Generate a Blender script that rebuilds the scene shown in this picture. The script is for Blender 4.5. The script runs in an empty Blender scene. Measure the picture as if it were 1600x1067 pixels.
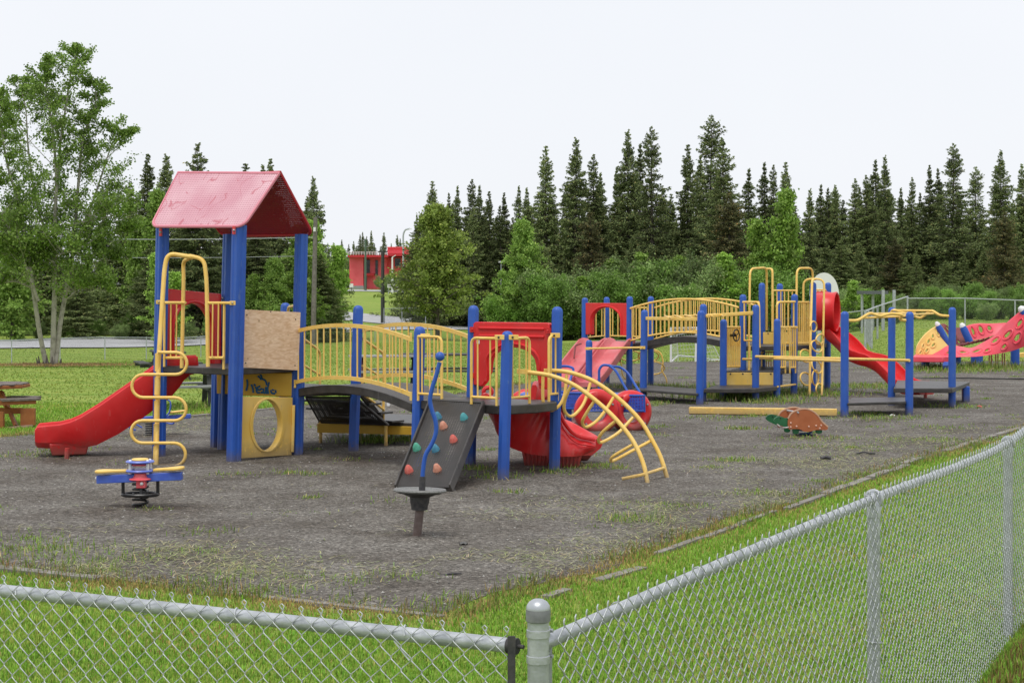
import bpy, math, random
import numpy as np
from mathutils import Vector as V
rad = math.radians
sc = bpy.context.scene
C = sc.collection
# ---------------------------------------------------------------- camera, sky, sun, exposure
F = 2600.0; H = 2.3; CX = 800.0; HY = 455.0
cam = bpy.data.objects.new('camera', bpy.data.cameras.new('camera')); C.objects.link(cam)
cam.location = (0, 0, H); cam.rotation_euler = (rad(90), 0, 0)
cam.data.sensor_width = 36; cam.data.lens = F/1600*36
cam.data.shift_y = -(533.5-HY)/1600
cam.data.clip_start = 0.1; cam.data.clip_end = 3000
sc.camera = cam
SUN_EL, SUN_AZ = 68, 200          # azimuth the light comes from, degrees clockwise from +Y
w = bpy.data.worlds.new('World'); sc.world = w; w.use_nodes = True
nt = w.node_tree; bg = nt.nodes['Background']
sky = nt.nodes.new('ShaderNodeTexSky'); sky.sky_type = 'NISHITA'; sky.sun_disc = False
sky.sun_elevation = rad(SUN_EL); sky.sun_rotation = rad(SUN_AZ); sky.dust_density = 3
hs = nt.nodes.new('ShaderNodeVectorMath'); hs.operation = 'SCALE'; hs.inputs['Scale'].default_value = 0.10
mx = nt.nodes.new('ShaderNodeMix'); mx.data_type = 'RGBA'; mx.inputs[0].default_value = 0.93
# overcast layer: pale cloud deck, a little uneven
tc = nt.nodes.new('ShaderNodeTexCoord'); nz = nt.nodes.new('ShaderNodeTexNoise'); nz.inputs['Scale'].default_value = 2.2; nz.inputs['Detail'].default_value = 4
cr = nt.nodes.new('ShaderNodeValToRGB'); cr.color_ramp.elements[0].position = .3; cr.color_ramp.elements[1].position = .75
cr.color_ramp.elements[0].color = (.775, .795, .835, 1); cr.color_ramp.elements[1].color = (.835, .85, .885, 1)
nt.links.new(tc.outputs['Generated'], nz.inputs['Vector']); nt.links.new(nz.outputs['Fac'], cr.inputs['Fac'])
nt.links.new(sky.outputs['Color'], hs.inputs[0]); nt.links.new(hs.outputs[0], mx.inputs[6]); nt.links.new(cr.outputs['Color'], mx.inputs[7])
nt.links.new(mx.outputs[2], bg.inputs['Color']); bg.inputs['Strength'].default_value = 1.0
sd = bpy.data.lights.new('sun', 'SUN'); sd.energy = 1.6; sd.angle = rad(28); sd.color = (1, .97, .92)
sun = bpy.data.objects.new('sun', sd); C.objects.link(sun)
a, e = rad(SUN_AZ), rad(SUN_EL)
sun.rotation_euler = V((math.sin(a)*math.cos(e), math.cos(a)*math.cos(e), math.sin(e))).to_track_quat('Z', 'Y').to_euler()
sc.view_settings.view_transform = 'Standard'; sc.view_settings.look = 'None'
sc.view_settings.exposure = 0.26; sc.view_settings.gamma = 1
sc.cycles.max_bounces = 8; sc.cycles.transparent_max_bounces = 24; sc.cycles.use_denoising = True
# ---------------------------------------------------------------- helpers
def W(px, py, Y): return V(((px-CX)*Y/F, Y, H-(py-HY)*Y/F))
def GY(py): return F*H/(py-HY)
def G(px, py): return V(((px-CX)*GY(py)/F, GY(py), 0))
def link(o): C.objects.link(o); return o
OFF = {}
def props(o, label=None, cat=None, group=None, kind=None):
    if label: o['label'] = label
    if cat: o['category'] = cat
    if group: o['group'] = group
    if kind: o['kind'] = kind
    return o
def thing(name, label, cat, loc, group=None):
    o = link(bpy.data.objects.new(name, None)); o.location = loc; o.empty_display_size = .2
    OFF[o.name] = V(loc); return props(o, label, cat, group)
def copytree(o, parent=None):
    c = o.copy(); link(c)
    if parent is not None: c.parent = parent
    for ch in o.children: copytree(ch, c)
    return c
class MB:
    def __init__(s): s.v = []; s.f = []; s.m = []
    def add(s, vs, fs, mi=0):
        b = len(s.v); s.v += [tuple(x) for x in vs]; s.f += [tuple(b+i for i in f) for f in fs]; s.m += [mi]*len(fs); return s
    def box(s, c, sx, sy, sz, rz=0, mi=0):
        c = V(c); co, si = math.cos(rz), math.sin(rz); vs = []
        for dz in (-.5, .5):
            for dx, dy in ((-.5, -.5), (.5, -.5), (.5, .5), (-.5, .5)):
                x, y = dx*sx, dy*sy; vs.append((c.x+x*co-y*si, c.y+x*si+y*co, c.z+dz*sz))
        return s.add(vs, [(3,2,1,0),(4,5,6,7),(0,1,5,4),(1,2,6,5),(2,3,7,6),(3,0,4,7)], mi)
    def beam(s, p0, p1, wd, ht, up=(0,0,1), mi=0):
        p0, p1 = V(p0), V(p1); t = (p1-p0).normalized(); sd_ = t.cross(V(up)).normalized(); u = sd_.cross(t)
        vs = [p+sd_*a*wd/2+u*b*ht/2 for p in (p0, p1) for a, b in ((-1,-1),(1,-1),(1,1),(-1,1))]
        return s.add(vs, [(3,2,1,0),(4,5,6,7),(0,1,5,4),(1,2,6,5),(2,3,7,6),(3,0,4,7)], mi)
    def tube(s, pts, r, n=8, closed=False, mi=0):
        pts = [V(p) for p in pts]; k = len(pts); rs = r if isinstance(r, (list, tuple)) else [r]*k
        T = []
        for i in range(k):
            a_ = pts[i-1] if (i or closed) else pts[0]; b_ = pts[(i+1) % k] if (i < k-1 or closed) else pts[-1]
            T.append((b_-a_).normalized())
        nrm = T[0].orthogonal().normalized(); vs = []
        for i in range(k):
            nrm = (nrm-T[i]*nrm.dot(T[i])); nrm = nrm.normalized() if nrm.length > 1e-6 else T[i].orthogonal().normalized()
            bn = T[i].cross(nrm)
            for j in range(n):
                a_ = 2*math.pi*j/n; vs.append(pts[i]+(nrm*math.cos(a_)+bn*math.sin(a_))*rs[i])
        fs = []
        for i in range(k if closed else k-1):
            for j in range(n):
                i2 = (i+1) % k; fs.append((i*n+j, i*n+(j+1) % n, i2*n+(j+1) % n, i2*n+j))
        if not closed: fs += [tuple(range(n))[::-1], tuple((k-1)*n+j for j in range(n))]
        return s.add(vs, fs, mi)
    def lathe(s, prof, o, n=16, ax=(0,0,1), rot=0, sq=1, mi=0):
        o = V(o); ax = V(ax).normalized(); u = V((1,0,0)) if abs(ax.x) < .7 else V((0,1,0))
        u = (u-ax*u.dot(ax)).normalized(); v_ = ax.cross(u); vs = []
        for r, z in prof:
            for j in range(n):
                a_ = 2*math.pi*j/n+rot; vs.append(o+ax*z+(u*math.cos(a_)+v_*math.sin(a_)*sq)*max(r, 1e-4))
        fs = [(i*n+j, i*n+(j+1) % n, (i+1)*n+(j+1) % n, (i+1)*n+j) for i in range(len(prof)-1) for j in range(n)]
        fs += [tuple(range(n))[::-1], tuple((len(prof)-1)*n+j for j in range(n))]
        return s.add(vs, fs, mi)
    def extrude(s, poly, vec, mi=0):
        poly = [V(p) for p in poly]; n = len(poly); vec = V(vec)
        vs = poly+[p+vec for p in poly]
        return s.add(vs, [tuple(range(n))[::-1], tuple(range(n, 2*n))]+[(i, (i+1) % n, n+(i+1) % n, n+i) for i in range(n)], mi)
    def ring(s, outer, inner, vec, mi=0):
        n = len(outer); vec = V(vec); o = [V(p) for p in outer]; i_ = [V(p) for p in inner]
        vs = o+i_+[p+vec for p in o]+[p+vec for p in i_]; fs = []
        for k in range(n):
            l = (k+1) % n
            fs += [(k, l, n+l, n+k)[::-1], (2*n+k, 2*n+l, 3*n+l, 3*n+k), (k, l, 2*n+l, 2*n+k), (n+k, n+l, 3*n+l, 3*n+k)[::-1]]
        return s.add(vs, fs, mi)
    def sphere(s, c, r, n=12, m=8, sz=1, mi=0):
        return s.lathe([(r*math.sin(math.pi*i/m), -r*sz*math.cos(math.pi*i/m)) for i in range(m+1)], c, n, mi=mi)
    def sweep(s, path, sec, mi=0, sides=None):
        """sec: closed loop of (side, up) or a list of loops, one per path point"""
        path = [V(p) for p in path]; k = len(path); vs = []; secs = sec if isinstance(sec[0][0], (tuple, list)) else [sec]*k; n = len(secs[0])
        for i in range(k):
            t = (path[min(i+1, k-1)]-path[max(i-1, 0)]).normalized(); sd_ = t.cross(V((0,0,1)))
            if sides: sd_ = V(sides[i])
            sd_.normalize(); u = sd_.cross(t)
            vs += [path[i]+sd_*a_+u*b_ for a_, b_ in secs[i]]
        fs = [(i*n+j, i*n+(j+1) % n, (i+1)*n+(j+1) % n, (i+1)*n+j) for i in range(k-1) for j in range(n)]
        fs += [tuple(range(n))[::-1], tuple((k-1)*n+j for j in range(n))]
        return s.add(vs, fs, mi)
    def build(s, name, mats, parent=None, ang=40, bevel=0, solid=0):
        off = OFF.get(parent.name, V((0,0,0))) if parent is not None else V((0,0,0))
        me = bpy.data.meshes.new(name); me.from_pydata([(x-off.x, y-off.y, z-off.z) for x, y, z in s.v], [], s.f)
        for m_ in (mats if isinstance(mats, (list, tuple)) else [mats]): me.materials.append(m_)
        me.polygons.foreach_set('material_index', s.m)
        import bmesh
        bm = bmesh.new(); bm.from_mesh(me); bmesh.ops.recalc_face_normals(bm, faces=bm.faces); bm.to_mesh(me); bm.free()
        me.polygons.foreach_set('use_smooth', [True]*len(me.polygons)); me.set_sharp_from_angle(angle=rad(ang)); me.update()
        o = link(bpy.data.objects.new(name, me)); OFF[o.name] = off
        if parent is not None: o.parent = parent
        if bevel:
            b = o.modifiers.new('bevel', 'BEVEL'); b.width = bevel; b.segments = 2; b.limit_method = 'ANGLE'; b.angle_limit = rad(50)
        return o
def solo(o, loc):
    """move a top-level mesh's origin to its base"""
    loc = V(loc); me = o.data
    for v_ in me.vertices: v_.co -= loc
    o.location = loc; return o
def spl(pts, k=6, closed=False):
    """Catmull-Rom through pts"""
    P = [V(p) for p in pts]; n = len(P); out = []
    for i in range(n if closed else n-1):
        p0 = P[(i-1) % n] if (i or closed) else P[0]*2-P[1]; p1 = P[i]; p2 = P[(i+1) % n]
        p3 = P[(i+2) % n] if (i+2 < n or closed) else P[-1]*2-P[-2]
        for j in range(k):
            t = j/k; out.append(.5*((2*p1)+(p2-p0)*t+(2*p0-5*p1+4*p2-p3)*t*t+(3*p1-p0-3*p2+p3)*t**3))
    if not closed: out.append(P[-1])
    return out
def rnd_corner(pts, r, k=4):
    """polyline with rounded corners"""
    P = [V(p) for p in pts]; out = [P[0]]
    for i in range(1, len(P)-1):
        a_ = (P[i-1]-P[i]); b_ = (P[i+1]-P[i]); q = min(r, a_.length*.49, b_.length*.49)
        s0 = P[i]+a_.normalized()*q; s1 = P[i]+b_.normalized()*q
        for j in range(k+1):
            t = j/k; out.append(s0*(1-t)**2+P[i]*2*t*(1-t)+s1*t*t)
    out.append(P[-1]); return out
def npmesh(name, verts, faces, mats, smooth=False, attr=None, parent=None, matidx=None):
    me = bpy.data.meshes.new(name); nf, k = faces.shape
    me.vertices.add(len(verts)); me.vertices.foreach_set('co', verts.astype(np.float32).ravel())
    me.loops.add(nf*k); me.loops.foreach_set('vertex_index', faces.astype(np.int32).ravel())
    me.polygons.add(nf); me.polygons.foreach_set('loop_start', np.arange(0, nf*k, k, dtype=np.int32)); me.polygons.foreach_set('loop_total', np.full(nf, k, dtype=np.int32))
    me.polygons.foreach_set('use_smooth', np.full(nf, smooth))
    for m_ in (mats if isinstance(mats, (list, tuple)) else [mats]): me.materials.append(m_)
    if matidx is not None: me.polygons.foreach_set('material_index', matidx.astype(np.int32))
    me.update(calc_edges=True)
    if attr is not None:
        at = me.attributes.new('tint', 'FLOAT_COLOR', 'POINT')
        at.data.foreach_set('color', np.concatenate([attr, np.ones((len(attr), 1))], 1).astype(np.float32).ravel())
    o = link(bpy.data.objects.new(name, me))
    if parent is not None: o.parent = parent
    return o
# ---------------------------------------------------------------- materials
def mat(name, col, rough=.5, metal=0, col2=None, ns=6, nd=4, lo=.35, hi=.65, bump=0, bs=40, coat=0, spec=.5, fine=0):
    m = bpy.data.materials.new(name); m.use_nodes = True; n = m.node_tree; L = n.links; p = n.nodes['Principled BSDF']
    p.inputs['Base Color'].default_value = (*col, 1); p.inputs['Roughness'].default_value = rough; p.inputs['Metallic'].default_value = metal
    p.inputs['Specular IOR Level'].default_value = spec; p.inputs['Coat Weight'].default_value = coat
    t = n.nodes.new('ShaderNodeTexCoord')
    if col2:
        z = n.nodes.new('ShaderNodeTexNoise'); z.inputs['Scale'].default_value = ns; z.inputs['Detail'].default_value = nd; L.new(t.outputs['Object'], z.inputs['Vector'])
        r = n.nodes.new('ShaderNodeValToRGB'); r.color_ramp.elements[0].position = lo; r.color_ramp.elements[1].position = hi
        r.color_ramp.elements[0].color = (*col, 1); r.color_ramp.elements[1].color = (*col2, 1)
        L.new(z.outputs['Fac'], r.inputs['Fac']); L.new(r.outputs['Color'], p.inputs['Base Color'])
        rr = n.nodes.new('ShaderNodeMapRange'); rr.inputs['To Min'].default_value = max(rough-.1, 0); rr.inputs['To Max'].default_value = min(rough+.12, 1)
        L.new(z.outputs['Fac'], rr.inputs['Value']); L.new(rr.outputs['Result'], p.inputs['Roughness'])
    if bump:
        z = n.nodes.new('ShaderNodeTexNoise'); z.inputs['Scale'].default_value = bs; z.inputs['Detail'].default_value = 5; L.new(t.outputs['Object'], z.inputs['Vector'])
        b = n.nodes.new('ShaderNodeBump'); b.inputs['Strength'].default_value = bump; b.inputs['Distance'].default_value = .01
        L.new(z.outputs['Fac'], b.inputs['Height']); L.new(b.outputs['Normal'], p.inputs['Normal'])
    return m
def weather(m, dirt=(.13, .11, .09), wear=None, hgt=.22, grime=.25):
    """soil splashed up from the ground and pale scuffs, both with ragged shapes of their own"""
    n = m.node_tree; L = n.links; p = n.nodes['Principled BSDF']; t = n.nodes.new('ShaderNodeTexCoord')
    def mth(op, a_, b_):
        q = n.nodes.new('ShaderNodeMath'); q.operation = op
        for i, s_ in enumerate((a_, b_)):
            if isinstance(s_, (int, float)): q.inputs[i].default_value = s_
            else: L.new(s_, q.inputs[i])
        return q.outputs[0]
    def nz(s_, d, sc3=(1, 1, 1)):
        mp = n.nodes.new('ShaderNodeMapping'); mp.inputs['Scale'].default_value = sc3; L.new(t.outputs['Object'], mp.inputs[0]); z = n.nodes.new('ShaderNodeTexNoise'); z.inputs['Scale'].default_value = s_; z.inputs['Detail'].default_value = d; L.new(mp.outputs[0], z.inputs['Vector']); return z.outputs['Fac']
    def mixin(fac, col):
        q = n.nodes.new('ShaderNodeMix'); q.data_type = 'RGBA'; L.new(fac, q.inputs[0]); L.new(p.inputs['Base Color'].links[0].from_socket, q.inputs[6]); q.inputs[7].default_value = (*col, 1); L.new(q.outputs[2], p.inputs['Base Color'])
    sp = n.nodes.new('ShaderNodeSeparateXYZ'); L.new(t.outputs['Object'], sp.inputs[0])
    mr = n.nodes.new('ShaderNodeMapRange'); mr.inputs['From Min'].default_value = .02; mr.inputs['From Max'].default_value = hgt; mr.inputs['To Min'].default_value = .95; mr.inputs['To Max'].default_value = 0; L.new(sp.outputs[2], mr.inputs['Value'])
    d = n.nodes.new('ShaderNodeMapRange'); d.inputs['From Min'].default_value = .42; d.inputs['From Max'].default_value = .62; L.new(mth('ADD', nz(22, 5), mth('MULTIPLY', mr.outputs[0], .28)), d.inputs['Value'])
    mixin(mth('MULTIPLY', mth('MULTIPLY', d.outputs[0], mr.outputs[0]), .85), dirt)
    if wear:
        w_ = n.nodes.new('ShaderNodeMapRange'); w_.inputs['From Min'].default_value = .64; w_.inputs['From Max'].default_value = .70; L.new(nz(16, 6, (1, 1, .35)), w_.inputs['Value']); mixin(mth('MULTIPLY', w_.outputs[0], .55), wear)
        g = n.nodes.new('ShaderNodeMapRange'); g.inputs['From Min'].default_value = .5; g.inputs['From Max'].default_value = .75; L.new(nz(3.5, 5, (1, 1, .4)), g.inputs['Value']); mixin(mth('MULTIPLY', g.outputs[0], grime), tuple(c*.55+.02 for c in wear))
    return m
BLUE = mat('blue_paint', (.012, .078, .40), .45, col2=(.018, .095, .43), ns=5, bump=.12, bs=60)
BLUE2 = mat('blue_plastic', (.05, .10, .48), .35, col2=(.07, .14, .52), ns=12)
YEL = mat('yellow_coating', (.84, .53, .11), .42, col2=(.88, .60, .17), ns=7, bump=.05)
YELP = mat('yellow_plastic', (.80, .52, .10), .45, col2=(.84, .60, .20), ns=3, lo=.4, hi=.75, bump=.05)
OCH = mat('ochre_panel', (.62, .38, .03), .5, col2=(.55, .32, .02), ns=4)
RED = mat('red_plastic', (.60, .012, .014), .33, col2=(.66, .02, .022), ns=4, bump=.04, bs=25)
REDF = mat('faded_red_plastic', (.58, .09, .10), .42, col2=(.66, .19, .20), ns=2.5, lo=.3, hi=.7)
PINKR = mat('sun_bleached_red', (.75, .05, .08), .4, col2=(.80, .09, .13), ns=3)
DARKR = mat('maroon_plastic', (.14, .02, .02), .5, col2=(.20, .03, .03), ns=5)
DECK = mat('brown_black_vinyl', (.030, .027, .025), .42, col2=(.055, .05, .047), ns=8, bump=.25, bs=120)
BLACK = mat('black_rubber', (.012, .012, .012), .35)
GALV = mat('galvanised_steel', (.34, .36, .38), .45, .45, col2=(.50, .52, .55), ns=14, bump=.15, bs=90)
GALVD = mat('dull_galvanised_wire', (.44, .46, .48), .4, .35, col2=(.60, .62, .64), ns=30)
CAP = mat('aluminium_cap', (.40, .42, .45), .38, .5, col2=(.52, .54, .57), ns=10)
IRON = mat('dark_weathered_steel', (.035, .035, .04), .6, .2, col2=(.07, .065, .065), ns=30, bump=.3)
BOLT = mat('bolt_steel', (.35, .35, .36), .3, .8)
WHITE = mat('white_plastic', (.75, .75, .74), .4)
WOODO = mat('orange_stained_wood', (.34, .12, .03), .6, col2=(.26, .08, .02), ns=9, bump=.3, bs=30)
WOODW = mat('weathered_grey_wood', (.20, .17, .15), .8, col2=(.10, .08, .07), ns=12, bump=.4, bs=40)
WOODD = mat('dark_painted_wood', (.035, .04, .035), .7, col2=(.06, .06, .055), ns=8, bump=.2)
WOODG = mat('grey_table_top', (.20, .21, .20), .6, col2=(.28, .29, .28), ns=6)
POLEM = mat('utility_pole_wood', (.13, .115, .10), .85, col2=(.20, .18, .16), ns=5, bump=.4, bs=20)
CONC = mat('pale_kerb_concrete', (.27, .25, .225), .9, col2=(.17, .155, .135), ns=9, bump=.3)
GREENP = mat('green_plastic', (.012, .10, .035), .35, col2=(.02, .14, .05), ns=9)
BROWNP = mat('terracotta_panel', (.36, .10, .03), .55, col2=(.42, .13, .045), ns=5)
LTBLUE = mat('lavender_blue_plastic', (.13, .19, .60), .35)
PINK = mat('pink_red_plastic', (.72, .08, .10), .35, col2=(.75, .14, .16), ns=8)

weather(BLUE, wear=(.10, .17, .38)); weather(YEL, (.30, .22, .12), (.62, .42, .14), .22, .10); weather(RED, (.16, .10, .08), (.62, .09, .08), .3); weather(YELP, (.30, .22, .12), (.60, .42, .18), .3); weather(PINKR, wear=(.70, .16, .20)); weather(REDF, wear=(.62, .26, .26)); weather(DECK, (.10, .09, .08), (.11, .105, .10))
# ---------------------------------------------------------------- terrain
COLS = {-300: [(50,0),(78,-1.4),(96,-1.3),(112,-1.1),(130,-1),(300,0),(700,2)],
 0: [(50,0),(84,-1.4),(100,-1.2),(112,-1.06),(130,-1),(300,0),(700,2)],
 300: [(50,0),(95,-1.6),(112,-1.25),(124,-1.0),(150,-.9),(300,1.5),(700,3)],
 520: [(50,0),(116,-1.5),(148,-1.34),(153,-1.26),(178,-.8),(195,-.2),(240,2.1),(300,2.9),(700,3)],
 640: [(50,0),(128,-1.55),(150,-1.33),(172,-1.1),(190,-.6),(240,1.9),(300,2.9),(700,3)],
 760: [(50,0),(138,-1.9),(152,-1.5),(178,-1.2),(240,0),(300,1),(700,2)],
 1000: [(50,0),(150,-1.95),(200,-1.5),(300,-.5),(700,1)],
 1300: [(50,0),(100,-.5),(160,-1.3),(300,-.5),(700,1)],
 1440: [(50,0),(72,0),(96,.55),(160,.1),(300,0),(700,1)],
 1900: [(50,0),(72,0),(96,.5),(160,.1),(300,0),(700,1)]}
CK = sorted(COLS)
def sm(x): x = np.clip(x, 0, 1); return x*x*(3-2*x)
def bank(X, Y):
    """low bank that carries the far part of the near fence"""
    X = np.asarray(X, float); Y = np.asarray(Y, float); t = (X-.074)*.478+(Y-4.7)*.878; dl = -((X-.074)*.878-(Y-4.7)*.478)
    return .24*sm((t-2.5)/4.5)*sm(1-(dl-.1)/1.5)*sm((24-Y)/8)
def ground(X, Y):
    if Y < 50: return float(bank(X, Y))
    px = min(max(CX+F*X/Y, CK[0]), CK[-1])
    def ev(c): return float(np.interp(Y, [a_ for a_, b_ in COLS[c]], [b_ for a_, b_ in COLS[c]]))
    for i in range(len(CK)-1):
        if px <= CK[i+1]:
            t = (px-CK[i])/(CK[i+1]-CK[i]); t = t*t*(3-2*t); return ev(CK[i])*(1-t)+ev(CK[i+1])*t
    return ev(CK[-1])
def GP(px, Y):
    X = (px-CX)*Y/F; return V((X, Y, ground(X, Y)))
ys = list(np.arange(-40, 2, 6))+list(np.concatenate([np.arange(2, 25, .5), np.arange(25, 60, 1.0)]))+list(np.arange(60, 260, 3.0))+list(np.arange(260, 720, 20.0))
us = np.linspace(-1.1, 1.1, 181)
tv = []; 
for Y in ys:
    for u in us:
        X = u*(max(Y, 0)*.75+30); tv.append((X, Y, ground(X, Y)))
nu = len(us); tf = np.array([(i*nu+j, i*nu+j+1, (i+1)*nu+j+1, (i+1)*nu+j) for i in range(len(ys)-1) for j in range(nu-1)])
def grass_mat():
    m = bpy.data.materials.new('mown_grass'); m.use_nodes = True; n = m.node_tree; L = n.links; p = n.nodes['Principled BSDF']
    p.inputs['Roughness'].default_value = .9; p.inputs['Specular IOR Level'].default_value = .15
    t = n.nodes.new('ShaderNodeTexCoord')
    def nz(s, d=5, sx=1, sy=1):
        mp = n.nodes.new('ShaderNodeMapping'); mp.inputs['Scale'].default_value = (sx, sy, 1); L.new(t.outputs['Object'], mp.inputs['Vector'])
        z = n.nodes.new('ShaderNodeTexNoise'); z.inputs['Scale'].default_value = s; z.inputs['Detail'].default_value = d; L.new(mp.outputs[0], z.inputs['Vector']); return z.outputs['Fac']
    def ramp(f, *st):
        r = n.nodes.new('ShaderNodeValToRGB'); e = r.color_ramp.elements
        for i, (pos, c) in enumerate(st):
            x = e[i] if i < 2 else e.new(pos)
            x.position = pos; x.color = (*c, 1) if len(c) == 3 else c
        L.new(f, r.inputs['Fac']); return r.outputs['Color']
    def mix(f, a_, b_, mode='MIX', fac=None):
        x = n.nodes.new('ShaderNodeMix'); x.data_type = 'RGBA'; x.blend_type = mode
        if fac is not None: x.inputs[0].default_value = fac
        else: L.new(f, x.inputs[0])
        L.new(a_, x.inputs[6]); L.new(b_, x.inputs[7]); return x.outputs[2]
    big = ramp(nz(.12, 4, 1, .6), (.3, (.17, .26, .04)), (.7, (.25, .32, .065)))
    mid = ramp(nz(.8, 5, .7, 1.6), (.35, (.15, .25, .035)), (.68, (.27, .31, .08)))
    c1 = mix(None, big, mid, fac=.5)
    fine = ramp(nz(28, 6), (.3, (.5, .5, .5)), (.7, (1.5, 1.5, 1.4)))
    c2 = mix(None, c1, fine, 'MULTIPLY', .9)
    # mowing stripes, faint, across the field
    wv = n.nodes.new('ShaderNodeTexWave'); wv.bands_direction = 'Y'; wv.inputs['Scale'].default_value = .12; wv.inputs['Distortion'].default_value = 1.2; wv.inputs['Detail'].default_value = 2; L.new(t.outputs['Object'], wv.inputs['Vector'])
    st = ramp(wv.outputs['Fac'], (.3, (.88, .92, .85)), (.7, (1.12, 1.08, 1.1)))
    c3 = mix(None, c2, st, 'MULTIPLY', .8)
    # straw patches
    dry = ramp(nz(.35, 6, .6, 1), (.62, (0, 0, 0)), (.75, (1, 1, 1)))
    dc = n.nodes.new('ShaderNodeRGB'); dc.outputs[0].default_value = (.26, .22, .085, 1)
    dm = n.nodes.new('ShaderNodeMath'); dm.operation = 'MULTIPLY'; dm.inputs[1].default_value = .45; L.new(dry, dm.inputs[0])
    c4 = mix(dm.outputs[0], c3, dc.outputs[0])
    L.new(c4, p.inputs['Base Color'])
    b = n.nodes.new('ShaderNodeBump'); b.inputs['Strength'].default_value = .6; b.inputs['Distance'].default_value = .03; L.new(nz(35, 4), b.inputs['Height']); L.new(b.outputs[0], p.inputs['Normal'])
    return m
GRASS = grass_mat()
props(npmesh('ground', np.array(tv), tf, GRASS, smooth=True), kind='structure')
# ---------------------------------------------------------------- gravel bed
rng = np.random.default_rng(7)
def vnoise(x, y, s, seed=0):
    """cheap smooth value noise on arrays"""
    x = np.asarray(x, float)*s+seed*17.3; y = np.asarray(y, float)*s+seed*9.1
    xi, yi = np.floor(x), np.floor(y); fx, fy = x-xi, y-yi; fx = fx*fx*(3-2*fx); fy = fy*fy*(3-2*fy)
    def h(a_, b_): q = np.sin(a_*127.1+b_*311.7+seed*74.7)*43758.5453; return q-np.floor(q)
    return (h(xi, yi)*(1-fx)+h(xi+1, yi)*fx)*(1-fy)+(h(xi, yi+1)*(1-fx)+h(xi+1, yi+1)*fx)*fy
LP = [(-12.2,18.1),(-5.9,30),(-4.4,33),(-1.2,37),(.9,43.6),(3.3,51.5),(4.4,54.2)]
A0 = G(690, 965)
RP = [(A0.x,A0.y),(2.6,17.3),(5.62,22.8),(8.4,27.3),(12,33.5),(17,43),(22.8,54.4)]
NT, NS = 260, 150
def along(P, t):
    d = np.cumsum([0]+[math.dist(P[i], P[i+1]) for i in range(len(P)-1)]); return np.interp(t*d[-1], d, [p[0] for p in P]), np.interp(t*d[-1], d, [p[1] for p in P])
tt = np.linspace(0, 1, NT)**1.3; ss = np.linspace(0, 1, NS)
lx, ly = along(LP, tt); rx, ry = along(RP, tt)
gx = lx[:, None]*(1-ss)+rx[:, None]*ss; gy = ly[:, None]*(1-ss)+ry[:, None]*ss
edge = np.minimum(np.minimum(ss, 1-ss)[None, :]*2, np.minimum(tt*6, (1-tt)*4)[:, None])
jw = np.clip(1-edge/.07, 0, 1)
gx += jw*(vnoise(gx, gy, 1.7, 3)-.5)*.22*(1+gy/25); gy += jw*(vnoise(gx, gy, 1.9, 5)-.5)*.22*(1+gy/15)
MOUNDS = [(G(651, 845), .55, .025), (G(219, 797), .5, .012), (V((-3.9, 23, 0)), 1.6, .02), (V((-.4, 21, 0)), 1.4, .03), (V((1.36, 26.8, 0)), 1.2, .03)]
def gz(x, y):
    z = .008+.018*vnoise(x, y, .7, 1)+.010*vnoise(x, y, 2.3, 2)+.006*vnoise(x, y, 6, 4)
    for c, r, h in MOUNDS: z = z+h*np.exp(-((x-c.x)**2+(y-c.y)**2)/(2*(r*.5)**2))
    return z
gzz = np.where(edge < .001, .006, gz(gx, gy)*np.minimum(edge*25+.35, 1))
gv = np.stack([gx, gy, gzz], -1).reshape(-1, 3)
gf = np.array([(i*NS+j, i*NS+j+1, (i+1)*NS+j+1, (i+1)*NS+j) for i in range(NT-1) for j in range(NS-1)])
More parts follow.
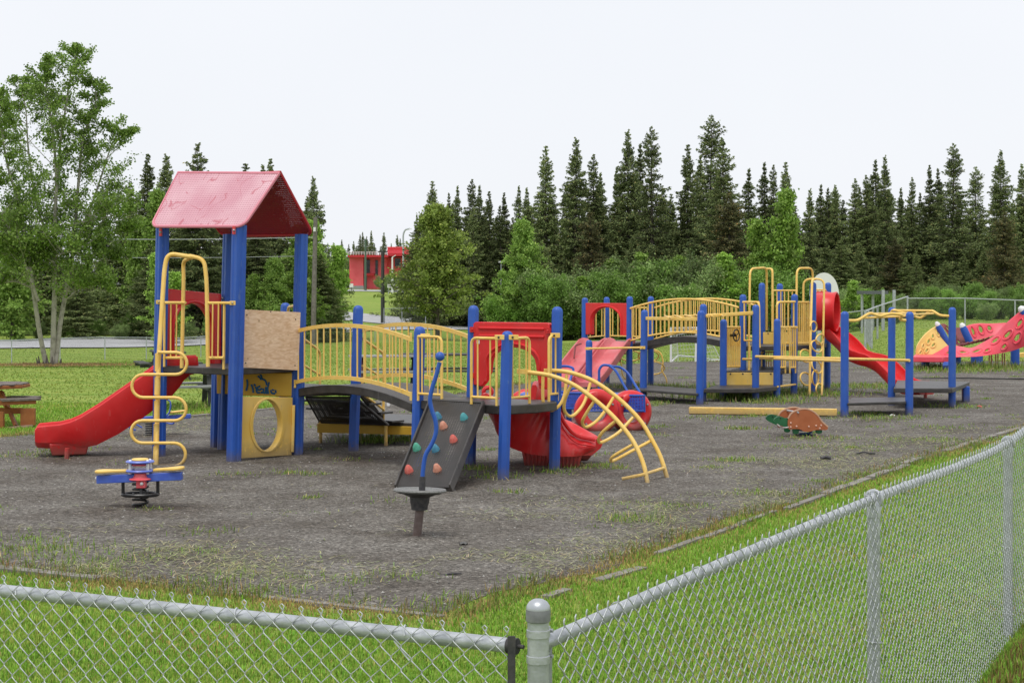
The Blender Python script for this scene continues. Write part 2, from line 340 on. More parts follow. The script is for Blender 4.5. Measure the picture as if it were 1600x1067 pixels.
def gravel_mat():
    m = bpy.data.materials.new('dark_pea_gravel'); m.use_nodes = True; n = m.node_tree; L = n.links; p = n.nodes['Principled BSDF']
    p.inputs['Roughness'].default_value = .9; p.inputs['Specular IOR Level'].default_value = .25
    t = n.nodes.new('ShaderNodeTexCoord')
    def nz(s, d=5):
        z = n.nodes.new('ShaderNodeTexNoise'); z.inputs['Scale'].default_value = s; z.inputs['Detail'].default_value = d; z.inputs['Roughness'].default_value = .65; L.new(t.outputs['Object'], z.inputs['Vector']); return z.outputs['Fac']
    vo = n.nodes.new('ShaderNodeTexVoronoi'); vo.inputs['Scale'].default_value = 55; L.new(t.outputs['Object'], vo.inputs['Vector'])
    r = n.nodes.new('ShaderNodeValToRGB'); e = r.color_ramp.elements
    sp = n.nodes.new('ShaderNodeSeparateColor'); L.new(vo.outputs['Color'], sp.inputs[0]); L.new(sp.outputs[0], r.inputs['Fac'])
    e[0].position = 0; e[0].color = (.078, .073, .067, 1); e[1].position = 1; e[1].color = (.34, .325, .305, 1)
    x = e.new(.55); x.color = (.150, .141, .130, 1); x = e.new(.92); x.color = (.225, .213, .198, 1)
    r2 = n.nodes.new('ShaderNodeValToRGB'); L.new(nz(.9, 6), r2.inputs['Fac']); e = r2.color_ramp.elements
    e[0].position = .35; e[0].color = (.76, .71, .66, 1); e[1].position = .66; e[1].color = (1.34, 1.33, 1.31, 1)
    r3 = n.nodes.new('ShaderNodeValToRGB'); L.new(nz(14, 6), r3.inputs['Fac']); e = r3.color_ramp.elements
    e[0].position = .3; e[0].color = (.55, .53, .5, 1); e[1].position = .7; e[1].color = (1.4, 1.4, 1.38, 1)
    def mul(a_, b_):
        q = n.nodes.new('ShaderNodeMix'); q.data_type = 'RGBA'; q.blend_type = 'MULTIPLY'; q.inputs[0].default_value = 1; L.new(a_, q.inputs[6]); L.new(b_, q.inputs[7]); return q.outputs[2]
    base_ = mul(mul(r.outputs[0], r2.outputs[0]), r3.outputs[0])
    # dug-over damp brown soil, plus shade under the equipment painted into the colour
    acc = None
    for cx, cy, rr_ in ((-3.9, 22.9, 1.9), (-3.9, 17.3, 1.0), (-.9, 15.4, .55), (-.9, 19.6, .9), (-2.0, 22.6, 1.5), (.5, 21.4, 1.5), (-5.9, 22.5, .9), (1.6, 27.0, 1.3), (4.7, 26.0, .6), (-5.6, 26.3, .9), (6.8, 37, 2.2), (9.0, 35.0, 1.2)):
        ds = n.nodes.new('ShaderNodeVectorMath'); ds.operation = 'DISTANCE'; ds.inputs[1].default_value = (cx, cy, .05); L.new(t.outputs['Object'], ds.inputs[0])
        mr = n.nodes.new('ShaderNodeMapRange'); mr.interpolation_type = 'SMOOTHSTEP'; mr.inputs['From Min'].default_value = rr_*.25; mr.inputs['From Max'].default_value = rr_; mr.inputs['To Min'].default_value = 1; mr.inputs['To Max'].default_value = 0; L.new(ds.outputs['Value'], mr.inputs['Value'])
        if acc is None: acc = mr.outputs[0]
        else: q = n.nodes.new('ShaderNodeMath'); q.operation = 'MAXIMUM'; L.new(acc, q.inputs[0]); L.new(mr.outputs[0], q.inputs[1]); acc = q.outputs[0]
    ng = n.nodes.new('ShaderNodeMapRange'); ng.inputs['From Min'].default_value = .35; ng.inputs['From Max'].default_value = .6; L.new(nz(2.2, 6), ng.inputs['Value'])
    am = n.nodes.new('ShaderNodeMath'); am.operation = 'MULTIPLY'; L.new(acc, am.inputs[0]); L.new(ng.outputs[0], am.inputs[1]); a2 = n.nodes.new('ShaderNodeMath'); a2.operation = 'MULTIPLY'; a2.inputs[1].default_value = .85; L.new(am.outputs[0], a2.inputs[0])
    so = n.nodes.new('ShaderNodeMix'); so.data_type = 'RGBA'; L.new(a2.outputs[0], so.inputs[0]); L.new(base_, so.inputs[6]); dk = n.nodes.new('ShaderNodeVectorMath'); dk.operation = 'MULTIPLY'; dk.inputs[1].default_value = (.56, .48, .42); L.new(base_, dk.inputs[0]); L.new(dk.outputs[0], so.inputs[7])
    L.new(so.outputs[2], p.inputs['Base Color'])
    b = n.nodes.new('ShaderNodeBump'); b.inputs['Strength'].default_value = .9; b.inputs['Distance'].default_value = .02
    ad = n.nodes.new('ShaderNodeMath'); ad.operation = 'ADD'; L.new(nz(40, 3), ad.inputs[0]); L.new(vo.outputs['Distance'], ad.inputs[1]); L.new(ad.outputs[0], b.inputs['Height']); L.new(b.outputs[0], p.inputs['Normal'])
    return m
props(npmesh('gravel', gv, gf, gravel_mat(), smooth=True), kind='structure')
GPOLY = np.array([p for p in LP]+[p for p in RP[::-1]])
def inpoly(x, y, P=GPOLY):
    r = np.zeros(len(x), bool); n = len(P)
    for i in range(n):
        x0, y0 = P[i]; x1, y1 = P[(i+1) % n]
        c = ((y0 > y) != (y1 > y)) & (x < (x1-x0)*(y-y0)/((y1-y0) if y1 != y0 else 1e-9)+x0); r ^= c
    return r
def edgedist(x, y, P=GPOLY):
    d = np.full(len(x), 1e9); n = len(P)
    for i in range(n):
        a_ = P[i]; b_ = P[(i+1) % n]; ab = b_-a_; t = np.clip(((x-a_[0])*ab[0]+(y-a_[1])*ab[1])/(ab@ab), 0, 1)
        d = np.minimum(d, np.hypot(x-a_[0]-t*ab[0], y-a_[1]-t*ab[1]))
    return d
# kerb timbers and concrete strips where they show
kb = MB(); random.seed(3)
def kerb(p0, p1, wd=.12, h=.035):
    p0, p1 = V(p0), V(p1); n = max(1, int((p1-p0).length/.9)); 
    for i in range(n):
        a_ = p0.lerp(p1, i/n+.004); b_ = p0.lerp(p1, (i+1)/n-.004); o = V((random.uniform(-.03, .03), random.uniform(-.03, .03), h/2+random.uniform(-.012, .006)))
        kb.beam(a_+o, b_+o, wd, h)
kerb(G(-60, 884), G(160, 907)); kerb(G(330, 925), G(700, 966), .08, .025); kerb(G(855, 936), G(890, 924), .08, .025); kerb(G(930, 908), G(1000, 888), .1, .02); kerb(G(1030, 868), G(1215, 800), .07, .025); kerb(G(1230, 797), G(1290, 775), .08, .03)
kerb(G(1288, 776), G(1440, 718), .11, .04); kerb(G(1475, 706), G(1600, 668), .12, .03)
kerb(G(200, 663), G(440, 639), .12, .05)
props(kb.build('kerb', CONC), kind='structure')
# roads
ROADM = mat('worn_asphalt', (.34, .34, .35), .85, col2=(.42, .42, .43), ns=.5, bump=.2, bs=20)
def ribbon(name, pts, wd, m):
    P = spl(pts, 10); vs = []; fs = []; n = 6
    for i, p in enumerate(P):
        t = (P[min(i+1, len(P)-1)]-P[max(i-1, 0)]); t.z = 0; t.normalize(); s_ = V((t.y, -t.x, 0))
        wi = wd if not callable(wd) else wd(i/(len(P)-1))
        for j in range(n+1):
            q = p+s_*wi*(j/n-.5); vs.append((q.x, q.y, ground(q.x, q.y)+.07))
    for i in range(len(P)-1):
        for j in range(n): fs.append((i*(n+1)+j, i*(n+1)+j+1, (i+1)*(n+1)+j+1, (i+1)*(n+1)+j))
    return props(npmesh(name, np.array(vs), np.array(fs), m, smooth=True), kind='structure')
def XYp(px, Y): return V(((px-CX)*Y/F, Y, 0))
ribbon('road', [XYp(-700,100), XYp(-60,106), XYp(0,106.5), XYp(150,111), XYp(300,118), XYp(420,136), XYp(520,151), XYp(640,158), XYp(740,164), XYp(900,176), XYp(1100,190)], lambda t: 12 if t < .45 else 7, ROADM)
ribbon('side_road', [XYp(735,168), XYp(680,172), XYp(600,181), XYp(540,186), XYp(480,192), XYp(400,200), XYp(250,215)], 11, ROADM)
ribbon('car_park', [XYp(480,262), XYp(560,262), XYp(660,262), XYp(760,262)], 16, ROADM)
# ---------------------------------------------------------------- grass blades
def tint_mat(name, rough=.75, trans=.25):
    m = bpy.data.materials.new(name); m.use_nodes = True; n = m.node_tree; L = n.links; p = n.nodes['Principled BSDF']; out = n.nodes['Material Output']
    a_ = n.nodes.new('ShaderNodeAttribute'); a_.attribute_name = 'tint'; L.new(a_.outputs['Color'], p.inputs['Base Color']); p.inputs['Roughness'].default_value = rough; p.inputs['Specular IOR Level'].default_value = .3
    tr = n.nodes.new('ShaderNodeBsdfTranslucent'); L.new(a_.outputs['Color'], tr.inputs['Color']); ms = n.nodes.new('ShaderNodeMixShader'); ms.inputs[0].default_value = trans
    L.new(p.outputs[0], ms.inputs[1]); L.new(tr.outputs[0], ms.inputs[2]); L.new(ms.outputs[0], out.inputs['Surface']); return m
BLADE = tint_mat('grass_blade')
def blades(name, x, y, z, h, wd, col, lean=.5, kind='stuff', label=None, cat=None, flat=False):
    n = len(x); az = rng.uniform(0, 2*np.pi, n); ln = np.abs(rng.normal(0, lean, n)) if not flat else np.full(n, 1.45)
    dx = np.cos(az)*np.sin(ln)*h; dy = np.sin(az)*np.sin(ln)*h; dz = np.maximum(np.cos(ln)*h, .004)
    pa = az+np.pi/2+rng.normal(0, .5, n); wx = np.cos(pa)*wd/2; wy = np.sin(pa)*wd/2
    v0 = np.stack([x-wx, y-wy, z], -1); v1 = np.stack([x+wx, y+wy, z], -1)
    m1 = np.stack([x+dx*.45+wx*.8, y+dy*.45+wy*.8, z+dz*.62], -1); m0 = np.stack([x+dx*.45-wx*.8, y+dy*.45-wy*.8, z+dz*.62], -1)
    tp = np.stack([x+dx, y+dy, z+dz], -1)
    v = np.stack([v0, v1, m1, m0, tp], 1).reshape(-1, 3); b = np.arange(n)*5
    f1 = np.stack([b, b+1, b+2], -1); f2 = np.stack([b, b+2, b+3], -1); f3 = np.stack([b+3, b+2, b+4], -1)
    o = npmesh(name, v, np.concatenate([f1, f2, f3]), BLADE, attr=np.repeat(col, 5, 0))
    return props(o, label, cat, kind=kind)
def scatter(n, y0, y1, pw, um=.36):
    """points inside the wedge the camera sees (plus margin), density falling with distance"""
    t = rng.random(n); Y = (y0**(2-pw)+t*(y1**(2-pw)-y0**(2-pw)))**(1/(2-pw)); X = rng.uniform(-um, um, n)*(Y+1.0); return X, Y
def gcol(n, base, var=.25):
    b = np.array(base)[None]*(1+rng.normal(0, var, (n, 1))); b = b*(1+rng.normal(0, .08, (n, 3))); return np.clip(b, .005, .8)
X, Y = scatter(820000, 3.6, 34, 1.75)
ins = inpoly(X, Y); ed = edgedist(X, Y); keep = ~ins | ((ed < .10) & (rng.random(len(X)) < .5)); X, Y, ed, ins = X[keep], Y[keep], ed[keep], ins[keep]
pn = vnoise(X, Y, .9, 11)*.6+vnoise(X, Y, 3.1, 12)*.4; n = len(X)
col = gcol(n, (.215, .38, .045)); yl = gcol(n, (.34, .43, .085)); br = gcol(n, (.42, .32, .12))
k = (rng.random(n) < np.clip((pn-.42)*1.4, 0, 1))[:, None]; col = np.where(k, yl, col)
k = (rng.random(n) < (.02+.85*np.exp(-(ed/.36)**2)*(vnoise(X, Y, 1.3, 13)*1.5)+.22*np.clip((vnoise(X, Y, .6, 14)-.64)*4, 0, 1)))[:, None]; col = np.where(k, br, col)
# ground outside the fence, lower right, is dry
d_out = ((X-.074)*.878-(Y-4.7)*.478); k = ((d_out > .1) & (rng.random(n) < .55))[:, None]; col = np.where(k, gcol(n, (.22, .16, .055)), col)
h = rng.uniform(.015, .036, n)*(1+.4*pn)*(1+Y/60); h = np.where(d_out > .1, h*1.9, h); wd = .0035*(1+Y/9)
blades('lawn_grass', X, Y, bank(X, Y)-.004, h, wd, col, .55, label='short mown green grass of the lawn', cat='grass')
# shaggier tufts along the gravel margin
X, Y = scatter(260000, 9, 56, 1.5); ed = edgedist(X, Y); k = (ed < .16*(1+Y/40)) & (vnoise(X, Y, 1.1, 21) > .42); X, Y = X[k], Y[k]; n = len(X)
col = np.where((rng.random(n) < .45)[:, None], gcol(n, (.30, .22, .09)), gcol(n, (.16, .22, .045)))
blades('margin_grass', X, Y, bank(X, Y), rng.uniform(.04, .11, n), .004*(1+Y/12), col, .8, label='shaggy half dry grass along the edge of the gravel', cat='grass')
# straw clippings lying on the gravel
X, Y = scatter(420000, 11, 30, 1.75); z = vnoise(X, Y, .45, 31)*.55+vnoise(X, Y, 1.6, 32)*.45
ed = edgedist(X, Y); A = np.clip((z-.44)*2.0, 0, 1)*np.clip(1.15-ed/2.4, .02, .9); k = inpoly(X, Y) & (rng.random(len(X)) < A); X, Y = X[k], Y[k]; n = len(X)
col = np.where((rng.random(n) < .5)[:, None], gcol(n, (.50, .46, .26)), gcol(n, (.33, .38, .14)))
blades('grass_clippings', X, Y, gz(X, Y)+.004, rng.uniform(.04, .14, n), .006+0*X, col, flat=True, label='pale cut grass strewn over the dark gravel', cat='clippings')
# weeds: clumps at given places plus random ones
cl = []
def weed(px, py, r=.25, n=160, hh=.10): cl.append((G(px, py), r, n, hh))
for a_ in [(365,745,.3,130,.06),(450,742,.2,120,.07),(490,744,.2,120,.07),(780,750,.3,200,.09),(748,740,.2,150,.1),(870,742,.3,160,.08),(905,735,.3,200,.08),(960,735,.2,150,.08),(585,692,.45,700,.24),(640,690,.25,300,.18),(1150,722,.3,300,.08),(985,816,.3,300,.09),(1075,795,.3,160,.06),(1160,672,.3,260,.09),(1230,700,.4,200,.06),(1260,688,.6,260,.07),(1110,655,.6,260,.07),(1380,655,.8,700,.08),(1340,648,.5,400,.08),(1495,637,.7,500,.09),(1455,612,.9,700,.08),(1130,622,1.0,1600,.25),(1110,622,.4,700,.4),(1200,628,.9,1100,.15),(1270,618,1.0,1300,.13),(1340,606,1.3,1500,.12),(1240,612,1.0,800,.12),(620,608,.8,500,.1),(1400,604,1.2,900,.1),(1060,606,1.2,700,.12),(985,606,1.0,500,.1),(1480,580,2,1800,.16),(1530,576,1.5,1800,.3),(1560,578,1.5,700,.15),(240,800,.2,60,.05),(1000,790,.6,140,.05),(850,640,.8,300,.08),(1020,632,.4,300,.1),(430,680,.3,60,.06),(780,655,.4,200,.08),(570,665,.4,200,.1),(320,640,.6,700,.22),(300,637,.5,400,.2),(100,708,.5,300,.07),(40,715,.6,260,.06),(290,648,.8,250,.07),(640,905,.25,100,.08),(700,945,.3,160,.10),(820,915,.25,100,.08),(560,905,.2,60,.07),(90,860,.4,200,.09),(330,835,.3,120,.08),(150,880,.5,330,.10),(30,870,.5,280,.1),(60,845,.4,150,.08),(550,945,.3,150,.08),(330,912,.35,200,.08),(430,930,.3,160,.08),(940,730,.3,160,.06),(1290,755,.25,160,.06),(1345,745,.2,160,.06),(1180,775,.4,200,.06),(1330,700,.6,300,.05),(1470,690,.5,300,.06),(1480,670,.6,300,.06),(1400,690,.5,220,.05)]: weed(*a_)
random.seed(5)
for i in range(150):
    Y_ = random.uniform(12, 50)**1.0; X_ = random.uniform(-.33, .34)*Y_
    if inpoly(np.array([X_]), np.array([Y_]))[0]: cl.append((V((X_, Y_, 0)), random.uniform(.08, .35), random.randint(20, 130), random.uniform(.03, .08)))
xs, ys_, hs_ = [], [], []
for c, r, n_, hh in cl:
    xs.append(rng.normal(c.x, r*.55, n_)); ys_.append(rng.normal(c.y, r*.5, n_)); hs_.append(rng.uniform(.2, 1, n_)**1.5*hh)
X = np.concatenate(xs); Y = np.concatenate(ys_); hh = np.concatenate(hs_); n = len(X)
col = np.where((rng.random(n) < .22)[:, None], gcol(n, (.40, .36, .16)), gcol(n, (.20, .31, .05)))
z0 = np.where(inpoly(X, Y), gz(X, Y), 0)
blades('weeds', X, Y, z0, hh, .004+Y*.0003, col, 1.0, label='small green weed tufts growing through the gravel', cat='weeds')
# rough grass in the distance
X, Y = scatter(170000, 34, 120, 1.2, .34); k = ~inpoly(X, Y); X, Y = X[k], Y[k]; n = len(X); z0 = np.array([ground(a_, b_) for a_, b_ in zip(X, Y)])
pn = vnoise(X, Y, .25, 41); col = np.where((rng.random(n) < pn)[:, None], gcol(n, (.25, .31, .06), .12), gcol(n, (.17, .27, .045), .12))
blades('field_grass', X, Y, z0, rng.uniform(.015, .035, n), .02+Y*.0004, col, .9, label='mown grass of the wide field beyond the gravel', cat='grass')

# paler stones lying on the gravel
X, Y = scatter(3600, 11, 45, 1.5); k = inpoly(X, Y); X, Y = X[k], Y[k]; n = len(X); sz = rng.uniform(.004, .011, n)*(1+Y/50); z = gz(X, Y)+sz*.4
u = np.array([(1,0,0),(0,1,0),(-1,0,0),(0,-1,0),(0,0,.8),(0,0,-.8)], float); rr_ = rng.uniform(.6, 1.3, (n, 6, 1)); v = (np.stack([X, Y, z], -1)[:, None]+u[None]*rr_*sz[:, None, None]).reshape(-1, 3)
f = np.array([(0,1,4),(1,2,4),(2,3,4),(3,0,4),(1,0,5),(2,1,5),(3,2,5),(0,3,5)]); f = (np.arange(n)[:, None, None]*6+f[None]).reshape(-1, 3)
g_ = rng.uniform(.15, .55, (n, 1)); props(npmesh('pebbles', v, f, BLADE, attr=np.repeat(g_*np.array([[1, .96, .9]]), 6, 0)), 'scattered pale pebbles on the dark gravel', 'pebbles', kind='stuff')
# ---------------------------------------------------------------- near play structure
def post(par, top, base, Y, wd=.135, m=BLUE, n=8, name='post', dome=True, Yt=None, rot=math.pi/8):
    """post given by its top and base pixels at a distance; leans as it really does"""
    t = W(top[0], top[1], Yt or Y); b = V(((base-CX)*Y/F, Y, -.03)) if not isinstance(base, V) else base
    ax = t-b; L = ax.length; r = wd/2*1.06
    mb = MB()
    if dome: prof = [(r, 0), (r, L-r*.95), (r*.93, L-r*.55), (r*.75, L-r*.26), (r*.45, L-r*.07), (0, L)]
    else: prof = [(r, 0), (r, L-.01), (r*.9, L)]
    mb.lathe(prof, b, n, ax, rot=rot); return mb.build(name, m, par, ang=34, bevel=.006 if n == 8 else 0)
def sqpost(par, top, base, Y, wd=.15, rz=.6):
    t = W(top[0], top[1], Y); b = V(((base-CX)*Y/F, Y, -.03)); mb = MB(); g = .022; h = wd/2
    # square timber-like post with a routed groove down each face
    sec = []
    for k in range(4):
        a_ = k*math.pi/2+rz; u = V((math.cos(a_), math.sin(a_), 0)); v_ = V((-u.y, u.x, 0))
        for s_, d in ((-h+.012, h), (-g, h), (-g*.6, h-.008), (g*.6, h-.008), (g, h), (h-.012, h), (h-.003, h-.003)): sec.append(u*d+v_*s_)
    n = len(sec); vs = [b+s_ for s_ in sec]+[t+s_ for s_ in sec]
    mb.add(vs, [tuple(range(n))[::-1], tuple(range(n, 2*n))]+[(i, (i+1) % n, n+(i+1) % n, n+i) for i in range(n)])
    return mb.build('post', BLUE, par, ang=20)
def lerp3(a_, b_, t): return V(a_)*(1-t)+V(b_)*t
def at(a_, b_, u, z, n=0):
    a_, b_ = V((a_[0], a_[1], 0)), V((b_[0], b_[1], 0)); d = (b_-a_).normalized(); p = a_.lerp(b_, u)+V((d.y, -d.x, 0))*n; p.z = z; return p
def bars(par, a_, b_, u0, u1, z0, z1, nb, r=.018, rb=.011, ends=True, n=.0, round_end=None, ext=.09, name='guard_rail', m=YEL, plates=True):
    """railing between two posts: top and bottom rail, uprights, feet that reach down to the deck"""
    mb = MB(); P = lambda u, z: at(a_, b_, u, z, n)
    if round_end == 'R': mb.tube(rnd_corner([P(u0, z1), P(u1, z1), P(u1, z0-ext)], .09), r)
    elif round_end == 'L': mb.tube(rnd_corner([P(u0, z0-ext), P(u0, z1), P(u1, z1)], .09), r)
    else: mb.tube([P(u0, z1), P(u1, z1)], r)
    mb.tube([P(u0, z0), P(u1, z0)], r*.9)
    for i in range(nb):
        u = u0+(u1-u0)*(i+.5)/nb; mb.tube([P(u, z0), P(u, z1)], rb, 6)
    if ends and round_end != 'L': mb.tube([P(u0, z0-ext), P(u0, z1)], r*.9)
    if ends and round_end != 'R': mb.tube([P(u1, z0-ext), P(u1, z1)], r*.9)
    return mb.build(name, m, par)
def plate(par, pts, t, m, name, bevel=.006, mi=0):
    mb = MB(); P = [V(p) for p in pts]; nrm = (P[1]-P[0]).cross(P[2]-P[1]).normalized()
    mb.extrude(P, nrm*t); return mb.build(name, m, par, bevel=bevel)
def deck(par, pts, z, t=.10, m=DECK, name='deck'):
    mb = MB(); mb.extrude([V((p[0], p[1], z-t)) for p in pts], (0, 0, t)); return mb.build(name, m, par, bevel=.012)
def perf_mat(name, base, hole, pitch=.03, frac=.33):
    """vinyl-coated sheet with round punched holes; holes really let light through"""
    m = mat(name, base, .42, col2=tuple(c*1.6 for c in base), ns=8); n = m.node_tree; L = n.links; p = n.nodes['Principled BSDF']; out = n.nodes['Material Output']
    t = n.nodes.new('ShaderNodeTexCoord'); sc_ = n.nodes.new('ShaderNodeVectorMath'); sc_.operation = 'SCALE'; sc_.inputs['Scale'].default_value = 1/pitch; L.new(t.outputs['UV'], sc_.inputs[0])
    fr = n.nodes.new('ShaderNodeVectorMath'); fr.operation = 'FRACTION'; L.new(sc_.outputs[0], fr.inputs[0])
    ds = n.nodes.new('ShaderNodeVectorMath'); ds.operation = 'DISTANCE'; ds.inputs[1].default_value = (.5, .5, 0); L.new(fr.outputs[0], ds.inputs[0])
    lt = n.nodes.new('ShaderNodeMath'); lt.operation = 'LESS_THAN'; lt.inputs[1].default_value = frac; L.new(ds.outputs['Value'], lt.inputs[0])
    tr = n.nodes.new('ShaderNodeBsdfTransparent'); ms = n.nodes.new('ShaderNodeMixShader'); L.new(lt.outputs[0], ms.inputs[0]); L.new(p.outputs[0], ms.inputs[1]); L.new(tr.outputs[0], ms.inputs[2]); L.new(ms.outputs[0], out.inputs['Surface'])
    return m
PERF = perf_mat('perforated_vinyl_sheet', (.030, .027, .025), None, .032, .27)
def uvsheet(par, quad, t, m, name, nu_=1, nv_=1, rim=.02, rm=None):
    """thin perforated sheet (real thickness) with metric UVs and a raised rim tube"""
    q = [V(p) for p in quad]; nrm = (q[1]-q[0]).cross(q[3]-q[0]).normalized()*t; wu = (q[1]-q[0]).length; wv = (q[3]-q[0]).length
    me = bpy.data.meshes.new(name); off = OFF[par.name]; vs = [p-off for p in q]+[p+nrm-off for p in q]
    me.from_pydata([tuple(v_) for v_ in vs], [], [(3,2,1,0),(4,5,6,7),(0,1,5,4),(1,2,6,5),(2,3,7,6),(3,0,4,7)])
    uv = me.uv_layers.new(name='UVMap'); cor = [(0,0),(wu,0),(wu,wv),(0,wv)]*2
    for lp in me.loops: uv.data[lp.index].uv = cor[lp.vertex_index] if me.polygons[lp.index//4].index < 2 else (0, 0)
    me.materials.append(m); o = link(bpy.data.objects.new(name, me)); o.parent = par; OFF[o.name] = off
    if rim:
        mb = MB(); mb.tube([p+nrm*.5 for p in q], rim, 8, closed=True); r_ = mb.build('rim', rm or m, o); 
    return o
def lean_pt(px, Y, z): return V(((px-CX)*Y/F, Y, z))
S1 = thing('play_structure', 'near play structure with a pink gabled roof, plywood panel and black climbing wall', 'play structure', (-2.2, 22, 0))
p1, p2, p3, p4 = (-4.87, 22.96), (-3.72, 22.15), (-3.0, 23.1), (-4.17, 23.9)
q4, pa, pb, pc, pd, pe = (-3.41, 24.7), (-2.2, 23.7), (-1.21, 21.1), (-.54, 21.8), (-.10, 20.07), (.54, 21.06)
sqpost(S1, (254, 354), 248, 22.96, .145, .62); sqpost(S1, (374, 352), 365, 22.15, .15, .72); sqpost(S1, (471, 366), 463, 23.1, .135, .9)
sqpost(S1, (358, 366), 349, 23.9, .14, .62); sqpost(S1, (339.5, 585), 337, 24.3, .13, .62)
post(S1, (446, 473), 441, 24.7); post(S1, (560, 477), 552, 23.7, .142); post(S1, (656, 510), 650, 21.1, .142)
post(S1, (740, 477), 735, 21.8, .14); post(S1, (793, 517), 786, 20.07, .142); post(S1, (871, 479), 866, 21.06, .14)
# roof ------------------------------------------------------------
def roof_mat(name, col, col2, streak, hu=.62, hv=.38):
    m = mat(name, col, .5, col2=col2, ns=2.2, lo=.3, hi=.7); n = m.node_tree; L = n.links; p = n.nodes['Principled BSDF']; out = n.nodes['Material Output']
    t = n.nodes.new('ShaderNodeTexCoord'); sp = n.nodes.new('ShaderNodeSeparateXYZ'); L.new(t.outputs['UV'], sp.inputs[0])
    def math_(op, a_, b_=None, v=None):
        q = n.nodes.new('ShaderNodeMath'); q.operation = op; L.new(a_, q.inputs[0])
        if b_ is not None: L.new(b_, q.inputs[1])
        if v is not None: q.inputs[1].default_value = v
        return q.outputs[0]
    fu = math_('FRACT', math_('MULTIPLY', sp.outputs[0], v=1/.030)); fv = math_('FRACT', math_('MULTIPLY', sp.outputs[1], v=1/.034))
    h = math_('MULTIPLY', math_('LESS_THAN', fv, v=hv), math_('LESS_THAN', fu, v=hu))
    tr = n.nodes.new('ShaderNodeBsdfTransparent'); ms = n.nodes.new('ShaderNodeMixShader'); L.new(h, ms.inputs[0]); L.new(p.outputs[0], ms.inputs[1]); L.new(tr.outputs[0], ms.inputs[2]); L.new(ms.outputs[0], out.inputs['Surface'])
    if streak:   # worn scratches with a shape of their own
        mp = n.nodes.new('ShaderNodeMapping'); mp.inputs['Rotation'].default_value = (0, .5, 0); mp.inputs['Scale'].default_value = (3.2, 3.2, .9); L.new(t.outputs['Object'], mp.inputs[0])
        z = n.nodes.new('ShaderNodeTexNoise'); z.inputs['Scale'].default_value = 1.0; z.inputs['Detail'].default_value = 1.5; z.inputs['Distortion'].default_value = .8; L.new(mp.outputs[0], z.inputs['Vector'])
        ab = math_('ABSOLUTE', math_('SUBTRACT', z.outputs['Fac'], v=.52)); z2 = n.nodes.new('ShaderNodeTexNoise'); z2.inputs['Scale'].default_value = 1.7; z2.inputs['Detail'].default_value = 2; L.new(t.outputs['Object'], z2.inputs['Vector'])
        r = n.nodes.new('ShaderNodeValToRGB'); r.color_ramp.elements[0].position = 0; r.color_ramp.elements[0].color = (.85, .85, .85, 1); r.color_ramp.elements[1].position = .022; r.color_ramp.elements[1].color = (0, 0, 0, 1); L.new(ab, r.inputs['Fac'])
        gate = math_('GREATER_THAN', z2.outputs['Fac'], v=.47); gm = math_('MULTIPLY', r.outputs['Color'], gate)
        q = n.nodes.new('ShaderNodeMix'); q.data_type = 'RGBA'; L.new(gm, q.inputs[0]); old = p.inputs['Base Color'].links[0].from_socket; L.new(old, q.inputs[6]); q.inputs[7].default_value = (.50, .12, .16, 1); L.new(q.outputs[2], p.inputs['Base Color'])
    return m
ROOFO = roof_mat('faded_pink_roof', (.60, .28, .34), (.70, .42, .47), True, .34, .28); ROOFI = roof_mat('deep_red_roof', (.30, .012, .025), (.36, .02, .03), False)
RIMP = mat('pink_rim', (.66, .22, .28), .45); RIMR = mat('red_rim', (.42, .015, .03), .4)
roof_o = MB(); P1, P2, P3, P4 = [V((a_, b_, 0)) for a_, b_ in (p1, p2, p3, p4)]
ru = (P2-P1).normalized(); mR = (P2+P3)/2+ru*.26; mL = (P1+P4)/2-ru*.10
ridR = V((mR.x, mR.y, 3.93)); ridL = V((mL.x, mL.y, 3.93)); ridL = W(284, 277, 23.5); ridR = W(437, 271, 22.45)
eFL, eFR = W(236, 354, 22.85), W(380, 354, 22.0); eBR, eBL = W(489, 367, 23.15), W(348, 369, 24.1)
def roof_panel(A, B, Cc, D, outer, inner, name):
    """A-B eave, C-D ridge side; outer sheet and inner sheet 12 mm apart, rounded eave corners"""
    nrm = (B-A).cross(Cc-A).normalized()
    if nrm.z < 0: nrm = -nrm
    D = D-nrm*((D-A).dot(nrm))
    r = .12; e = (B-A).normalized(); up1 = (Cc-B).normalized(); up0 = (D-A).normalized()
    def loop(o): 
        pts = []
        for k in range(6): t = k/5*math.pi/2; pts.append(A+up0*r*(1-math.sin(t))+e*r*(1-math.cos(t)))
        for k in range(6): t = k/5*math.pi/2; pts.append(B+up1*r*(1-math.cos(t))-e*r*(1-math.sin(t)))
        return [p+o for p in pts+[Cc, D]]
    me = bpy.data.meshes.new(name); off = OFF[S1.name]; l1 = loop(nrm*.006); l0 = loop(-nrm*.006); n = len(l1)
    me.from_pydata([tuple(p-off) for p in l1+l0], [], [tuple(range(n)), tuple(range(n, 2*n))[::-1]]+[(i, n+i, n+(i+1) % n, (i+1) % n) for i in range(n)])
    uv = me.uv_layers.new(name='UVMap'); vv = nrm.cross(e)
    for pl in me.polygons:
        for li in pl.loop_indices:
            p = (l1+l0)[me.loops[li].vertex_index]-A; uv.data[li].uv = (p.dot(e), p.dot(vv)) 
        pl.material_index = 0 if pl.index == 0 else (1 if pl.index == 1 else 0)
    for m_ in (outer, inner): me.materials.append(m_)
    o = link(bpy.data.objects.new(name, me)); o.parent = S1; OFF[o.name] = off; return o, loop(V((0, 0, 0)))
rp, lpF = roof_panel(eFL, eFR, ridR, ridL, ROOFO, ROOFI, 'roof_panel'); mb = MB(); mb.tube(lpF, .022, 8, closed=True); mb.build('rim', RIMP, rp)
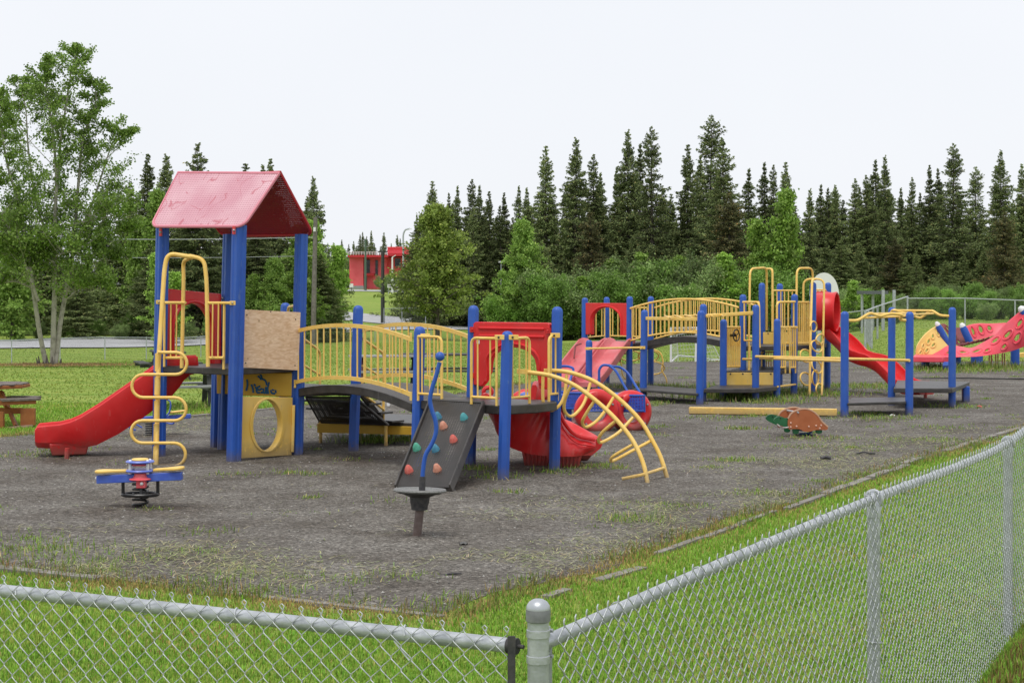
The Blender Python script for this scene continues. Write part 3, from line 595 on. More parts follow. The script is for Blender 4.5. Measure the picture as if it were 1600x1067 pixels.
rp, lpB = roof_panel(eBR, eBL, ridL, ridR, ROOFI, ROOFI, 'roof_panel'); mb = MB(); mb.tube(lpB, .024, 8, closed=True); mb.build('rim', RIMR, rp)
BRM = mat('bracket_red', (.62, .05, .05), .4)
for c in ((251, 363, 22.86), (365.5, 360, 22.03)):
    mb = MB(); mb.box(W(*c), .045, .02, .11, -.6); b_ = mb.build('roof_bracket', BRM, S1, bevel=.004)
    mb = MB(); mb.sphere(W(c[0], c[1], c[2]-.03), .017, 8, 6); mb.build('bolt', BOLT, b_)
# tower deck and panels ------------------------------------------
deck(S1, [p1, p2, p3, p4], 1.27, .09)
deck(S1, [p3, pa, q4, p4], .95, .12)
plate(S1, [W(378, 574, 22.3), W(465, 578, 22.98), W(468, 488, 22.98), W(380, 483.5, 22.3)], .018, None, 'plywood_panel', .002) if 0 else None
def ply_mat():
    m = mat('bare_plywood', (.78, .56, .37), .75, col2=(.84, .64, .46), ns=3); n = m.node_tree; L = n.links; p = n.nodes['Principled BSDF']; t = n.nodes.new('ShaderNodeTexCoord')
    mp = n.nodes.new('ShaderNodeMapping'); mp.inputs['Scale'].default_value = (1.4, 1.4, 5); L.new(t.outputs['Object'], mp.inputs[0])
    z = n.nodes.new('ShaderNodeTexNoise'); z.inputs['Scale'].default_value = 5; z.inputs['Detail'].default_value = 6; z.inputs['Distortion'].default_value = 1.5; L.new(mp.outputs[0], z.inputs['Vector'])
    v_ = n.nodes.new('ShaderNodeTexVoronoi'); v_.inputs['Scale'].default_value = 7.5; v_.inputs['Randomness'].default_value = .55
    mp2 = n.nodes.new('ShaderNodeMapping'); mp2.inputs['Scale'].default_value = (1.15, 1.15, .8); L.new(t.outputs['Object'], mp2.inputs[0]); L.new(mp2.outputs[0], v_.inputs['Vector'])
    r = n.nodes.new('ShaderNodeValToRGB'); r.color_ramp.elements[0].position = .05; r.color_ramp.elements[0].color = (.45, .38, .3, 1); r.color_ramp.elements[1].position = .16; r.color_ramp.elements[1].color = (1, 1, 1, 1); L.new(v_.outputs['Distance'], r.inputs['Fac'])
    r2 = n.nodes.new('ShaderNodeValToRGB'); r2.color_ramp.elements[0].position = .35; r2.color_ramp.elements[0].color = (.82, .72, .62, 1); r2.color_ramp.elements[1].position = .65; r2.color_ramp.elements[1].color = (1.05, 1.05, 1.05, 1); L.new(z.outputs['Fac'], r2.inputs['Fac'])
    old = p.inputs['Base Color'].links[0].from_socket
    for s_ in (r, r2):
        q = n.nodes.new('ShaderNodeMix'); q.data_type = 'RGBA'; q.blend_type = 'MULTIPLY'; q.inputs[0].default_value = 1; L.new(old, q.inputs[6]); L.new(s_.outputs[0], q.inputs[7]); old = q.outputs[2]
    L.new(old, p.inputs['Base Color']); return m
PLY = ply_mat()
pw_ = plate(S1, [W(378, 574, 22.3), W(465, 578.5, 22.98), W(468.5, 488, 22.98), W(380, 483.5, 22.3)], .018, PLY, 'plywood_panel', .002)
for c in ((462, 499), (461, 571), (384, 567), (386, 492), (423, 487)): mb = MB(); mb.sphere(W(c[0], c[1], 22.3+(c[0]-380)/88*.68-.03), .009, 6, 4); mb.build('screw', IRON, pw_)
mb = MB(); mb.tube(rnd_corner([W(374, 560, 22.35), W(374, 486, 22.35), W(377, 480, 22.35)], .05), .016); mb.build('guard_rail', RIMR, S1)
mb = MB(); mb.tube(rnd_corner([W(450, 520, 24.3), W(450, 480, 24.3), W(465, 477, 23.6)], .1), .02); mb.build('handrail', YEL, S1)
# yellow front panel with the oval window
A_, B_, C_, D_ = W(377, 716, 22.25), W(456, 711, 23.0), W(457.5, 621, 23.0), W(378, 620, 22.25)
def rect_oval(A_, B_, C_, D_, cx, cy, rx_, ry_, n=48):
    out, inn = [], []
    for k in range(n):
        t = 2*math.pi*k/n; c, s_ = math.cos(t), math.sin(t); m_ = max(abs(c), abs(s_)); u, v_ = .5+.5*c/m_, .5+.5*s_/m_
        bl = lambda u, v_: (A_*(1-u)+B_*u)*(1-v_)+(D_*(1-u)+C_*u)*v_
        out.append(bl(u, v_)); inn.append(bl(cx+rx_*c, cy+ry_*s_))
    return out, inn, bl
o_, i_, bl = rect_oval(A_, B_, C_, D_, .50, .53, .285, .43); nrm = (B_-A_).cross(D_-A_).normalized()
mb = MB(); mb.ring(o_, i_, -nrm*.09)
_, i2, _ = rect_oval(A_, B_, C_, D_, .50, .53, .345, .46); mb.ring(i2, i_, nrm*.012)
pn_ = mb.build('oval_window_panel', YELP, S1, bevel=.008)
mb = MB(); mb.beam(W(459, 633, 22.99), W(457, 706, 22.99), .05, .04, up=(1, 0, 0)); mb.build('side_strip', YELP, pn_, bevel=.006)
# dark ochre riser behind with painted scribble
op = plate(S1, [at(p4, p3, -.05, .83), at(p4, p3, .97, .83), at(p4, p3, .97, 1.19), at(p4, p3, -.05, 1.19)], .03, OCH, 'back_panel')
GRAF = mat('blue_spray_paint', (.01, .10, .22), .6); mb = MB(); Yg = 23.25
def gq(x, y): return W(200+x/4.103, 480+y/4.103, Yg+(x-750)/300*.02)
def stroke(*p, r=.014):
    pts = spl([gq(*q) for q in p], 5); mb.tube(pts, r, 6)
Yg = 23.0; op.location = (0, 0, 0)
plate(S1, [W(376, 618, 23.1), W(459, 619, 23.1), W(459, 583, 23.1), W(376, 582, 23.1)], .02, OCH, 'front_riser').parent = S1
Yg = 23.065
stroke((762, 462), (766, 495), (758, 535)); stroke((790, 495), (800, 520), (803, 548)); stroke((808, 492), (818, 505)); stroke((848, 505), (826, 520), (828, 545), (846, 548)); stroke((832, 440), (850, 455), (880, 470), (890, 500)); stroke((850, 430), (856, 450), (848, 465)); stroke((866, 520), (870, 545), (880, 552)); stroke((884, 510), (884, 545), (892, 552)); stroke((905, 480), (895, 520), (900, 555)); stroke((915, 530), (922, 550), (945, 553)); stroke((925, 525), (935, 535)); stroke((945, 530), (948, 550)); stroke((815, 512), (840, 530), (860, 520)); stroke((850, 545), (872, 548))
gr = mb.build('graffiti', GRAF, S1)
# slide hood panel between p1 and p4 ------------------------------
def hood(par, A_, B_, top0, top1, bot, m, name='slide_hood', aw=.30, ah=.62, thick=.10, sh=.5):
    """panel with an arched opening, A..B points on ground, heights; opening half width aw (fraction), spring height ah"""
    A_, B_ = V((A_[0], A_[1], 0)), V((B_[0], B_[1], 0)); d = (B_-A_); nrm = V((d.y, -d.x, 0)).normalized()
    P = lambda u, z: A_+d*u+V((0, 0, z))
    pts = [P(.04, bot), P(.04, top0), P(.96, top1), P(.96, bot), P(.5+aw, bot)]
    zt = bot+(min(top0, top1)-bot)*ah; n = 14
    for k in range(n+1):
        t = math.pi*k/n; pts.append(P(.5+aw*math.cos(t), zt+(min(top0, top1)-bot)*(.88-ah)*math.sin(t)))
    pts.append(P(.5-aw, bot)); mb = MB(); mb.extrude([p-nrm*thick/2 for p in pts], nrm*thick)
    # raised moulding round the opening
    for s_ in (-1, 1):
        arc = [P(.5+aw*1.12, bot+.02)]+[P(.5+aw*1.12*math.cos(math.pi*k/n), zt+(min(top0, top1)-bot)*(.905-ah)*math.sin(math.pi*k/n)) for k in range(n+1)]+[P(.5-aw*1.12, bot+.02)]
        mb.tube([p+nrm*s_*thick/2 for p in arc], .028, 8)
    return mb.build(name, m, par, bevel=.012)
hd_ = hood(S1, p1, p4, 2.34, 2.26, 1.20, RED, aw=.29, ah=.55)
for u, z in ((.04, 2.28), (.96, 2.2), (.04, 1.35), (.96, 1.35)): mb = MB(); mb.sphere(at(p1, p4, u, z, .06), .02, 8, 6); mb.build('bolt', BOLT, hd_)
# left slide -------------------------------------------------------
def slide_sec(w_, wall, belly, t=.03, taper=0):
    h = w_/2
    return [(-h, wall), (-h-t*.6, wall+.012), (-h-t*1.4, wall-.005), (-h-t*1.5, wall-.05), (-h-t*.9, -belly*.45), (-h*.8, -belly), (h*.8, -belly), (h+t*.9, -belly*.45), (h+t*1.5, wall-.05), (h+t*1.4, wall-.005), (h+t*.6, wall+.012), (h, wall), (h*.93, .06), (h*.7, .0), (-h*.7, .0), (-h*.93, .06)]
a_, b_ = V((-4.47, 23.42, 1.30)), V((-6.56, 22.93, .35)); path = []; secs = []
prof = [(-.02, 1.28, .10, .12), (.04, 1.27, .11, .14), (.1, 1.245, .14, .2), (.16, 1.19, .16, .26), (.24, 1.06, .17, .3), (.4, .82, .17, .31), (.56, .58, .17, .3), (.68, .42, .17, .27), (.76, .345, .17, .22), (.84, .31, .165, .16), (.93, .30, .16, .15), (.985, .30, .15, .14), (1.0, .30, .11, .1)]
for t, z, wl, be in prof:
    p = a_.lerp(b_, t); p.z = z; path.append(p); secs.append(slide_sec(.5, wl, be))
sd_ = (b_-a_).cross(V((0, 0, 1))).normalized()
mb = MB(); mb.sweep(path, secs, sides=[sd_]*len(path)); sl = mb.build('slide', RED, S1, ang=35)
mb = MB(); q = a_.lerp(b_, .80); q2 = a_.lerp(b_, .62); dr = (b_-a_); dr.z = 0; dr.normalize()
tp = [W(140, 690, 22.9), W(140, 690, 23.25), W(76, 690, 23.05), W(76, 690, 22.7)]
top = [V((p.x, p.y, .22)) for p in tp]; mid = (top[0]+top[2])/2; bot = [mid.lerp(V((p.x, p.y, .22)), .84)+V((0, 0, -.17)) for p in top]
mb.add(bot+top, [(3,2,1,0),(4,5,6,7),(0,1,5,4),(1,2,6,5),(2,3,7,6),(3,0,4,7)])
mb.build('slide_base', RED, sl, bevel=.02)
mb = MB(); mb.tube([W(105, 700, 22.6), W(104, 723, 22.6)], .034); mb.build('slide_foot', RED, sl)
# arched entry rails and loop climber at the front (edge p1-p2) ---
Yt = 22.45
mb = MB(); T = lambda x, y, Y=22.45: W(x, y, Y)
mb.tube(rnd_corner([W(244, 730, 21.85), W(248, 560, 22.15), W(257, 420, 22.4), W(262, 396, 22.42), W(302, 402, 22.45)], .14, 6), .031, 10)
mb.tube(rnd_corner([W(296, 400, 22.45), W(319, 405, 22.4), W(323, 440, 22.35), W(325, 573, 22.3)], .14, 6), .029, 10)
mb.tube(rnd_corner([W(302, 401, 22.46), W(286, 408, 22.7), W(287, 430, 22.7), W(284, 575, 22.66)], .10, 6), .027, 10)
ar = mb.build('entry_arch', YEL, S1)
mb = MB()
def hb(x0, x1, y, Y0, Y1, r=.02): mb.tube([W(x0, y, Y0), W(x1, y, Y1)], r)
hb(246, 290, 473, 22.86, 22.6); hb(256, 290, 559, 22.85, 22.62)
for x, r in ((257, .017), (267, .011), (276, .011)): mb.tube([W(x, 473, 22.8), W(x-.5, 573 if x == 257 else 559, 22.8)], r, 6)
mb.build('guard_rail', YEL, S1)
mb = MB(); hb(322, 367, 473.5, 22.35, 22.08); hb(324, 350, 559, 22.32, 22.15)
for x, r in ((332, .011), (341, .011), (350, .02)): mb.tube([W(x+.5, 474, 22.2), W(x-.5, 577 if x == 350 else 559, 22.2)], r, 6)
gr_ = mb.build('guard_rail', YEL, S1)
for (x, y, Yx) in ((248, 472, 22.8), (363, 473.5, 21.98)):
    mb = MB(); mb.beam(W(x-4, y, Yx), W(x+5, y, Yx), .02, .055); k = mb.build('clamp', YEL, gr_, bevel=.004); mb = MB(); mb.sphere(W(x, y, Yx-.02), .014, 8, 6); mb.build('bolt', BOLT, k)
mb = MB(); xs_ = [(250, 292), (207, 247), (247, 291), (205, 246), (245, 290)]; yy = [550.5, 585, 621, 657, 692, 728]
pts = [W(248, 550.5, 22.0)]
for k, (y0, y1) in enumerate(zip(yy[:-1], yy[1:])):
    Yk = 22.0-.04*k; side = 1 if k % 2 == 0 else -1; cx = 246.5-1.2*k*.5; ex = (292 if side > 0 else 206)-1*(k//2); rr = (y1-y0)/2; cc = ex-side*rr
    if k == 0: pts = [W(247, y0, Yk)]
    pts.append(W(cc, y0, Yk))
    for j in range(1, 10): t = math.pi*j/10; pts.append(W(cc+side*rr*math.sin(t), (y0+y1)/2-rr*math.cos(t), Yk))
    pts.append(W(cc, y1, Yk))
pts.append(W(244, 728, 21.86)); mb.tube(pts, .0215, 10)
for y, Yk in ((566, 22.12), (603, 22.0), (640, 21.98), (676, 21.95), (711, 21.9)): mb.tube([W(246.8-(y-560)*.02, y-14, Yk), W(246.2-(y-560)*.02, y+14, Yk)], .036, 10)
mb.build('loop_climber', YEL, S1)
# bridge ------------------------------------------------------------
def bridge(par, a0, a1, b0, b1, z0, z1, rise, t=.11, n=14, lowt=None, name='bridge_deck', m=DECK):
    """a0-a1 front edge, b0-b1 back edge"""
    mb = MB(); vs = []
    for i in range(n+1):
        u = i/n; z = z0+(z1-z0)*u+rise*4*u*(1-u)
        for p, q in ((a0, a1), (b0, b1)):
            x = p[0]+(q[0]-p[0])*u; y = p[1]+(q[1]-p[1])*u; vs += [(x, y, z), (x, y, z-t)]
    fs = []
    for i in range(n):
        k = i*4; l = k+4; fs += [(k, k+2, l+2, l), (k+1, l+1, l+3, k+3), (k, l, l+1, k+1), (k+2, k+3, l+3, l+2)]
    fs += [(0, 1, 3, 2), (n*4, n*4+2, n*4+3, n*4+1)]; mb.add(vs, fs); return mb.build(name, m, par, bevel=.008)
b0_, b1_ = at(p3, pb, .03, 0, .02), at(p3, pb, .97, 0, .02); c0_, c1_ = at(pa, pc, .03, 0, -.02), at(pa, pc, .97, 0, -.02)
bridge(S1, b0_, b1_, c0_, c1_, .95, .87, .13)
def arch_rail(par, a_, b_, z0, z1, rise, hgt, nb, u0=.02, u1=.98, lo=.06, r=.02, rb=.0115, n=0, flat=True):
    mb = MB(); k = 16; P = lambda u, dz: at(a_, b_, u0+(u1-u0)*u, z0+(z1-z0)*u+rise*4*u*(1-u)+dz, n)
    for dz in (hgt, lo):
        for i in range(k): mb.beam(P(i/k, dz), P((i+1)/k+.002, dz), .026, .052)
    for i in range(nb):
        u = (i+.5)/nb; mb.tube([P(u, lo), P(u, hgt)], rb, 6)
    for u in (0, 1):
        for dz in (hgt, lo): mb.box(P(u, dz+.03 if dz == hgt else dz-.02), .03, .03, .11)
    return mb.build('bridge_railing', YEL, par)
arch_rail(S1, p3, pb, .98, .93, .13, .76, 17, n=.05); arch_rail(S1, pa, pc, .98, .93, .13, .76, 17, n=-.05)
# stairs behind with hand rails, low platform ----------------------
stair_dir = V((.62, .76, 0)).normalized(); e0 = V((q4[0], q4[1], 0)); e1_ = V((pa[0], pa[1], 0))
mb = MB()
for k in range(4):
    z = .83-.14*k; o = stair_dir*(.0+.24*k)
    mb.extrude([V((e0.x, e0.y, z-.03))+o, V((e1_.x, e1_.y, z-.03))+o, V((e1_.x, e1_.y, z-.03))+o+stair_dir*.26, V((e0.x, e0.y, z-.03))+o+stair_dir*.26], (0, 0, .03))
stp = mb.build('stair_tread', DECK, S1, bevel=.005)
uvsheet(S1, [W(478, 622, 24.5), W(556, 622, 23.75), W(606, 664, 24.2), W(499, 660, 25.0)], .02, PERF, 'perforated_stair_side', rim=.018, rm=DECK)
plate(S1, [W(560, 618, 23.85), W(596, 664, 24.35), W(596, 650, 24.35), W(566, 612, 23.85)], .03, DECK, 'stair_stringer')
plate(S1, [W(564, 622, 23.85), W(594, 663, 24.35), W(594, 648, 24.35), W(574, 622, 23.85)], .03, DECK, 'stair_cheek') if 0 else None
mb = MB(); mb.tube(rnd_corner([W(475, 530, 24.6), W(497, 546, 25.1), W(500, 552, 25.2), W(500, 605, 25.2)], .08), .019); mb.tube([W(475, 571, 24.6), W(499, 585, 25.2)], .017); mb.build('stair_rail', YEL, S1)
mb = MB(); mb.tube(rnd_corner([W(566, 529, 23.75), W(597, 550, 24.3), W(600, 556, 24.35), W(599, 656, 24.35)], .08), .02); mb.tube([W(566, 571, 23.75), W(598, 590, 24.3)], .016); mb.tube([W(570, 618, 23.75), W(600, 640, 24.35)], .018); mb.build('stair_rail', YEL, S1)
lp = [W(497, 660, 25.0), W(668, 661, 24.3), W(664, 648, 26.0), W(510, 648, 26.6)]; lp = [V((p.x, p.y, .37)) for p in lp]
deck(S1, lp, .37, .06)
plate(S1, [V((lp[0].x, lp[0].y-.01, .18)), V((lp[1].x, lp[1].y-.01, .20)), V((lp[1].x, lp[1].y-.01, .32)), V((lp[0].x, lp[0].y-.01, .32))], .03, OCH, 'platform_skirt')
for px, Y_ in ((501, 25.0), (562, 26.0), (603, 24.45), (645, 25.8)):
    mb = MB(); mb.tube([V(((px-CX)*Y_/F, Y_, .34)), V(((px-CX)*Y_/F, Y_, -.02))], .026); mb.build('leg', YEL, S1)
# right deck ---------------------------------------------------------
bul = [pb, pd, (.30, 20.35), (.56, 20.75), pe, pc]
deck(S1, bul, .92, .11)
bars(S1, pb, pd, .06, .34, 1.01, 1.73, 3, round_end='R', n=.06, name='guard_rail')
bars(S1, pb, pd, .68, .96, 1.01, 1.73, 2, round_end='L', n=.06, name='guard_rail')
g1 = bars(S1, pd, pe, .05, .44, 1.01, 1.73, 3, round_end='R', n=.04)
g2 = bars(S1, pd, pe, .80, .98, 1.01, 1.74, 2, round_end='L', n=.06)
for p_ in ((665, 525, 20.98), (781, 527, 19.97), (803, 527, 19.98), (868, 524, 20.9)):
    mb = MB(); mb.beam(W(p_[0]-8, p_[1], p_[2]), W(p_[0]+7, p_[1], p_[2]), .02, .06); k = mb.build('clamp', YEL, g1, bevel=.004); mb = MB(); mb.sphere(W(p_[0]-2, p_[1], p_[2]-.02), .014, 8, 6); mb.build('bolt', IRON, k)
# climbing wall
wall_q = [W(619, 763, 19.25), W(704, 763, 18.9), W(757, 631, 20.3), W(674, 626, 20.8)]
cw = uvsheet(S1, wall_q, .02, PERF, 'climbing_wall', rim=0)
mb = MB(); nrm = (wall_q[1]-wall_q[0]).cross(wall_q[3]-wall_q[0]).normalized()
for i in (1, 3):
    a_, b_ = wall_q[i], wall_q[(i+1) % 4]; mb.beam(a_, b_, .025, .11, up=nrm)
mb.beam(wall_q[2]-nrm*.02, wall_q[3]-nrm*.02, .04, .10, up=nrm)
mb.build('wall_side_flange', DECK, cw, bevel=.006)
uu, vv_ = (wall_q[1]-wall_q[0]), (wall_q[3]-wall_q[0])
nf = -nrm if nrm.y > 0 else nrm
HOLD = {'teal': mat('teal_hold', (.05, .26, .30), .6, col2=(.09, .36, .37), ns=30), 'blue': mat('blue_hold', (.035, .17, .28), .6, col2=(.08, .26, .36), ns=30), 'orange': mat('orange_hold', (.50, .18, .11), .6, col2=(.62, .30, .21), ns=30), 'red': mat('red_hold', (.55, .09, .07), .6, col2=(.64, .18, .14), ns=30), 'green': mat('green_hold', (.05, .30, .18), .6, col2=(.10, .38, .28), ns=30)}
random.seed(9)
for px, py, c in ((684, 652, 'blue'), (726, 657, 'teal'), (694, 670, 'orange'), (711, 695, 'red'), (653, 706, 'green'), (683, 710, 'blue'), (642, 744, 'red'), (687, 744, 'orange')):
    f = (py-628)/(763-628); Y_ = 20.55-f*1.45-(px-690)/100*.35; c0 = W(px, py, Y_)+nf*.0; mb = MB()
    d0 = (c0-wall_q[0]).dot(nf); c0 = c0-nf*d0
    r_ = .047; k_ = random.uniform(0, 6); vsx = []
    prof = [(r_*1.0, .0), (r_*1.02, .018), (r_*.8, .045), (r_*.42, .07), (0, .078)]; base = len(mb.v)
    mb.lathe(prof, c0, 9, nf, rot=k_)
    mb.v = [tuple(V(v_)+V((0, 0, 1))*(.035*((V(v_)-c0).dot(nf)/.07))+V((1, 0, 0))*(.25*(V(v_)-c0).x*random.uniform(.3, 1))) for v_ in mb.v]
    h_ = mb.build('hand_hold', HOLD[c], cw, ang=60); mb = MB(); mb.sphere(c0+nf*.07+V((0, 0, .02)), .009, 6, 4); mb.build('bolt', IRON, h_)
# red arch panel and turning slide
def arch_panel():
    d = V((pe[0]-pc[0], pe[1]-pc[1], 0)); A_ = V((pc[0], pc[1], 0)); P = lambda u, z: A_+d*u+V((0, 0, z)); z0, z1 = 1.10, 2.0
    zz = lambda y, Y: H-(y-HY)*Y/F
    pts = [P(.05, 1.08), P(.05, 1.88), P(.08, 1.90), P(.94, 1.90), P(.96, 1.88), P(.96, 1.06), P(.84, 1.06), P(.81, 1.25)]
    for k in range(11): t = math.pi*k/10; pts.append(P(.53+.27*math.cos(t), 1.36+.22*math.sin(t)))
    pts += [P(.25, 1.25), P(.20, 1.12), P(.15, 1.06)]
    nrm = V((d.y, -d.x, 0)).normalized(); mb = MB(); mb.extrude([p-nrm*.04 for p in pts], nrm*.08)
    for z in (1.82, 1.72): mb.tube([P(.12, z)+nrm*.04, P(.90, z)+nrm*.04], .022, 8)
    mb.tube([p+nrm*.04 for p in [P(.86, 1.12), P(.84, 1.3)]+[P(.53+.32*math.cos(math.pi*k/10), 1.38+.25*math.sin(math.pi*k/10)) for k in range(11)]+[P(.22, 1.3), P(.2, 1.12)]], .02, 8)
    o = mb.build('slide_hood', RED, S1, bevel=.012); mb = MB()
    for u, z in ((.05, 1.8), (.05, 1.2), (.95, 1.8)): mb = MB(); mb.box(P(u, z)+nrm*.05, .07, .03, .07, .3); mb.sphere(P(u, z)+nrm*.06, .018, 8, 6); mb.build('bracket', RED, o)
    mb = MB(); mb.box(P(.115, 1.64)+nrm*.045, .045, .006, .05, -.6); mb.build('sticker', WHITE, o)
arch_panel()
path = [V((-.05, 21.35, .93)), V((-.02, 21.55, .91)), V((.03, 21.8, .84)), V((.13, 22.02, .74)), V((.30, 22.18, .62)), V((.50, 22.22, .52)), V((.66, 22.14, .42)), V((.78, 22.02, .345)), V((.82, 21.92, .31)), V((.86, 21.82, .30))]
pth = spl(path, 4); secs = []
for i in range(len(pth)):
    t = i/(len(pth)-1); h = .31; wl = .17+.16*math.sin(math.pi*min(t*1.15, 1)); be = .16+.26*math.sin(math.pi*min(t*1.05, 1))**.7
    secs.append([(-h, wl*.3), (-h-.03, wl*.3), (-h-.06, wl*.3-.04), (-h-.03, -be*.4), (-h*.7, -be), (h*.7, -be), (h+.03, -be*.4), (h+.07, wl-.04), (h+.05, wl), (h, wl), (h*.9, .06), (h*.6, 0), (-h*.6, 0), (-h*.9, .06)])
mb = MB(); mb.sweep(pth, secs)
# ribs down the outside of the near wall
sl2 = mb.build('turning_slide', RED, S1, ang=38)
mb = MB()
Z = lambda x, y, Y: W(x, y, Y)
def shell(rows, name, par, m):
    mb = MB(); n = len(rows[0]); vs = [p for r in rows for p in r]; k = len(rows)
    back = [p+V((.02, .05, 0)) for p in vs]; fs = [(i*n+j, i*n+j+1, (i+1)*n+j+1, (i+1)*n+j) for i in range(k-1) for j in range(n-1)]
    N = n*k; fs += [tuple(N+x for x in f)[::-1] for f in fs]
    ring_ = [j for j in range(n)]+[i*n+n-1 for i in range(1, k)]+[(k-1)*n+j for j in range(n-2, -1, -1)]+[i*n for i in range(k-2, 0, -1)]
    fs += [(ring_[i], N+ring_[i], N+ring_[(i+1) % len(ring_)], ring_[(i+1) % len(ring_)]) for i in range(len(ring_))]
    mb.add(vs+back, fs); return mb.build(name, m, par, ang=50)
# fluted outer wall of the turning slide
rows = []
top = spl([W(765, 628, 20.95), W(800, 632, 21.0), W(840, 628, 21.15), W(866, 612, 21.3), W(872, 640, 21.35), W(884, 664, 21.45), W(900, 679, 21.5), W(928, 686, 21.5)], 6)
botl = spl([W(770, 650, 21.35), W(776, 676, 21.4), W(795, 697, 21.3), W(825, 708, 21.2), W(855, 712, 21.15), W(880, 713, 21.2), W(905, 712, 21.35), W(928, 704, 21.5)], 6)
for i, (a_, b_) in enumerate(zip(top, botl)):
    r = []
    for j in range(9):
        t = j/8; p = a_.lerp(b_, t); p.y -= .10*math.sin(math.pi*t*.9)+.016*math.sin(i*1.3)*math.sin(math.pi*t); r.append(p)
    rows.append(r)
shell(rows, 'slide_wall', sl2, RED)
mb = MB(); mb.tube(spl([W(866, 616, 21.22), W(873, 642, 21.28), W(885, 665, 21.35), W(901, 680, 21.42), W(930, 687, 21.4)], 6), .026, 8); mb.tube(spl([W(869, 640, 21.2), W(882, 672, 21.25), W(900, 691, 21.3), W(929, 697, 21.34)], 6), .012, 6); mb.build('slide_lip', RED, sl2)
mb = MB()
for x0, x1, xb0, xb1, Y_, yb in ((814, 862, 820, 858, 21.6, 724), (862, 912, 866, 904, 21.4, 731)):
    A0_ = [W(x0, 700, Y_), W(x1, 700, Y_), W(x1, 700, Y_)+V((0, .35, 0)), W(x0, 700, Y_)+V((0, .35, 0))]; B0_ = [W(xb0, yb, Y_), W(xb1, yb, Y_), W(xb1, yb, Y_)+V((0, .3, 0)), W(xb0, yb, Y_)+V((0, .3, 0))]
    for p in B0_: p.z = .01
    n0 = 7; 
    mb.add(B0_+A0_, [(3,2,1,0),(4,5,6,7),(0,1,5,4),(1,2,6,5),(2,3,7,6),(3,0,4,7)])
    for k in range(n0): 
        u = (k+.5)/n0; mb.tube([A0_[0].lerp(A0_[1], u)+V((0, -.004, 0)), B0_[0].lerp(B0_[1], u)+V((0, -.004, 0))], .018, 6)
mb.build('slide_base', RED, sl2, bevel=.01)
# arch climber
r1 = [(824.6, 581.4), (861, 587), (894, 600), (921, 618), (945.5, 638.5), (964.6, 657.5), (983.6, 680.6), (997, 703.7), (1006.7, 729.5), (1012.5, 758)]
r2 = [(858.6, 578.7), (888.5, 581.4), (923.8, 593.6), (953.7, 612.7), (981, 635.8), (1002.6, 660), (1019, 687.4), (1032.5, 714.6), (1043.4, 749.5)]
R1 = spl([W(x, y, 20.45-.62*i/9) for i, (x, y) in enumerate(r1)], 6); R2 = spl([W(x, y, 20.95-.55*i/8) for i, (x, y) in enumerate(r2)], 6)
mb = MB(); mb.tube(R1, .027, 10); mb.tube(R2, .027, 10); ac = mb.build('arch_climber', YEL, S1)
def on(R, px):
    return min(R, key=lambda p: abs(CX+F*p.x/p.y-px))
def on_y(R, py):
    return min(R, key=lambda p: abs(HY-F*(p.z-H)/p.y-py))
q720 = lambda x, y: (780+x/5.927, 560+y/5.927)
hoops = [([(405, 150), (405, 380), (430, 455), (490, 480), (560, 430), (605, 330), (625, 150)]),
         ([(665, 250), (610, 380), (605, 480), (655, 535), (720, 500), (790, 400), (845, 225)]),
         ([(890, 380), (800, 520), (770, 590), (805, 635), (900, 580), (990, 470), (1065, 350)]),
         ([(1080, 575), (960, 680), (920, 750), (950, 775), (1100, 690), (1240, 545)]),
         ([(1235, 800), (1080, 890), (1035, 930), (1060, 945), (1240, 850), (1400, 765)])]
for k, hp in enumerate(hoops):
    mb = MB(); n = len(hp); pts = []
    y0 = on(R1, q720(*hp[0])[0]).y if k else 20.75; y1 = on(R2, q720(*hp[-1])[0]).y
    for i, q in enumerate(hp):
        px, py = q720(*q); pts.append(W(px, py, y0+(y1-y0)*i/(n-1)))
    mb.tube(spl(pts, 6), .02, 8); mb.build('hoop_rung', YEL, S1)
mb = MB(); mb.tube([W(972, 748, 19.9), W(1006, 741, 19.85), W(1037, 731, 20.4)], .02, 8); mb.build('hoop_rung', YEL, S1)
mb = MB(); mb.beam(W(808, 580, 20.35), W(826, 581, 20.45), .02, .06); mb.build('clamp', YEL, ac, bevel=.004)
mb = MB(); mb.beam(W(850, 579, 20.9), W(862, 579, 20.95), .02, .05); mb.build('clamp', YEL, ac, bevel=.004)
# ---------------------------------------------------------------- spinner pole
SB = G(651, 845); SP = thing('standing_spinner', 'round standing spinner disc with a wavy blue handle pole in front of the climbing wall', 'spinner', SB)
Ys = SB.y; mb = MB(); mb.tube([W(650, 850, Ys), W(656, 796, Ys)], .041, 12); mb.build('stem', mat('rusty_steel', (.11, .075, .065), .7, col2=(.16, .12, .11), ns=20, bump=.3), SP)
c0 = W(656, 768, Ys); ax = V((.02, .04, 1)).normalized()
mb = MB(); mb.lathe([(.045, -.17), (.075, -.165), (.078, -.13), (.088, -.10), (.092, -.05), (.16, -.02), (.20, -.015), (.20, -.01), (.10, -.008)], c0, 20, ax); mb.build('hub', IRON, SP)
DT = perf_mat('perforated_disc', (.16, .16, .155), None, .026, .3)
mb = MB(); mb.lathe([(.0001, .0), (.205, -.006), (.238, .0), (.246, .012), (.238, .026), (.222, .022), (.20, .010), (.0001, .014)], c0, 40, ax); mb.build('disc', mat('worn_grey_disc', (.13, .13, .125), .5, col2=(.24, .24, .23), ns=60, bump=.5, bs=150), SP)
mb = MB(); mb.tube([c0+V((.02, 0, -.01)), W(660, 744, Ys)], .030, 10); mb.build('collar', IRON, SP)
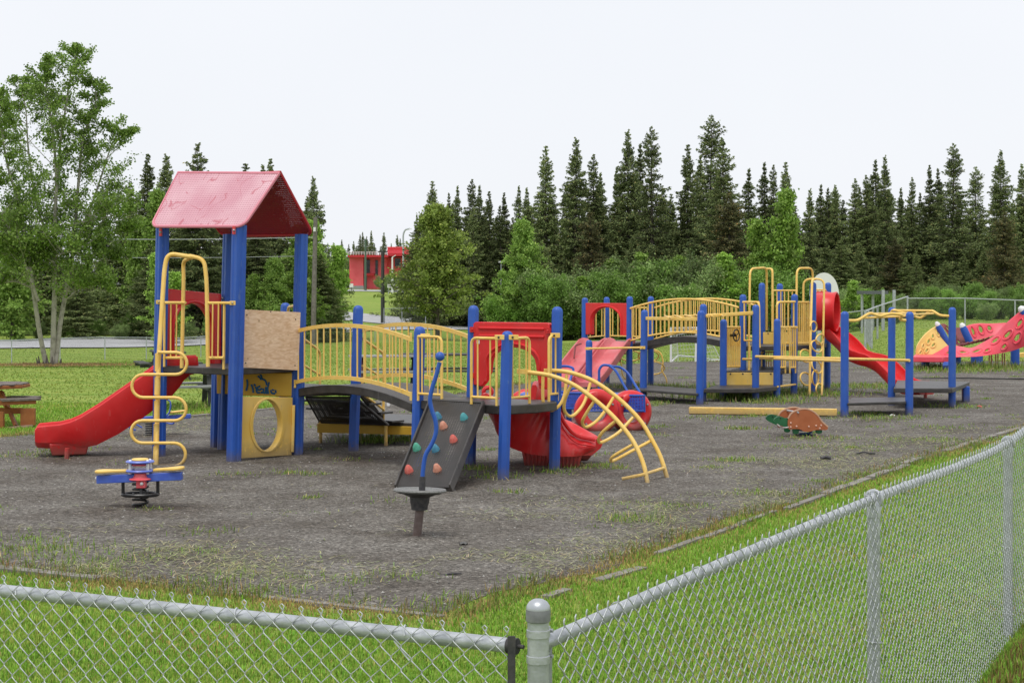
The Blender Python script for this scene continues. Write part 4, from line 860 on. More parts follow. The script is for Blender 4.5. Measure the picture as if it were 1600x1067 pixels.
mb = MB(); mb.tube(spl([W(660, 752, Ys), W(661, 735, Ys), W(665, 711, Ys), W(675, 693, Ys), W(681, 676, Ys), W(680.5, 658, Ys), W(675, 641, Ys), W(672, 625, Ys), W(675, 607, Ys), W(680.6, 590, Ys), W(687, 566, Ys)], 6), .0205, 12); mb.build('handle_pole', BLUE, SP)
mb = MB(); mb.sphere(W(687.4, 557, Ys), .043, 20, 14); mb.build('knob', BLUE, SP)
# ---------------------------------------------------------------- near spring seesaw
Yr = 17.5; RB = V(((219-CX)*Yr/F, Yr, 0)); RS = thing('spring_seesaw', 'small blue and yellow two-seat spring seesaw beside the snake ladder', 'spring rider', RB)
q8 = lambda x, y, Y=Yr: W(120+x/5.333, 690+y/5.333, Y)
bd = (q8(880, 285)-q8(170, 315)); 
mb = MB(); mb.beam(q8(172, 312), q8(878, 283), .10, .085); mb.build('beam', BLUE2, RS, bevel=.006)
for e_ in ((163, 303), (887, 266)):
    mb = MB(); mb.sphere(q8(*e_), .014, 8, 6); mb.build('end_bolt', WHITE, RS)
for pts in (((155, 258), (290, 262), (420, 252)), ((895, 228), (770, 232), (640, 246))):
    mb = MB(); a_, b_, c_ = [q8(*p) for p in pts]; d = (c_-a_); L_ = d.length; d.normalize(); s_ = d.cross(V((0, 0, 1))).normalized(); out = []
    for t, hw in ((0, .03), (.05, .07), (.15, .095), (.3, .10), (.45, .075), (.6, .05), (1, .045)): out.append((t, hw))
    poly = [a_+d*L_*t+s_*hw for t, hw in out]+[a_+d*L_*t-s_*hw for t, hw in out[::-1]]
    mb.extrude(poly, (0, 0, .028)); mb.build('seat', YEL, RS, bevel=.008)
cx_ = q8(528, 240)
for y, nm in ((165, 'upper_ring'), (240, 'lower_ring')):
    mb = MB(); c = q8(528, y); mb.lathe([(.095, -.012), (.14, -.012), (.150, 0), (.14, .012), (.095, .012)], c, 28); mb.build(nm, LTBLUE, RS)
mb = MB(); c = q8(528, 155); mb.lathe([(.0, 0), (.085, 0), (.09, .01), (.08, .02), (0, .024)], c, 24); mb.build('top_disc', YEL, RS)
mb = MB(); c = q8(528, 240); mb.lathe([(.0, .0), (.085, .0), (.085, .006), (0, .006)], c, 20); mb.lathe([(.09, .055), (.095, .065), (.09, .075)], c, 20); mb.build('middle_disc', PINK, RS)
for dx in (-1, 1):
    for dy in (-1, 1):
        mb = MB(); p = q8(528+dx*72, 240); p.y += dy*.06; mb.tube([p+V((0, 0, -.03)), p+V((0, 0, .09))], .017, 10); mb.sphere(p+V((0, 0, .105)), .016, 8, 6); mb.build('spacer_bolt', WHITE, RS)
mb = MB(); c = q8(538, 300); c.y -= .05; mb.lathe([(.06, .055), (.063, .03), (.075, .01), (.11, -.002), (.118, -.008), (.11, -.016), (.05, -.016)], c, 24); mb.box(q8(540, 345, Yr-.07), .095, .10, .095); bl_ = mb.build('front_bell', PINK, RS, bevel=.006)
mb = MB(); mb.sphere(q8(540, 349, Yr-.125), .019, 8, 6); mb.build('bolt', WHITE, bl_)
mb = MB(); c = q8(530, 438); mb.tube([c+V((.185*math.cos(t), .14*math.sin(t), 0)) for t in [2*math.pi*k/24 for k in range(24)]], .019, 8, closed=True)
for x in (385, 675):
    mb.tube([q8(x, 320), q8(x, 435)], .018, 8)
mb.tube([q8(535, 390, Yr-.08), q8(535, 455, Yr-.10)], .018, 8)
mb.build('foot_ring', BLACK, RS)
mb = MB(); pts = []
for k in range(0, 5*14+1):
    t = k/14; z = .0+.27*t/5; r = .078; cc = q8(540-25*(1-t/5)*0, 580); pts.append(V((RB.x+.003+r*math.cos(2*math.pi*t), RB.y+r*math.sin(2*math.pi*t), z+.03)))
mb.tube(pts, .0135, 8); mb.build('coil_spring', BLACK, RS)
# ---------------------------------------------------------------- near chain link fence
def chain(par, a_, b_, z0, z1, pitch=.0665, r=.0021, name='chain_link_mesh', knuckle=True, m=GALVD, zf=None, seed=0, u0=0):
    """woven diamond mesh between ground points a_, b_: one zigzag wire per column, hooked round its neighbours"""
    a_, b_ = V(a_), V(b_); d = (b_-a_); L_ = d.length; d.normalize(); nrm = V((d.y, -d.x, 0)); hp = pitch/2; n = int(L_/hp); rnd = random.Random(seed); rows = int((z1-z0)/hp); allv, allf, base = [], [], 0; k6 = 4
    for i in range(n):
        s0 = i*hp; pts = []; zb = zf(s0) if zf else 0; wob = rnd.uniform(-.002, .002)
        for j in range(rows+1):
            od = (i+j) % 2; s = s0+(hp*1.05 if od else -hp*.05); z = z0+zb+j*hp+wob; sg = 1 if od else -1
            for (ds, dz, dn) in ((-sg*.0045, -.0055, -.0030*sg), (0, 0, 0), (-sg*.0045, .0055, .0030*sg)):
                pts.append(a_+d*(s+ds)+nrm*(dn*1.2)+V((0, 0, z+dz)))
        if knuckle:
            top = pts[-1]; sg = -1 if (rows+i) % 2 else 1; q = top
            if sg > 0: pts += [q+V((0, 0, .008))+d*sg*.006, q+V((0, 0, .014))+nrm*.003, q+V((0, 0, .007))-d*sg*.008+nrm*.004, q-V((0, 0, .004))-d*sg*.004+nrm*.004]
        P = np.array([tuple(p) for p in pts]); T = np.gradient(P, axis=0); T /= np.linalg.norm(T, axis=1)[:, None]+1e-9
        N1 = np.tile(np.array(tuple(nrm)), (len(P), 1)); N1 -= T*(T*N1).sum(1)[:, None]; N1 /= np.linalg.norm(N1, axis=1)[:, None]+1e-9; N2 = np.cross(T, N1)
        vv = np.concatenate([P[:, None]+r*(math.cos(t)*N1+math.sin(t)*N2)[:, None] for t in (math.pi/4+math.pi/2*q for q in range(4))], 1).reshape(-1, 3)
        m_ = len(P); i_ = np.arange(m_-1)[:, None]*4; j_ = np.arange(4)[None]; f = np.stack([i_+j_, i_+(j_+1) % 4, i_+4+(j_+1) % 4, i_+4+j_], -1).reshape(-1, 4)+base
        allv.append(vv); allf.append(f); base += len(vv)
    off = np.array(tuple(OFF[par.name])); return npmesh(name, np.concatenate(allv)-off, np.concatenate(allf), m, smooth=True, parent=par)
FC = V((.074, 4.70, 0)); fd = V((1.521, 2.64, 0)).normalized(); fl = V((-.8985, .439, 0)).normalized()
FR = thing('chain_link_fence', 'long galvanised chain link fence running off from the capped corner post past the gravel edge', 'fence', FC)
zt = 1.305
FK1 = V((1.595, 7.34, 0)); fd2 = V((.459, .888, 0)).normalized()
def fp(t, z): return (FC+fd*t if t <= 3.05 else FK1+fd2*(t-3.05))+V((0, 0, z))
tops = [(0, 1.30), (1.4, 1.344), (3.05, 1.385), (4.06, 1.375), (5.2, 1.37), (6.1, 1.385), (9, 1.50), (20, 1.60)]
def ftz(t): return float(np.interp(t, [p[0] for p in tops], [p[1] for p in tops]))
rail = spl([fp(t, z) for t, z in tops], 5)
# the rail is one long pipe; mesh follows it
mb = MB(); mb.tube(rail, .0215, 12); mb.build('top_rail', GALV, FR)
mb = MB(); r = .0305; mb.lathe([(r, -.05), (r, 1.40)], FC, 20); mb.build('corner_post', GALV, FR)
mb = MB(); mb.lathe([(.0340, 1.40), (.0345, 1.404), (.0325, 1.414), (.026, 1.424), (.014, 1.431), (0, 1.433)], FC, 20); cp_ = mb.build('post_cap', CAP, FR)
mb = MB(); mb.lathe([(.0325, 1.368), (.0350, 1.370), (.0350, 1.402), (.034, 1.404)], FC, 20); mb.build('cap_skirt', mat('dark_cap_skirt', (.15, .155, .16), .5, .3, col2=(.22, .225, .23), ns=30), cp_)
for z in (1.335, 1.262, .95, .5):
    mb = MB(); mb.lathe([(.0312, -.011), (.0335, -.010), (.0335, .010), (.0312, .011)], FC+V((0, 0, z)), 20)
    mb.beam(FC+fd*.03+V((0, 0, z)), FC+fd*.062+V((0, 0, z)), .012, .02); bk = mb.build('brace_band', GALV, FR); mb = MB(); mb.tube([FC+fd*.05+V((.018, -.008, z)), FC+fd*.05+V((-.018, .008, z))], .006, 6); mb.build('bolt', GALV, bk)
mb = MB(); mb.beam(fp(.066, .05), fp(.066, 1.30), .016, .005, up=(0, 1, 0)); mb.build('tension_bar', GALV, FR)
def line_post(t, r_=.0285):
    zt_ = ftz(t); p = fp(t, 0); mb = MB(); nn = V((fd.y, -fd.x, 0)); mb.tube([p+nn*0+V((0, 0, -.2)), p+V((0, 0, zt_-.03))], r_, 14); o = mb.build('line_post', GALV, FR)
    mb = MB(); c = p+V((0, 0, zt_)); mb.lathe([(r_+.004, -.08), (r_+.004, -.03), (.028, -.015), (.015, .03)], c, 14)
    ringp = [c+V((0, 0, .0))+fd*0+nn*.036*math.cos(t_)+V((0, 0, .036*math.sin(t_))) for t_ in [2*math.pi*k/16 for k in range(16)]]
    mb.tube(ringp, .008, 8, closed=True); mb.build('loop_cap', CAP, o)
    for z in (.75, .35): 
        mb = MB(); cc = p+V((0, 0, z)); mb.tube([cc+V((.033*math.cos(t_), .033*math.sin(t_), .01*math.sin(t_*.5))) for t_ in [2*math.pi*k/14 for k in range(14)]], .0022, 5, closed=True); mb.build('wire_tie', GALVD, o)
for t in (3.05, 6.1, 9.15, 12.2, 15.2): line_post(t)
nn = V((fd.y, -fd.x, 0))
nn2 = V((fd2.y, -fd2.x, 0))
chain(FR, FC+nn*.030+fd*.066, FC+nn*.030+fd*3.06, .02, 1.345, zf=lambda s: ftz(s)-1.275, pitch=.070, r=.0021, seed=1)
chain(FR, FK1+nn2*.030+fd2*.01, FK1+nn2*.030+fd2*12.2, .02, 1.345, zf=lambda s: ftz(s+3.05)-1.275, pitch=.070, r=.0021, seed=3)
for t in np.arange(.5, 9, .62):
    z = ftz(t)+.0; c = fp(t, z); mb = MB(); mb.tube([c+nn*.026*math.cos(a_)+V((0, 0, .026*math.sin(a_)))+fd*.012*a_/6 for a_ in [2*math.pi*k/12 for k in range(11)]]+[c-V((0, 0, .05))+nn*.02+fd*.03], .0024, 5); mb.build('wire_tie', GALVD, FR)
FL_ = thing('chain_link_fence', 'chain link fence panel with dull pipe rail ending short of the capped corner post', 'fence', FC+fl*.11)
zl = lambda t: 1.292+.0*t
def lp_(t, z): return FC+fl*t+V((0, 0, z))
mb = MB(); mb.tube([lp_(.075, 1.292), lp_(2.5, 1.30), lp_(5, 1.315), lp_(12, 1.36)], .0215, 12); mb.build('top_rail', GALV, FL_)
mb = MB(); mb.lathe([(.0235, 0), (.0235, .03), (.006, .032), (.006, .05)], lp_(.095, 1.292), 14, ax=-fl); mb.build('rail_end_cup', IRON, FL_)
mb = MB(); n2 = V((fl.y, -fl.x, 0)); 
if n2.y > 0: n2 = -n2
mb.beam(lp_(.072, .05)+n2*.024, lp_(.072, 1.325)+n2*.024, .022, .006, up=(0, 1, 0)); mb.build('tension_bar', IRON, FL_)
mb = MB(); mb.tube([lp_(5.6, -.1), lp_(5.6, 1.30)], .026, 12); mb.build('line_post', GALV, FL_)
mb = MB(); mb.beam(lp_(.03, 1.165)+n2*.02, lp_(.10, 1.165)+n2*.02, .012, .02); mb.build('brace_band', GALV, FL_)
chain(FL_, FC+fl*.085+n2*.026, FC+fl*9+n2*.026, 0.02, 1.355, zf=lambda s: .004*s, pitch=.069, r=.0018, seed=2)
for t in (1.35, 1.02, .42, 1.9, 2.6): 
    mb = MB(); c = lp_(t, 1.295); mb.tube([c+n2*.025*math.cos(a_)+V((0, 0, .025*math.sin(a_)))+fl*.008*a_ for a_ in [2*math.pi*k/12 for k in range(11)]]+[c-V((0, 0, .07))+n2*.03-fl*.02], .0026, 5); mb.build('wire_tie', GALVD, FL_)
# ---------------------------------------------------------------- far play structure
S2 = thing('play_structure', 'far play structure with two bleached slides, long arched bridge and wavy red tube slide', 'play structure', (6, 36, 0))
def post2(px, ytop, pb_, Y, wd=.14, **k): return post(S2, (px, ytop), pb_, Y, wd, BLUE, 12, rot=0, **k)
A1, A2, A3, A4 = (1.72, 39.8), (2.22, 41), (2.73, 38.6), (3.27, 39.8)     # left slide deck
X_ = lambda px, Y: ((px-CX)*Y/F, Y)
A1, A2, A3, A4 = X_(914, 39.6), X_(948, 41.2), X_(984, 38.6), X_(1017, 39.9)
B2, B4, B5, B7, B8, B9 = X_(1161, 36.4), X_(1190.5, 38.1), X_(1218, 39.4), X_(1241, 36.5), X_(1270, 37.2), X_(1293, 38.6)
B1, B3, B6 = X_(1130, 35.4), X_(1180.5, 34.6), X_(1214, 35.2); A6, A7, A8 = X_(1005.5, 35.2), X_(1094, 33.4), X_(1098, 34.4)
C1, C2, C3, C4 = X_(1320, 30.2), X_(1393, 33.2), X_(1421, 30.7), X_(1487, 32.7)
for a_ in ((914,465,913,39.6),(948,464,948,41.2),(984,463,983,38.6),(1017,463,1016.5,39.9),(920.5,531,920,36.8),(1007,484,1005,35.2),(1095.5,485,1093,33.4),(1099,475,1098,34.4),(1130.5,499,1130,35.4),(1161,460,1161,36.4),(1181,476,1180.5,34.6),(1190.5,442,1191,38.1),(1218.5,443,1218,39.4),(1214.5,498,1213.5,35.2),(1241.5,459.5,1240.5,36.5),(1270.5,441,1269.5,37.0),(1294,441.5,1292.5,38.6),(1320,486.5,1319.5,30.2),(1393.5,480,1393,33.2),(1421.5,487,1420.5,30.7),(1488,480,1487.5,32.7)): post2(*a_)
# left deck, red hood panel, double slide
deck(S2, [A1, A3, A4, A2], 1.10, .1)
hood(S2, A1, A3, 2.02, 2.02, 1.27, RED, aw=.31, ah=.45, thick=.09)
bars(S2, A1, A2, .1, .9, 1.2, 1.9, 3, r=.02, rb=.014); bars(S2, A2, A4, .08, .92, 1.2, 1.9, 7, r=.02, rb=.014)
def dslide(dx, dy=0):
    a_, b_ = V((1.98+dx, 38.9+dy, 1.12)), V((1.02+dx*1.02, 36.3+dy, .30)); path = []; secs = []
    for t, z, wl in ((-.03, 1.13, .06), (.08, 1.11, .1), (.16, 1.03, .16), (.3, .90, .16), (.5, .70, .16), (.7, .50, .16), (.84, .37, .15), (.93, .32, .13), (1, .31, .1)):
        p = a_.lerp(b_, t); p.z = z; path.append(p); secs.append(slide_sec(.50, wl, .1))
    return path, secs
mb = MB()
for dx in (0, .60):
    p_, s_ = dslide(dx); sdv = (p_[-1]-p_[0]).cross(V((0, 0, 1))).normalized(); mb.sweep(p_, s_, sides=[sdv]*len(p_))
mb.build('double_slide', REDF, S2, ang=38)
mb = MB(); mb.tube(rnd_corner([W(897, 560, 37.6), W(899, 540, 37.9), W(908, 537, 38.3)], .05), .018, 6); mb.build('slide_handle', DARKR, S2)
# arched bridge
w_ = lambda a_, b_, u: (a_[0]+(b_[0]-a_[0])*u, a_[1]+(b_[1]-a_[1])*u)
bridge(S2, w_(A3, B2, .03), w_(A3, B2, .97), w_(A4, B4, .03), w_(A4, B4, .97), 1.06, 1.10, .20, t=.14, n=16)
def arch_rail2(a_, b_, nb, n):
    mb = MB(); k = 16; P = lambda u, dz: at(a_, b_, .02+.96*u, 1.10+.04*u+.24*4*u*(1-u)*.85+dz, n)
    mb.tube([P(i/k, .80) for i in range(k+1)], .024, 8); mb.tube([P(i/k, .05) for i in range(k+1)], .022, 8)
    for i in range(nb): u = (i+.5)/nb; mb.tube([P(u, .05), P(u, .80)], .014, 6)
    return mb.build('bridge_railing', YEL, S2)
arch_rail2(A3, B2, 26, .06); arch_rail2(A4, B4, 24, -.06)
# yellow balance rail between the short posts, overhead bar
mb = MB(); mb.tube([W(917, 544.5, 36.7), W(1005, 543, 35.1)], .022, 8); mb.beam(W(915, 544.5, 36.66), W(924, 544.5, 36.6), .03, .06); mb.beam(W(1000, 543, 35.15), W(1008, 543, 35.1), .03, .06); mb.build('hand_bar', YEL, S2)
for y0, y1, px0, px1, Y0, Y1, r in ((497.5, 499, 1010, 1092, 35.1, 33.5, .035), (494, 488.5, 1103, 1180, 34.3, 34.6, .03), (496, 490, 1040, 1176, 35.6, 35.0, .026)):
    mb = MB(); mb.beam(W(px0, y0, Y0), W(px1, y1, Y1), .05, .07); mb.build('overhead_bar', YEL, S2, bevel=.01)
mb = MB()
for k in range(6):
    u = k/5; p = W(1045+u*80, 496-u*3, 34.6); mb.tube([p-V((0, .6, 0)), p+V((0, .9, .02))], .02, 6)
mb.build('overhead_rungs', YEL, S2)
def thin_step(a_, b_, c_, d_, z, t=.05): deck(S2, [a_, b_, c_, d_], z, t, name='step_plate')
thin_step(X_(990, 34.8), X_(1090, 33.2), X_(1105, 34.6), X_(1012, 36.2), .26)
# lower deck with yellow riser, upper decks
deck(S2, [X_(1100, 34.2), X_(1180, 34.2), X_(1214, 35.0), X_(1208, 36.6), X_(1135, 36.6)], .30, .09)
def ypanel(x0, x1, y0, y1, Y0, Y1, name='yellow_panel', m=YELP):
    o = plate(S2, [W(x0, y1, Y0), W(x1, y1, Y1), W(x1, y0, Y1), W(x0, y0, Y0)], .03, m, name)
    for fx in (.1, .36, .55, .95):
        mb = MB(); mb.sphere(W(x0+(x1-x0)*fx, y0+2, Y0+(Y1-Y0)*fx-.03), .02, 6, 4); mb.build('bolt', IRON, o)
ypanel(1134, 1208, 582, 601.5, 35.6, 35.6)
deck(S2, [X_(1133, 35.8), X_(1210, 35.8), X_(1243, 36.6), X_(1240, 38), X_(1161, 38)], .58, .08)
ypanel(1193, 1265, 519, 539, 38.0, 37.4)
deck(S2, [X_(1161, 36.4), X_(1241, 36.4), X_(1272, 37.2), X_(1293, 38.6), X_(1218, 39.4), X_(1190, 38.2)], 1.10, .1)
# wheel panel: bars with a steering wheel
def vbars(x0, x1, y0, y1, Y0, Y1, nb, r=.014, rr=.02, name='guard_rail', foot=0):
    mb = MB()
    for y in (y0, y1): mb.tube([W(x0, y, Y0), W(x1, y, Y1)], rr, 8)
    for i in range(nb):
        u = i/(nb-1); x = x0+(x1-x0)*u; mb.tube([W(x, y0, Y0+(Y1-Y0)*u), W(x, y1+(foot if i in (0, nb-1) else 0), Y0+(Y1-Y0)*u)], rr*.9 if i in (0, nb-1) else r, 6)
    return mb.build(name, YEL, S2)
wp = vbars(1134, 1156, 511, 573, 35.5, 36.2, 9, .017)
plate(S2, [W(1134, 540, 35.55), W(1156, 540, 36.25), W(1156, 511, 36.25), W(1134, 511, 35.55)], .012, YELP, 'wheel_board')
mb = MB(); c = W(1150.5, 524, 35.5); ax = V((.75, -.66, 0)); u_ = V((.66, .75, 0)); 
mb.tube([c+u_*.115*math.cos(t)+V((0, 0, .125*math.sin(t))) for t in [2*math.pi*k/20 for k in range(20)]], .014, 6, closed=True)
for k in range(3): t = 2*math.pi*k/3+.5; mb.tube([c, c+u_*.11*math.cos(t)+V((0, 0, .12*math.sin(t)))], .011, 6)
mb.tube([c+V((-.02, .02, 0)), W(1142, 524, 35.7)], .03, 8); mb.build('steering_wheel', BLACK, S2)
# hoops and arches
def arch(pts, r=.024, rad_=.16, name='entry_arch'): mb = MB(); mb.tube(rnd_corner([W(*p) for p in pts], rad_, 5), r, 8); mb.build(name, YEL, S2)
arch([(1170, 540, 36.4), (1172, 420, 36.6), (1198, 418, 37.2), (1198, 516, 37.6)]); arch([(1196, 420, 37.6), (1207, 420, 37.3), (1207, 518, 37.2)], rad_=.1)
arch([(1170, 600, 36.3), (1171, 540, 36.4)], r=.03)
arch([(1244, 540, 36.6), (1245, 419, 36.8), (1270, 419, 37.2), (1269, 520, 37.4)]); arch([(1255, 538, 37.0), (1255.5, 436, 37.0), (1288, 436, 36.9), (1286, 540, 36.7), (1284, 618, 36.2)])
arch([(1265, 618, 36.2), (1266.5, 520, 36.4), (1269, 437, 36.9), (1275, 436, 37)], r=.027)
vbars(1163, 1186, 472, 532, 36.2, 35.8, 4); arch([(1161, 472, 36.3), (1186, 472, 35.7), (1187, 543, 35.7)], rad_=.1, name='guard_rail'); arch([(1214, 540, 36.0), (1214, 472, 36.0), (1242, 471.5, 36.4)], rad_=.1, name='guard_rail')
vbars(1208, 1244, 454, 515, 38.6, 38.4, 7); vbars(1214, 1240, 472, 536, 36.3, 36.4, 4); vbars(1246, 1264, 472, 536, 36.5, 36.9, 7, .014); vbars(1272, 1290, 453, 470, 38.2, 38.5, 4)
vbars(1218, 1227, 511, 574, 35.6, 35.9, 4, foot=9); vbars(1234, 1243, 511, 574, 36.0, 36.3, 4, foot=9)
vbars(1217, 1245, 511, 512, 35.6, 36.4, 3)
vbars(1190, 1212, 550, 583, 38, 38.4, 7)
# hand bars running right to the balance course
for y0, y1, x0, x1, Y0, Y1 in ((561, 561.5, 1161, 1181, 36.2, 34.9), (557, 563, 1181, 1421, 34.5, 30.6), (559.5, 564, 1186, 1318, 34.9, 30.4)):
    mb = MB(); mb.tube([W(x0, y0, Y0), W(x1, y1, Y1)], .027, 8); mb.build('hand_bar', YEL, S2)
mb = MB(); mb.beam(W(1211.5, 550, 34.6), W(1211.5, 564, 34.6), .07, .03); mb.build('clamp', YEL, S2)
mb = MB(); mb.tube([W(1215, 604, 35.1), W(1243, 600.5, 36.4)], .02, 6); mb.build('hand_bar', YEL, S2)
# ring climber
for (cx, cy, sx_, sy_, Y_, tl) in ((1259, 556, 8.5, 10, 36.4, .2), (1281, 530, 6, 8, 36.5, -.2), (1276, 541, 8, 9, 36.3, .3), (1259, 592, 8.5, 10, 36.3, .2), (1276, 572, 7, 11, 36.3, .3), (1280, 608, 5, 9, 36.2, 0), (1271, 510, 5, 8, 36.6, 0), (1274, 590, 5, 12, 36.4, 0)):
    mb = MB(); mb.tube([W(cx+sx_*math.cos(t)+tl*sy_*math.sin(t), cy+sy_*math.sin(t), Y_+.22*math.cos(t)) for t in [2*math.pi*k/18 for k in range(18)]], .018, 6, closed=True); mb.build('climbing_ring', YEL, S2)
# red tube and wavy slide
TB = V(((1278-CX)*38/F, 38.0, H-(487-HY)*38/F)); 
mb = MB(); ax = V((.93, -.36, 0)).normalized(); prof_o = [(.44, 0), (.46, .02), (.44, .05), (.44, .33), (.46, .36), (.46, .48), (.44, .5)]
n = 24; vs = []; fs = []; sdv = V((0, 0, 1)).cross(ax)
rings = [(.43, 0), (.43, .22), (.46, .25), (.45, .30), (.44, .42), (.46, .50), (.44, .52), (.41, .50), (.41, 0)]
for r, t in rings:
    for j in range(n): a_ = 2*math.pi*j/n; vs.append(TB+ax*(t-.08)+sdv*r*math.cos(a_)+V((0, 0, r*math.sin(a_))))
fs = [(i*n+j, i*n+(j+1) % n, (i+1)*n+(j+1) % n, (i+1)*n+j) for i in range(len(rings)-1) for j in range(n)]; mb.add(vs, fs)
tb = mb.build('slide_tube', RED, S2, ang=50)
mb = MB(); mb.beam(W(1274, 458, 38.2), W(1293, 457, 38.1), .08, .06); mb.build('tube_flange', RED, tb)
wv_pts = [(1292, 517, 38.0), (1303, 524, 37.9), (1320, 538, 37.6), (1336, 555, 37.2), (1350, 562, 37.0), (1366, 566, 36.8), (1380, 573, 36.5), (1394, 586, 36.2), (1408, 600, 35.9), (1422, 607, 35.6), (1436, 608, 35.3), (1448, 608, 35.1)]
pth = spl([W(x, y-1, Y) for x, y, Y in wv_pts], 4); secs = []
for i in range(len(pth)):
    t = i/(len(pth)-1); wl = .15 if t < .93 else .15-(t-.93)*1.2; secs.append(slide_sec(.44, wl, .13))
mb = MB(); mb.sweep(pth, secs); ws = mb.build('wavy_slide', RED, S2, ang=40)
mb = MB(); mb.tube([W(1446, 608, 35.1), W(1446, 622, 35.1)], .04); mb.build('slide_foot', RED, ws)
# zigzag overhead ladder
def zig(pts, r=.028): mb = MB(); mb.tube(rnd_corner([W(*p) for p in pts], .07, 3), r, 8); mb.build('zigzag_bar', YEL, S2)
zig([(1323, 501, 30.3), (1340, 501, 30.4), (1360, 488.5, 30.5), (1374, 494.5, 30.5), (1392, 489.5, 30.6), (1412, 492, 30.6), (1404, 499.5, 30.7), (1421, 501, 30.7)])
zig([(1393, 487, 33.1), (1396, 484, 33), (1424, 492, 32.9), (1438, 498, 32.9), (1455, 484, 32.8), (1468, 493, 32.7), (1486, 494, 32.7)])
zig([(1395, 485, 33), (1455, 485.5, 32.8)], .022); zig([(1356, 490.5, 30.6), (1430, 489, 32.9)], .02); zig([(1345, 497, 30.6), (1420, 494, 30.8)], .02); zig([(1374, 494, 30.6), (1458, 490, 32.7)], .02)
for x0, x1, y0, y1 in ((1360, 1378, 488.5, 489.5),): pass
for px, py, Y_ in ((1324, 501, 30.15), (1417, 497, 30.6), (1484, 494, 32.65)):
    mb = MB(); mb.beam(W(px, py-5, Y_), W(px, py+6, Y_), .03, .05); mb.build('clamp', YEL, S2)
thin_step(X_(1324, 30.1), X_(1415, 30.5), X_(1421, 31.8), X_(1330, 31.6), .28, .05)
deck(S2, [X_(1396, 32.3), X_(1488, 32.2), X_(1515, 34.6), X_(1402, 35.2)], .42, .09)
mb = MB(); b_ = V(((1509-CX)*34.2/F, 34.2, 0)); mb.beam(b_+V((0, 0, -.03)), b_+V((0, 0, .35)), .14, .14, up=(0, 1, 0)); mb.build('platform_leg', BLUE, S2, bevel=.02)
# curly climber behind the bridge
mb = MB()
for k, (cx, cy, sx_, sy_) in enumerate(((985, 556, 16, 8), (1013, 556, 16, 9), (1020, 575, 18, 10))):
    mb.tube([W(cx+sx_*math.cos(t), cy+sy_*math.sin(t), 41.0+.3*math.sin(t)) for t in [2*math.pi*q/20 for q in range(20)]], .018, 6, closed=True)
for pts in ([(1020, 545), (1032, 552), (1036, 566), (1034, 578), (1041, 592), (1042, 608)], [(970, 565), (975, 590), (996, 597), (1006, 600), (1012, 608)], [(1000, 580), (1006, 598), (1010, 609)]):
    mb.tube(spl([W(x, y, 41.0) for x, y in pts], 5), .019, 6)
mb.build('curly_climber', YEL, S2)
mb = MB(); mb.tube(rnd_corner([W(969, 567, 41.2), W(969, 556, 41.2), W(976, 552, 41.2), W(985, 552, 41.2)], .05), .02, 6); mb.build('side_handle', DARKR, S2)
# ---------------------------------------------------------------- vehicle climber with red ring wheels
VC = thing('play_vehicle', 'blue play vehicle climber with big red ring wheels between the two play structures', 'play vehicle', (1.3, 27.4, 0))
q720 = lambda x, y, Y: W(780+x/5.927, 560+y/5.927, Y)
def ringw(c, ro, ri, wd, nrm, name='wheel', bolts=True):
    c = V(c); nrm = V(nrm).normalized(); prof = [(ri, -wd*.3), (ri+.04, -wd*.45), ((ro+ri)/2, -wd*.5), (ro-.05, -wd*.46), (ro-.01, -wd*.3), (ro, 0), (ro-.01, wd*.3), (ro-.05, wd*.46), ((ro+ri)/2, wd*.5), (ri+.04, wd*.45), (ri, wd*.3)]
    n = 36; u = nrm.cross(V((0, 0, 1))).normalized(); v_ = V((0, 0, 1)); vs = [c+nrm*z+u*r*math.cos(2*math.pi*j/n)+v_*r*math.sin(2*math.pi*j/n) for r, z in prof for j in range(n)]
    m_ = len(prof); fs = [(i*n+j, i*n+(j+1) % n, ((i+1) % m_)*n+(j+1) % n, ((i+1) % m_)*n+j) for i in range(m_) for j in range(n)]
    mb = MB(); mb.add(vs, fs); o = mb.build(name, RED, VC, ang=45)
    if bolts:
        for t in (.15*math.pi, .85*math.pi, 1.25*math.pi, 1.75*math.pi):
            for s_ in (-1,):
                p = c+u*(ro+ri)/2*math.cos(t)+v_*(ro+ri)/2*math.sin(t)-nrm*wd*.5*(1 if nrm.y > 0 else -1)
                mb = MB(); mb.lathe([(.018, 0), (.018, .012), (.008, .016)], p, 8, -nrm if nrm.y > 0 else nrm); mb.build('bolt', BOLT, o)
    return o
ringw(W(932, 643, 26.8), .37, .17, .24, (-.15, 1, 0)); ringw(W(985, 643, 27.2), .355, .17, .30, (-.42, 1, 0))
ringw(W(823, 640, 28.6), .36, .17, .24, (-.15, 1, 0)); ringw(W(890, 645, 28.6), .34, .17, .24, (-.7, .9, 0))
ringw(W(762, 612, 29.2), .11, .04, .08, (-.2, 1, 0), 'headlamp', False)
BLP = perf_mat('blue_perforated_panel', (.03, .07, .38), None, .05, .24)
def bpanel(x0, x1, y0, y1, Y0, Y1):
    o = uvsheet(VC, [W(x0, y1, Y0), W(x1, y1, Y1), W(x1, y0, Y1), W(x0, y0, Y0)], .02, BLP, 'side_panel', rim=.022, rm=BLUE); return o
bpanel(948, 1008, 618, 642, 27.3, 26.9); bpanel(884, 915, 614, 638, 27.6, 27.3); bpanel(835, 884, 612, 634, 28.3, 28.0)
bpanel(915, 948, 618, 642, 27.3, 27.3)
mb = MB(); mb.box(V((1.0, 28.0, .55)), 1.7, .7, .06, -.1); mb.build('floor', BLUE, VC, bevel=.01)
def vt(pts, r=.021): mb = MB(); mb.tube(rnd_corner([q720(*p) for p in pts], .09, 4), r, 8); mb.build('roll_bar', BLUE, VC)
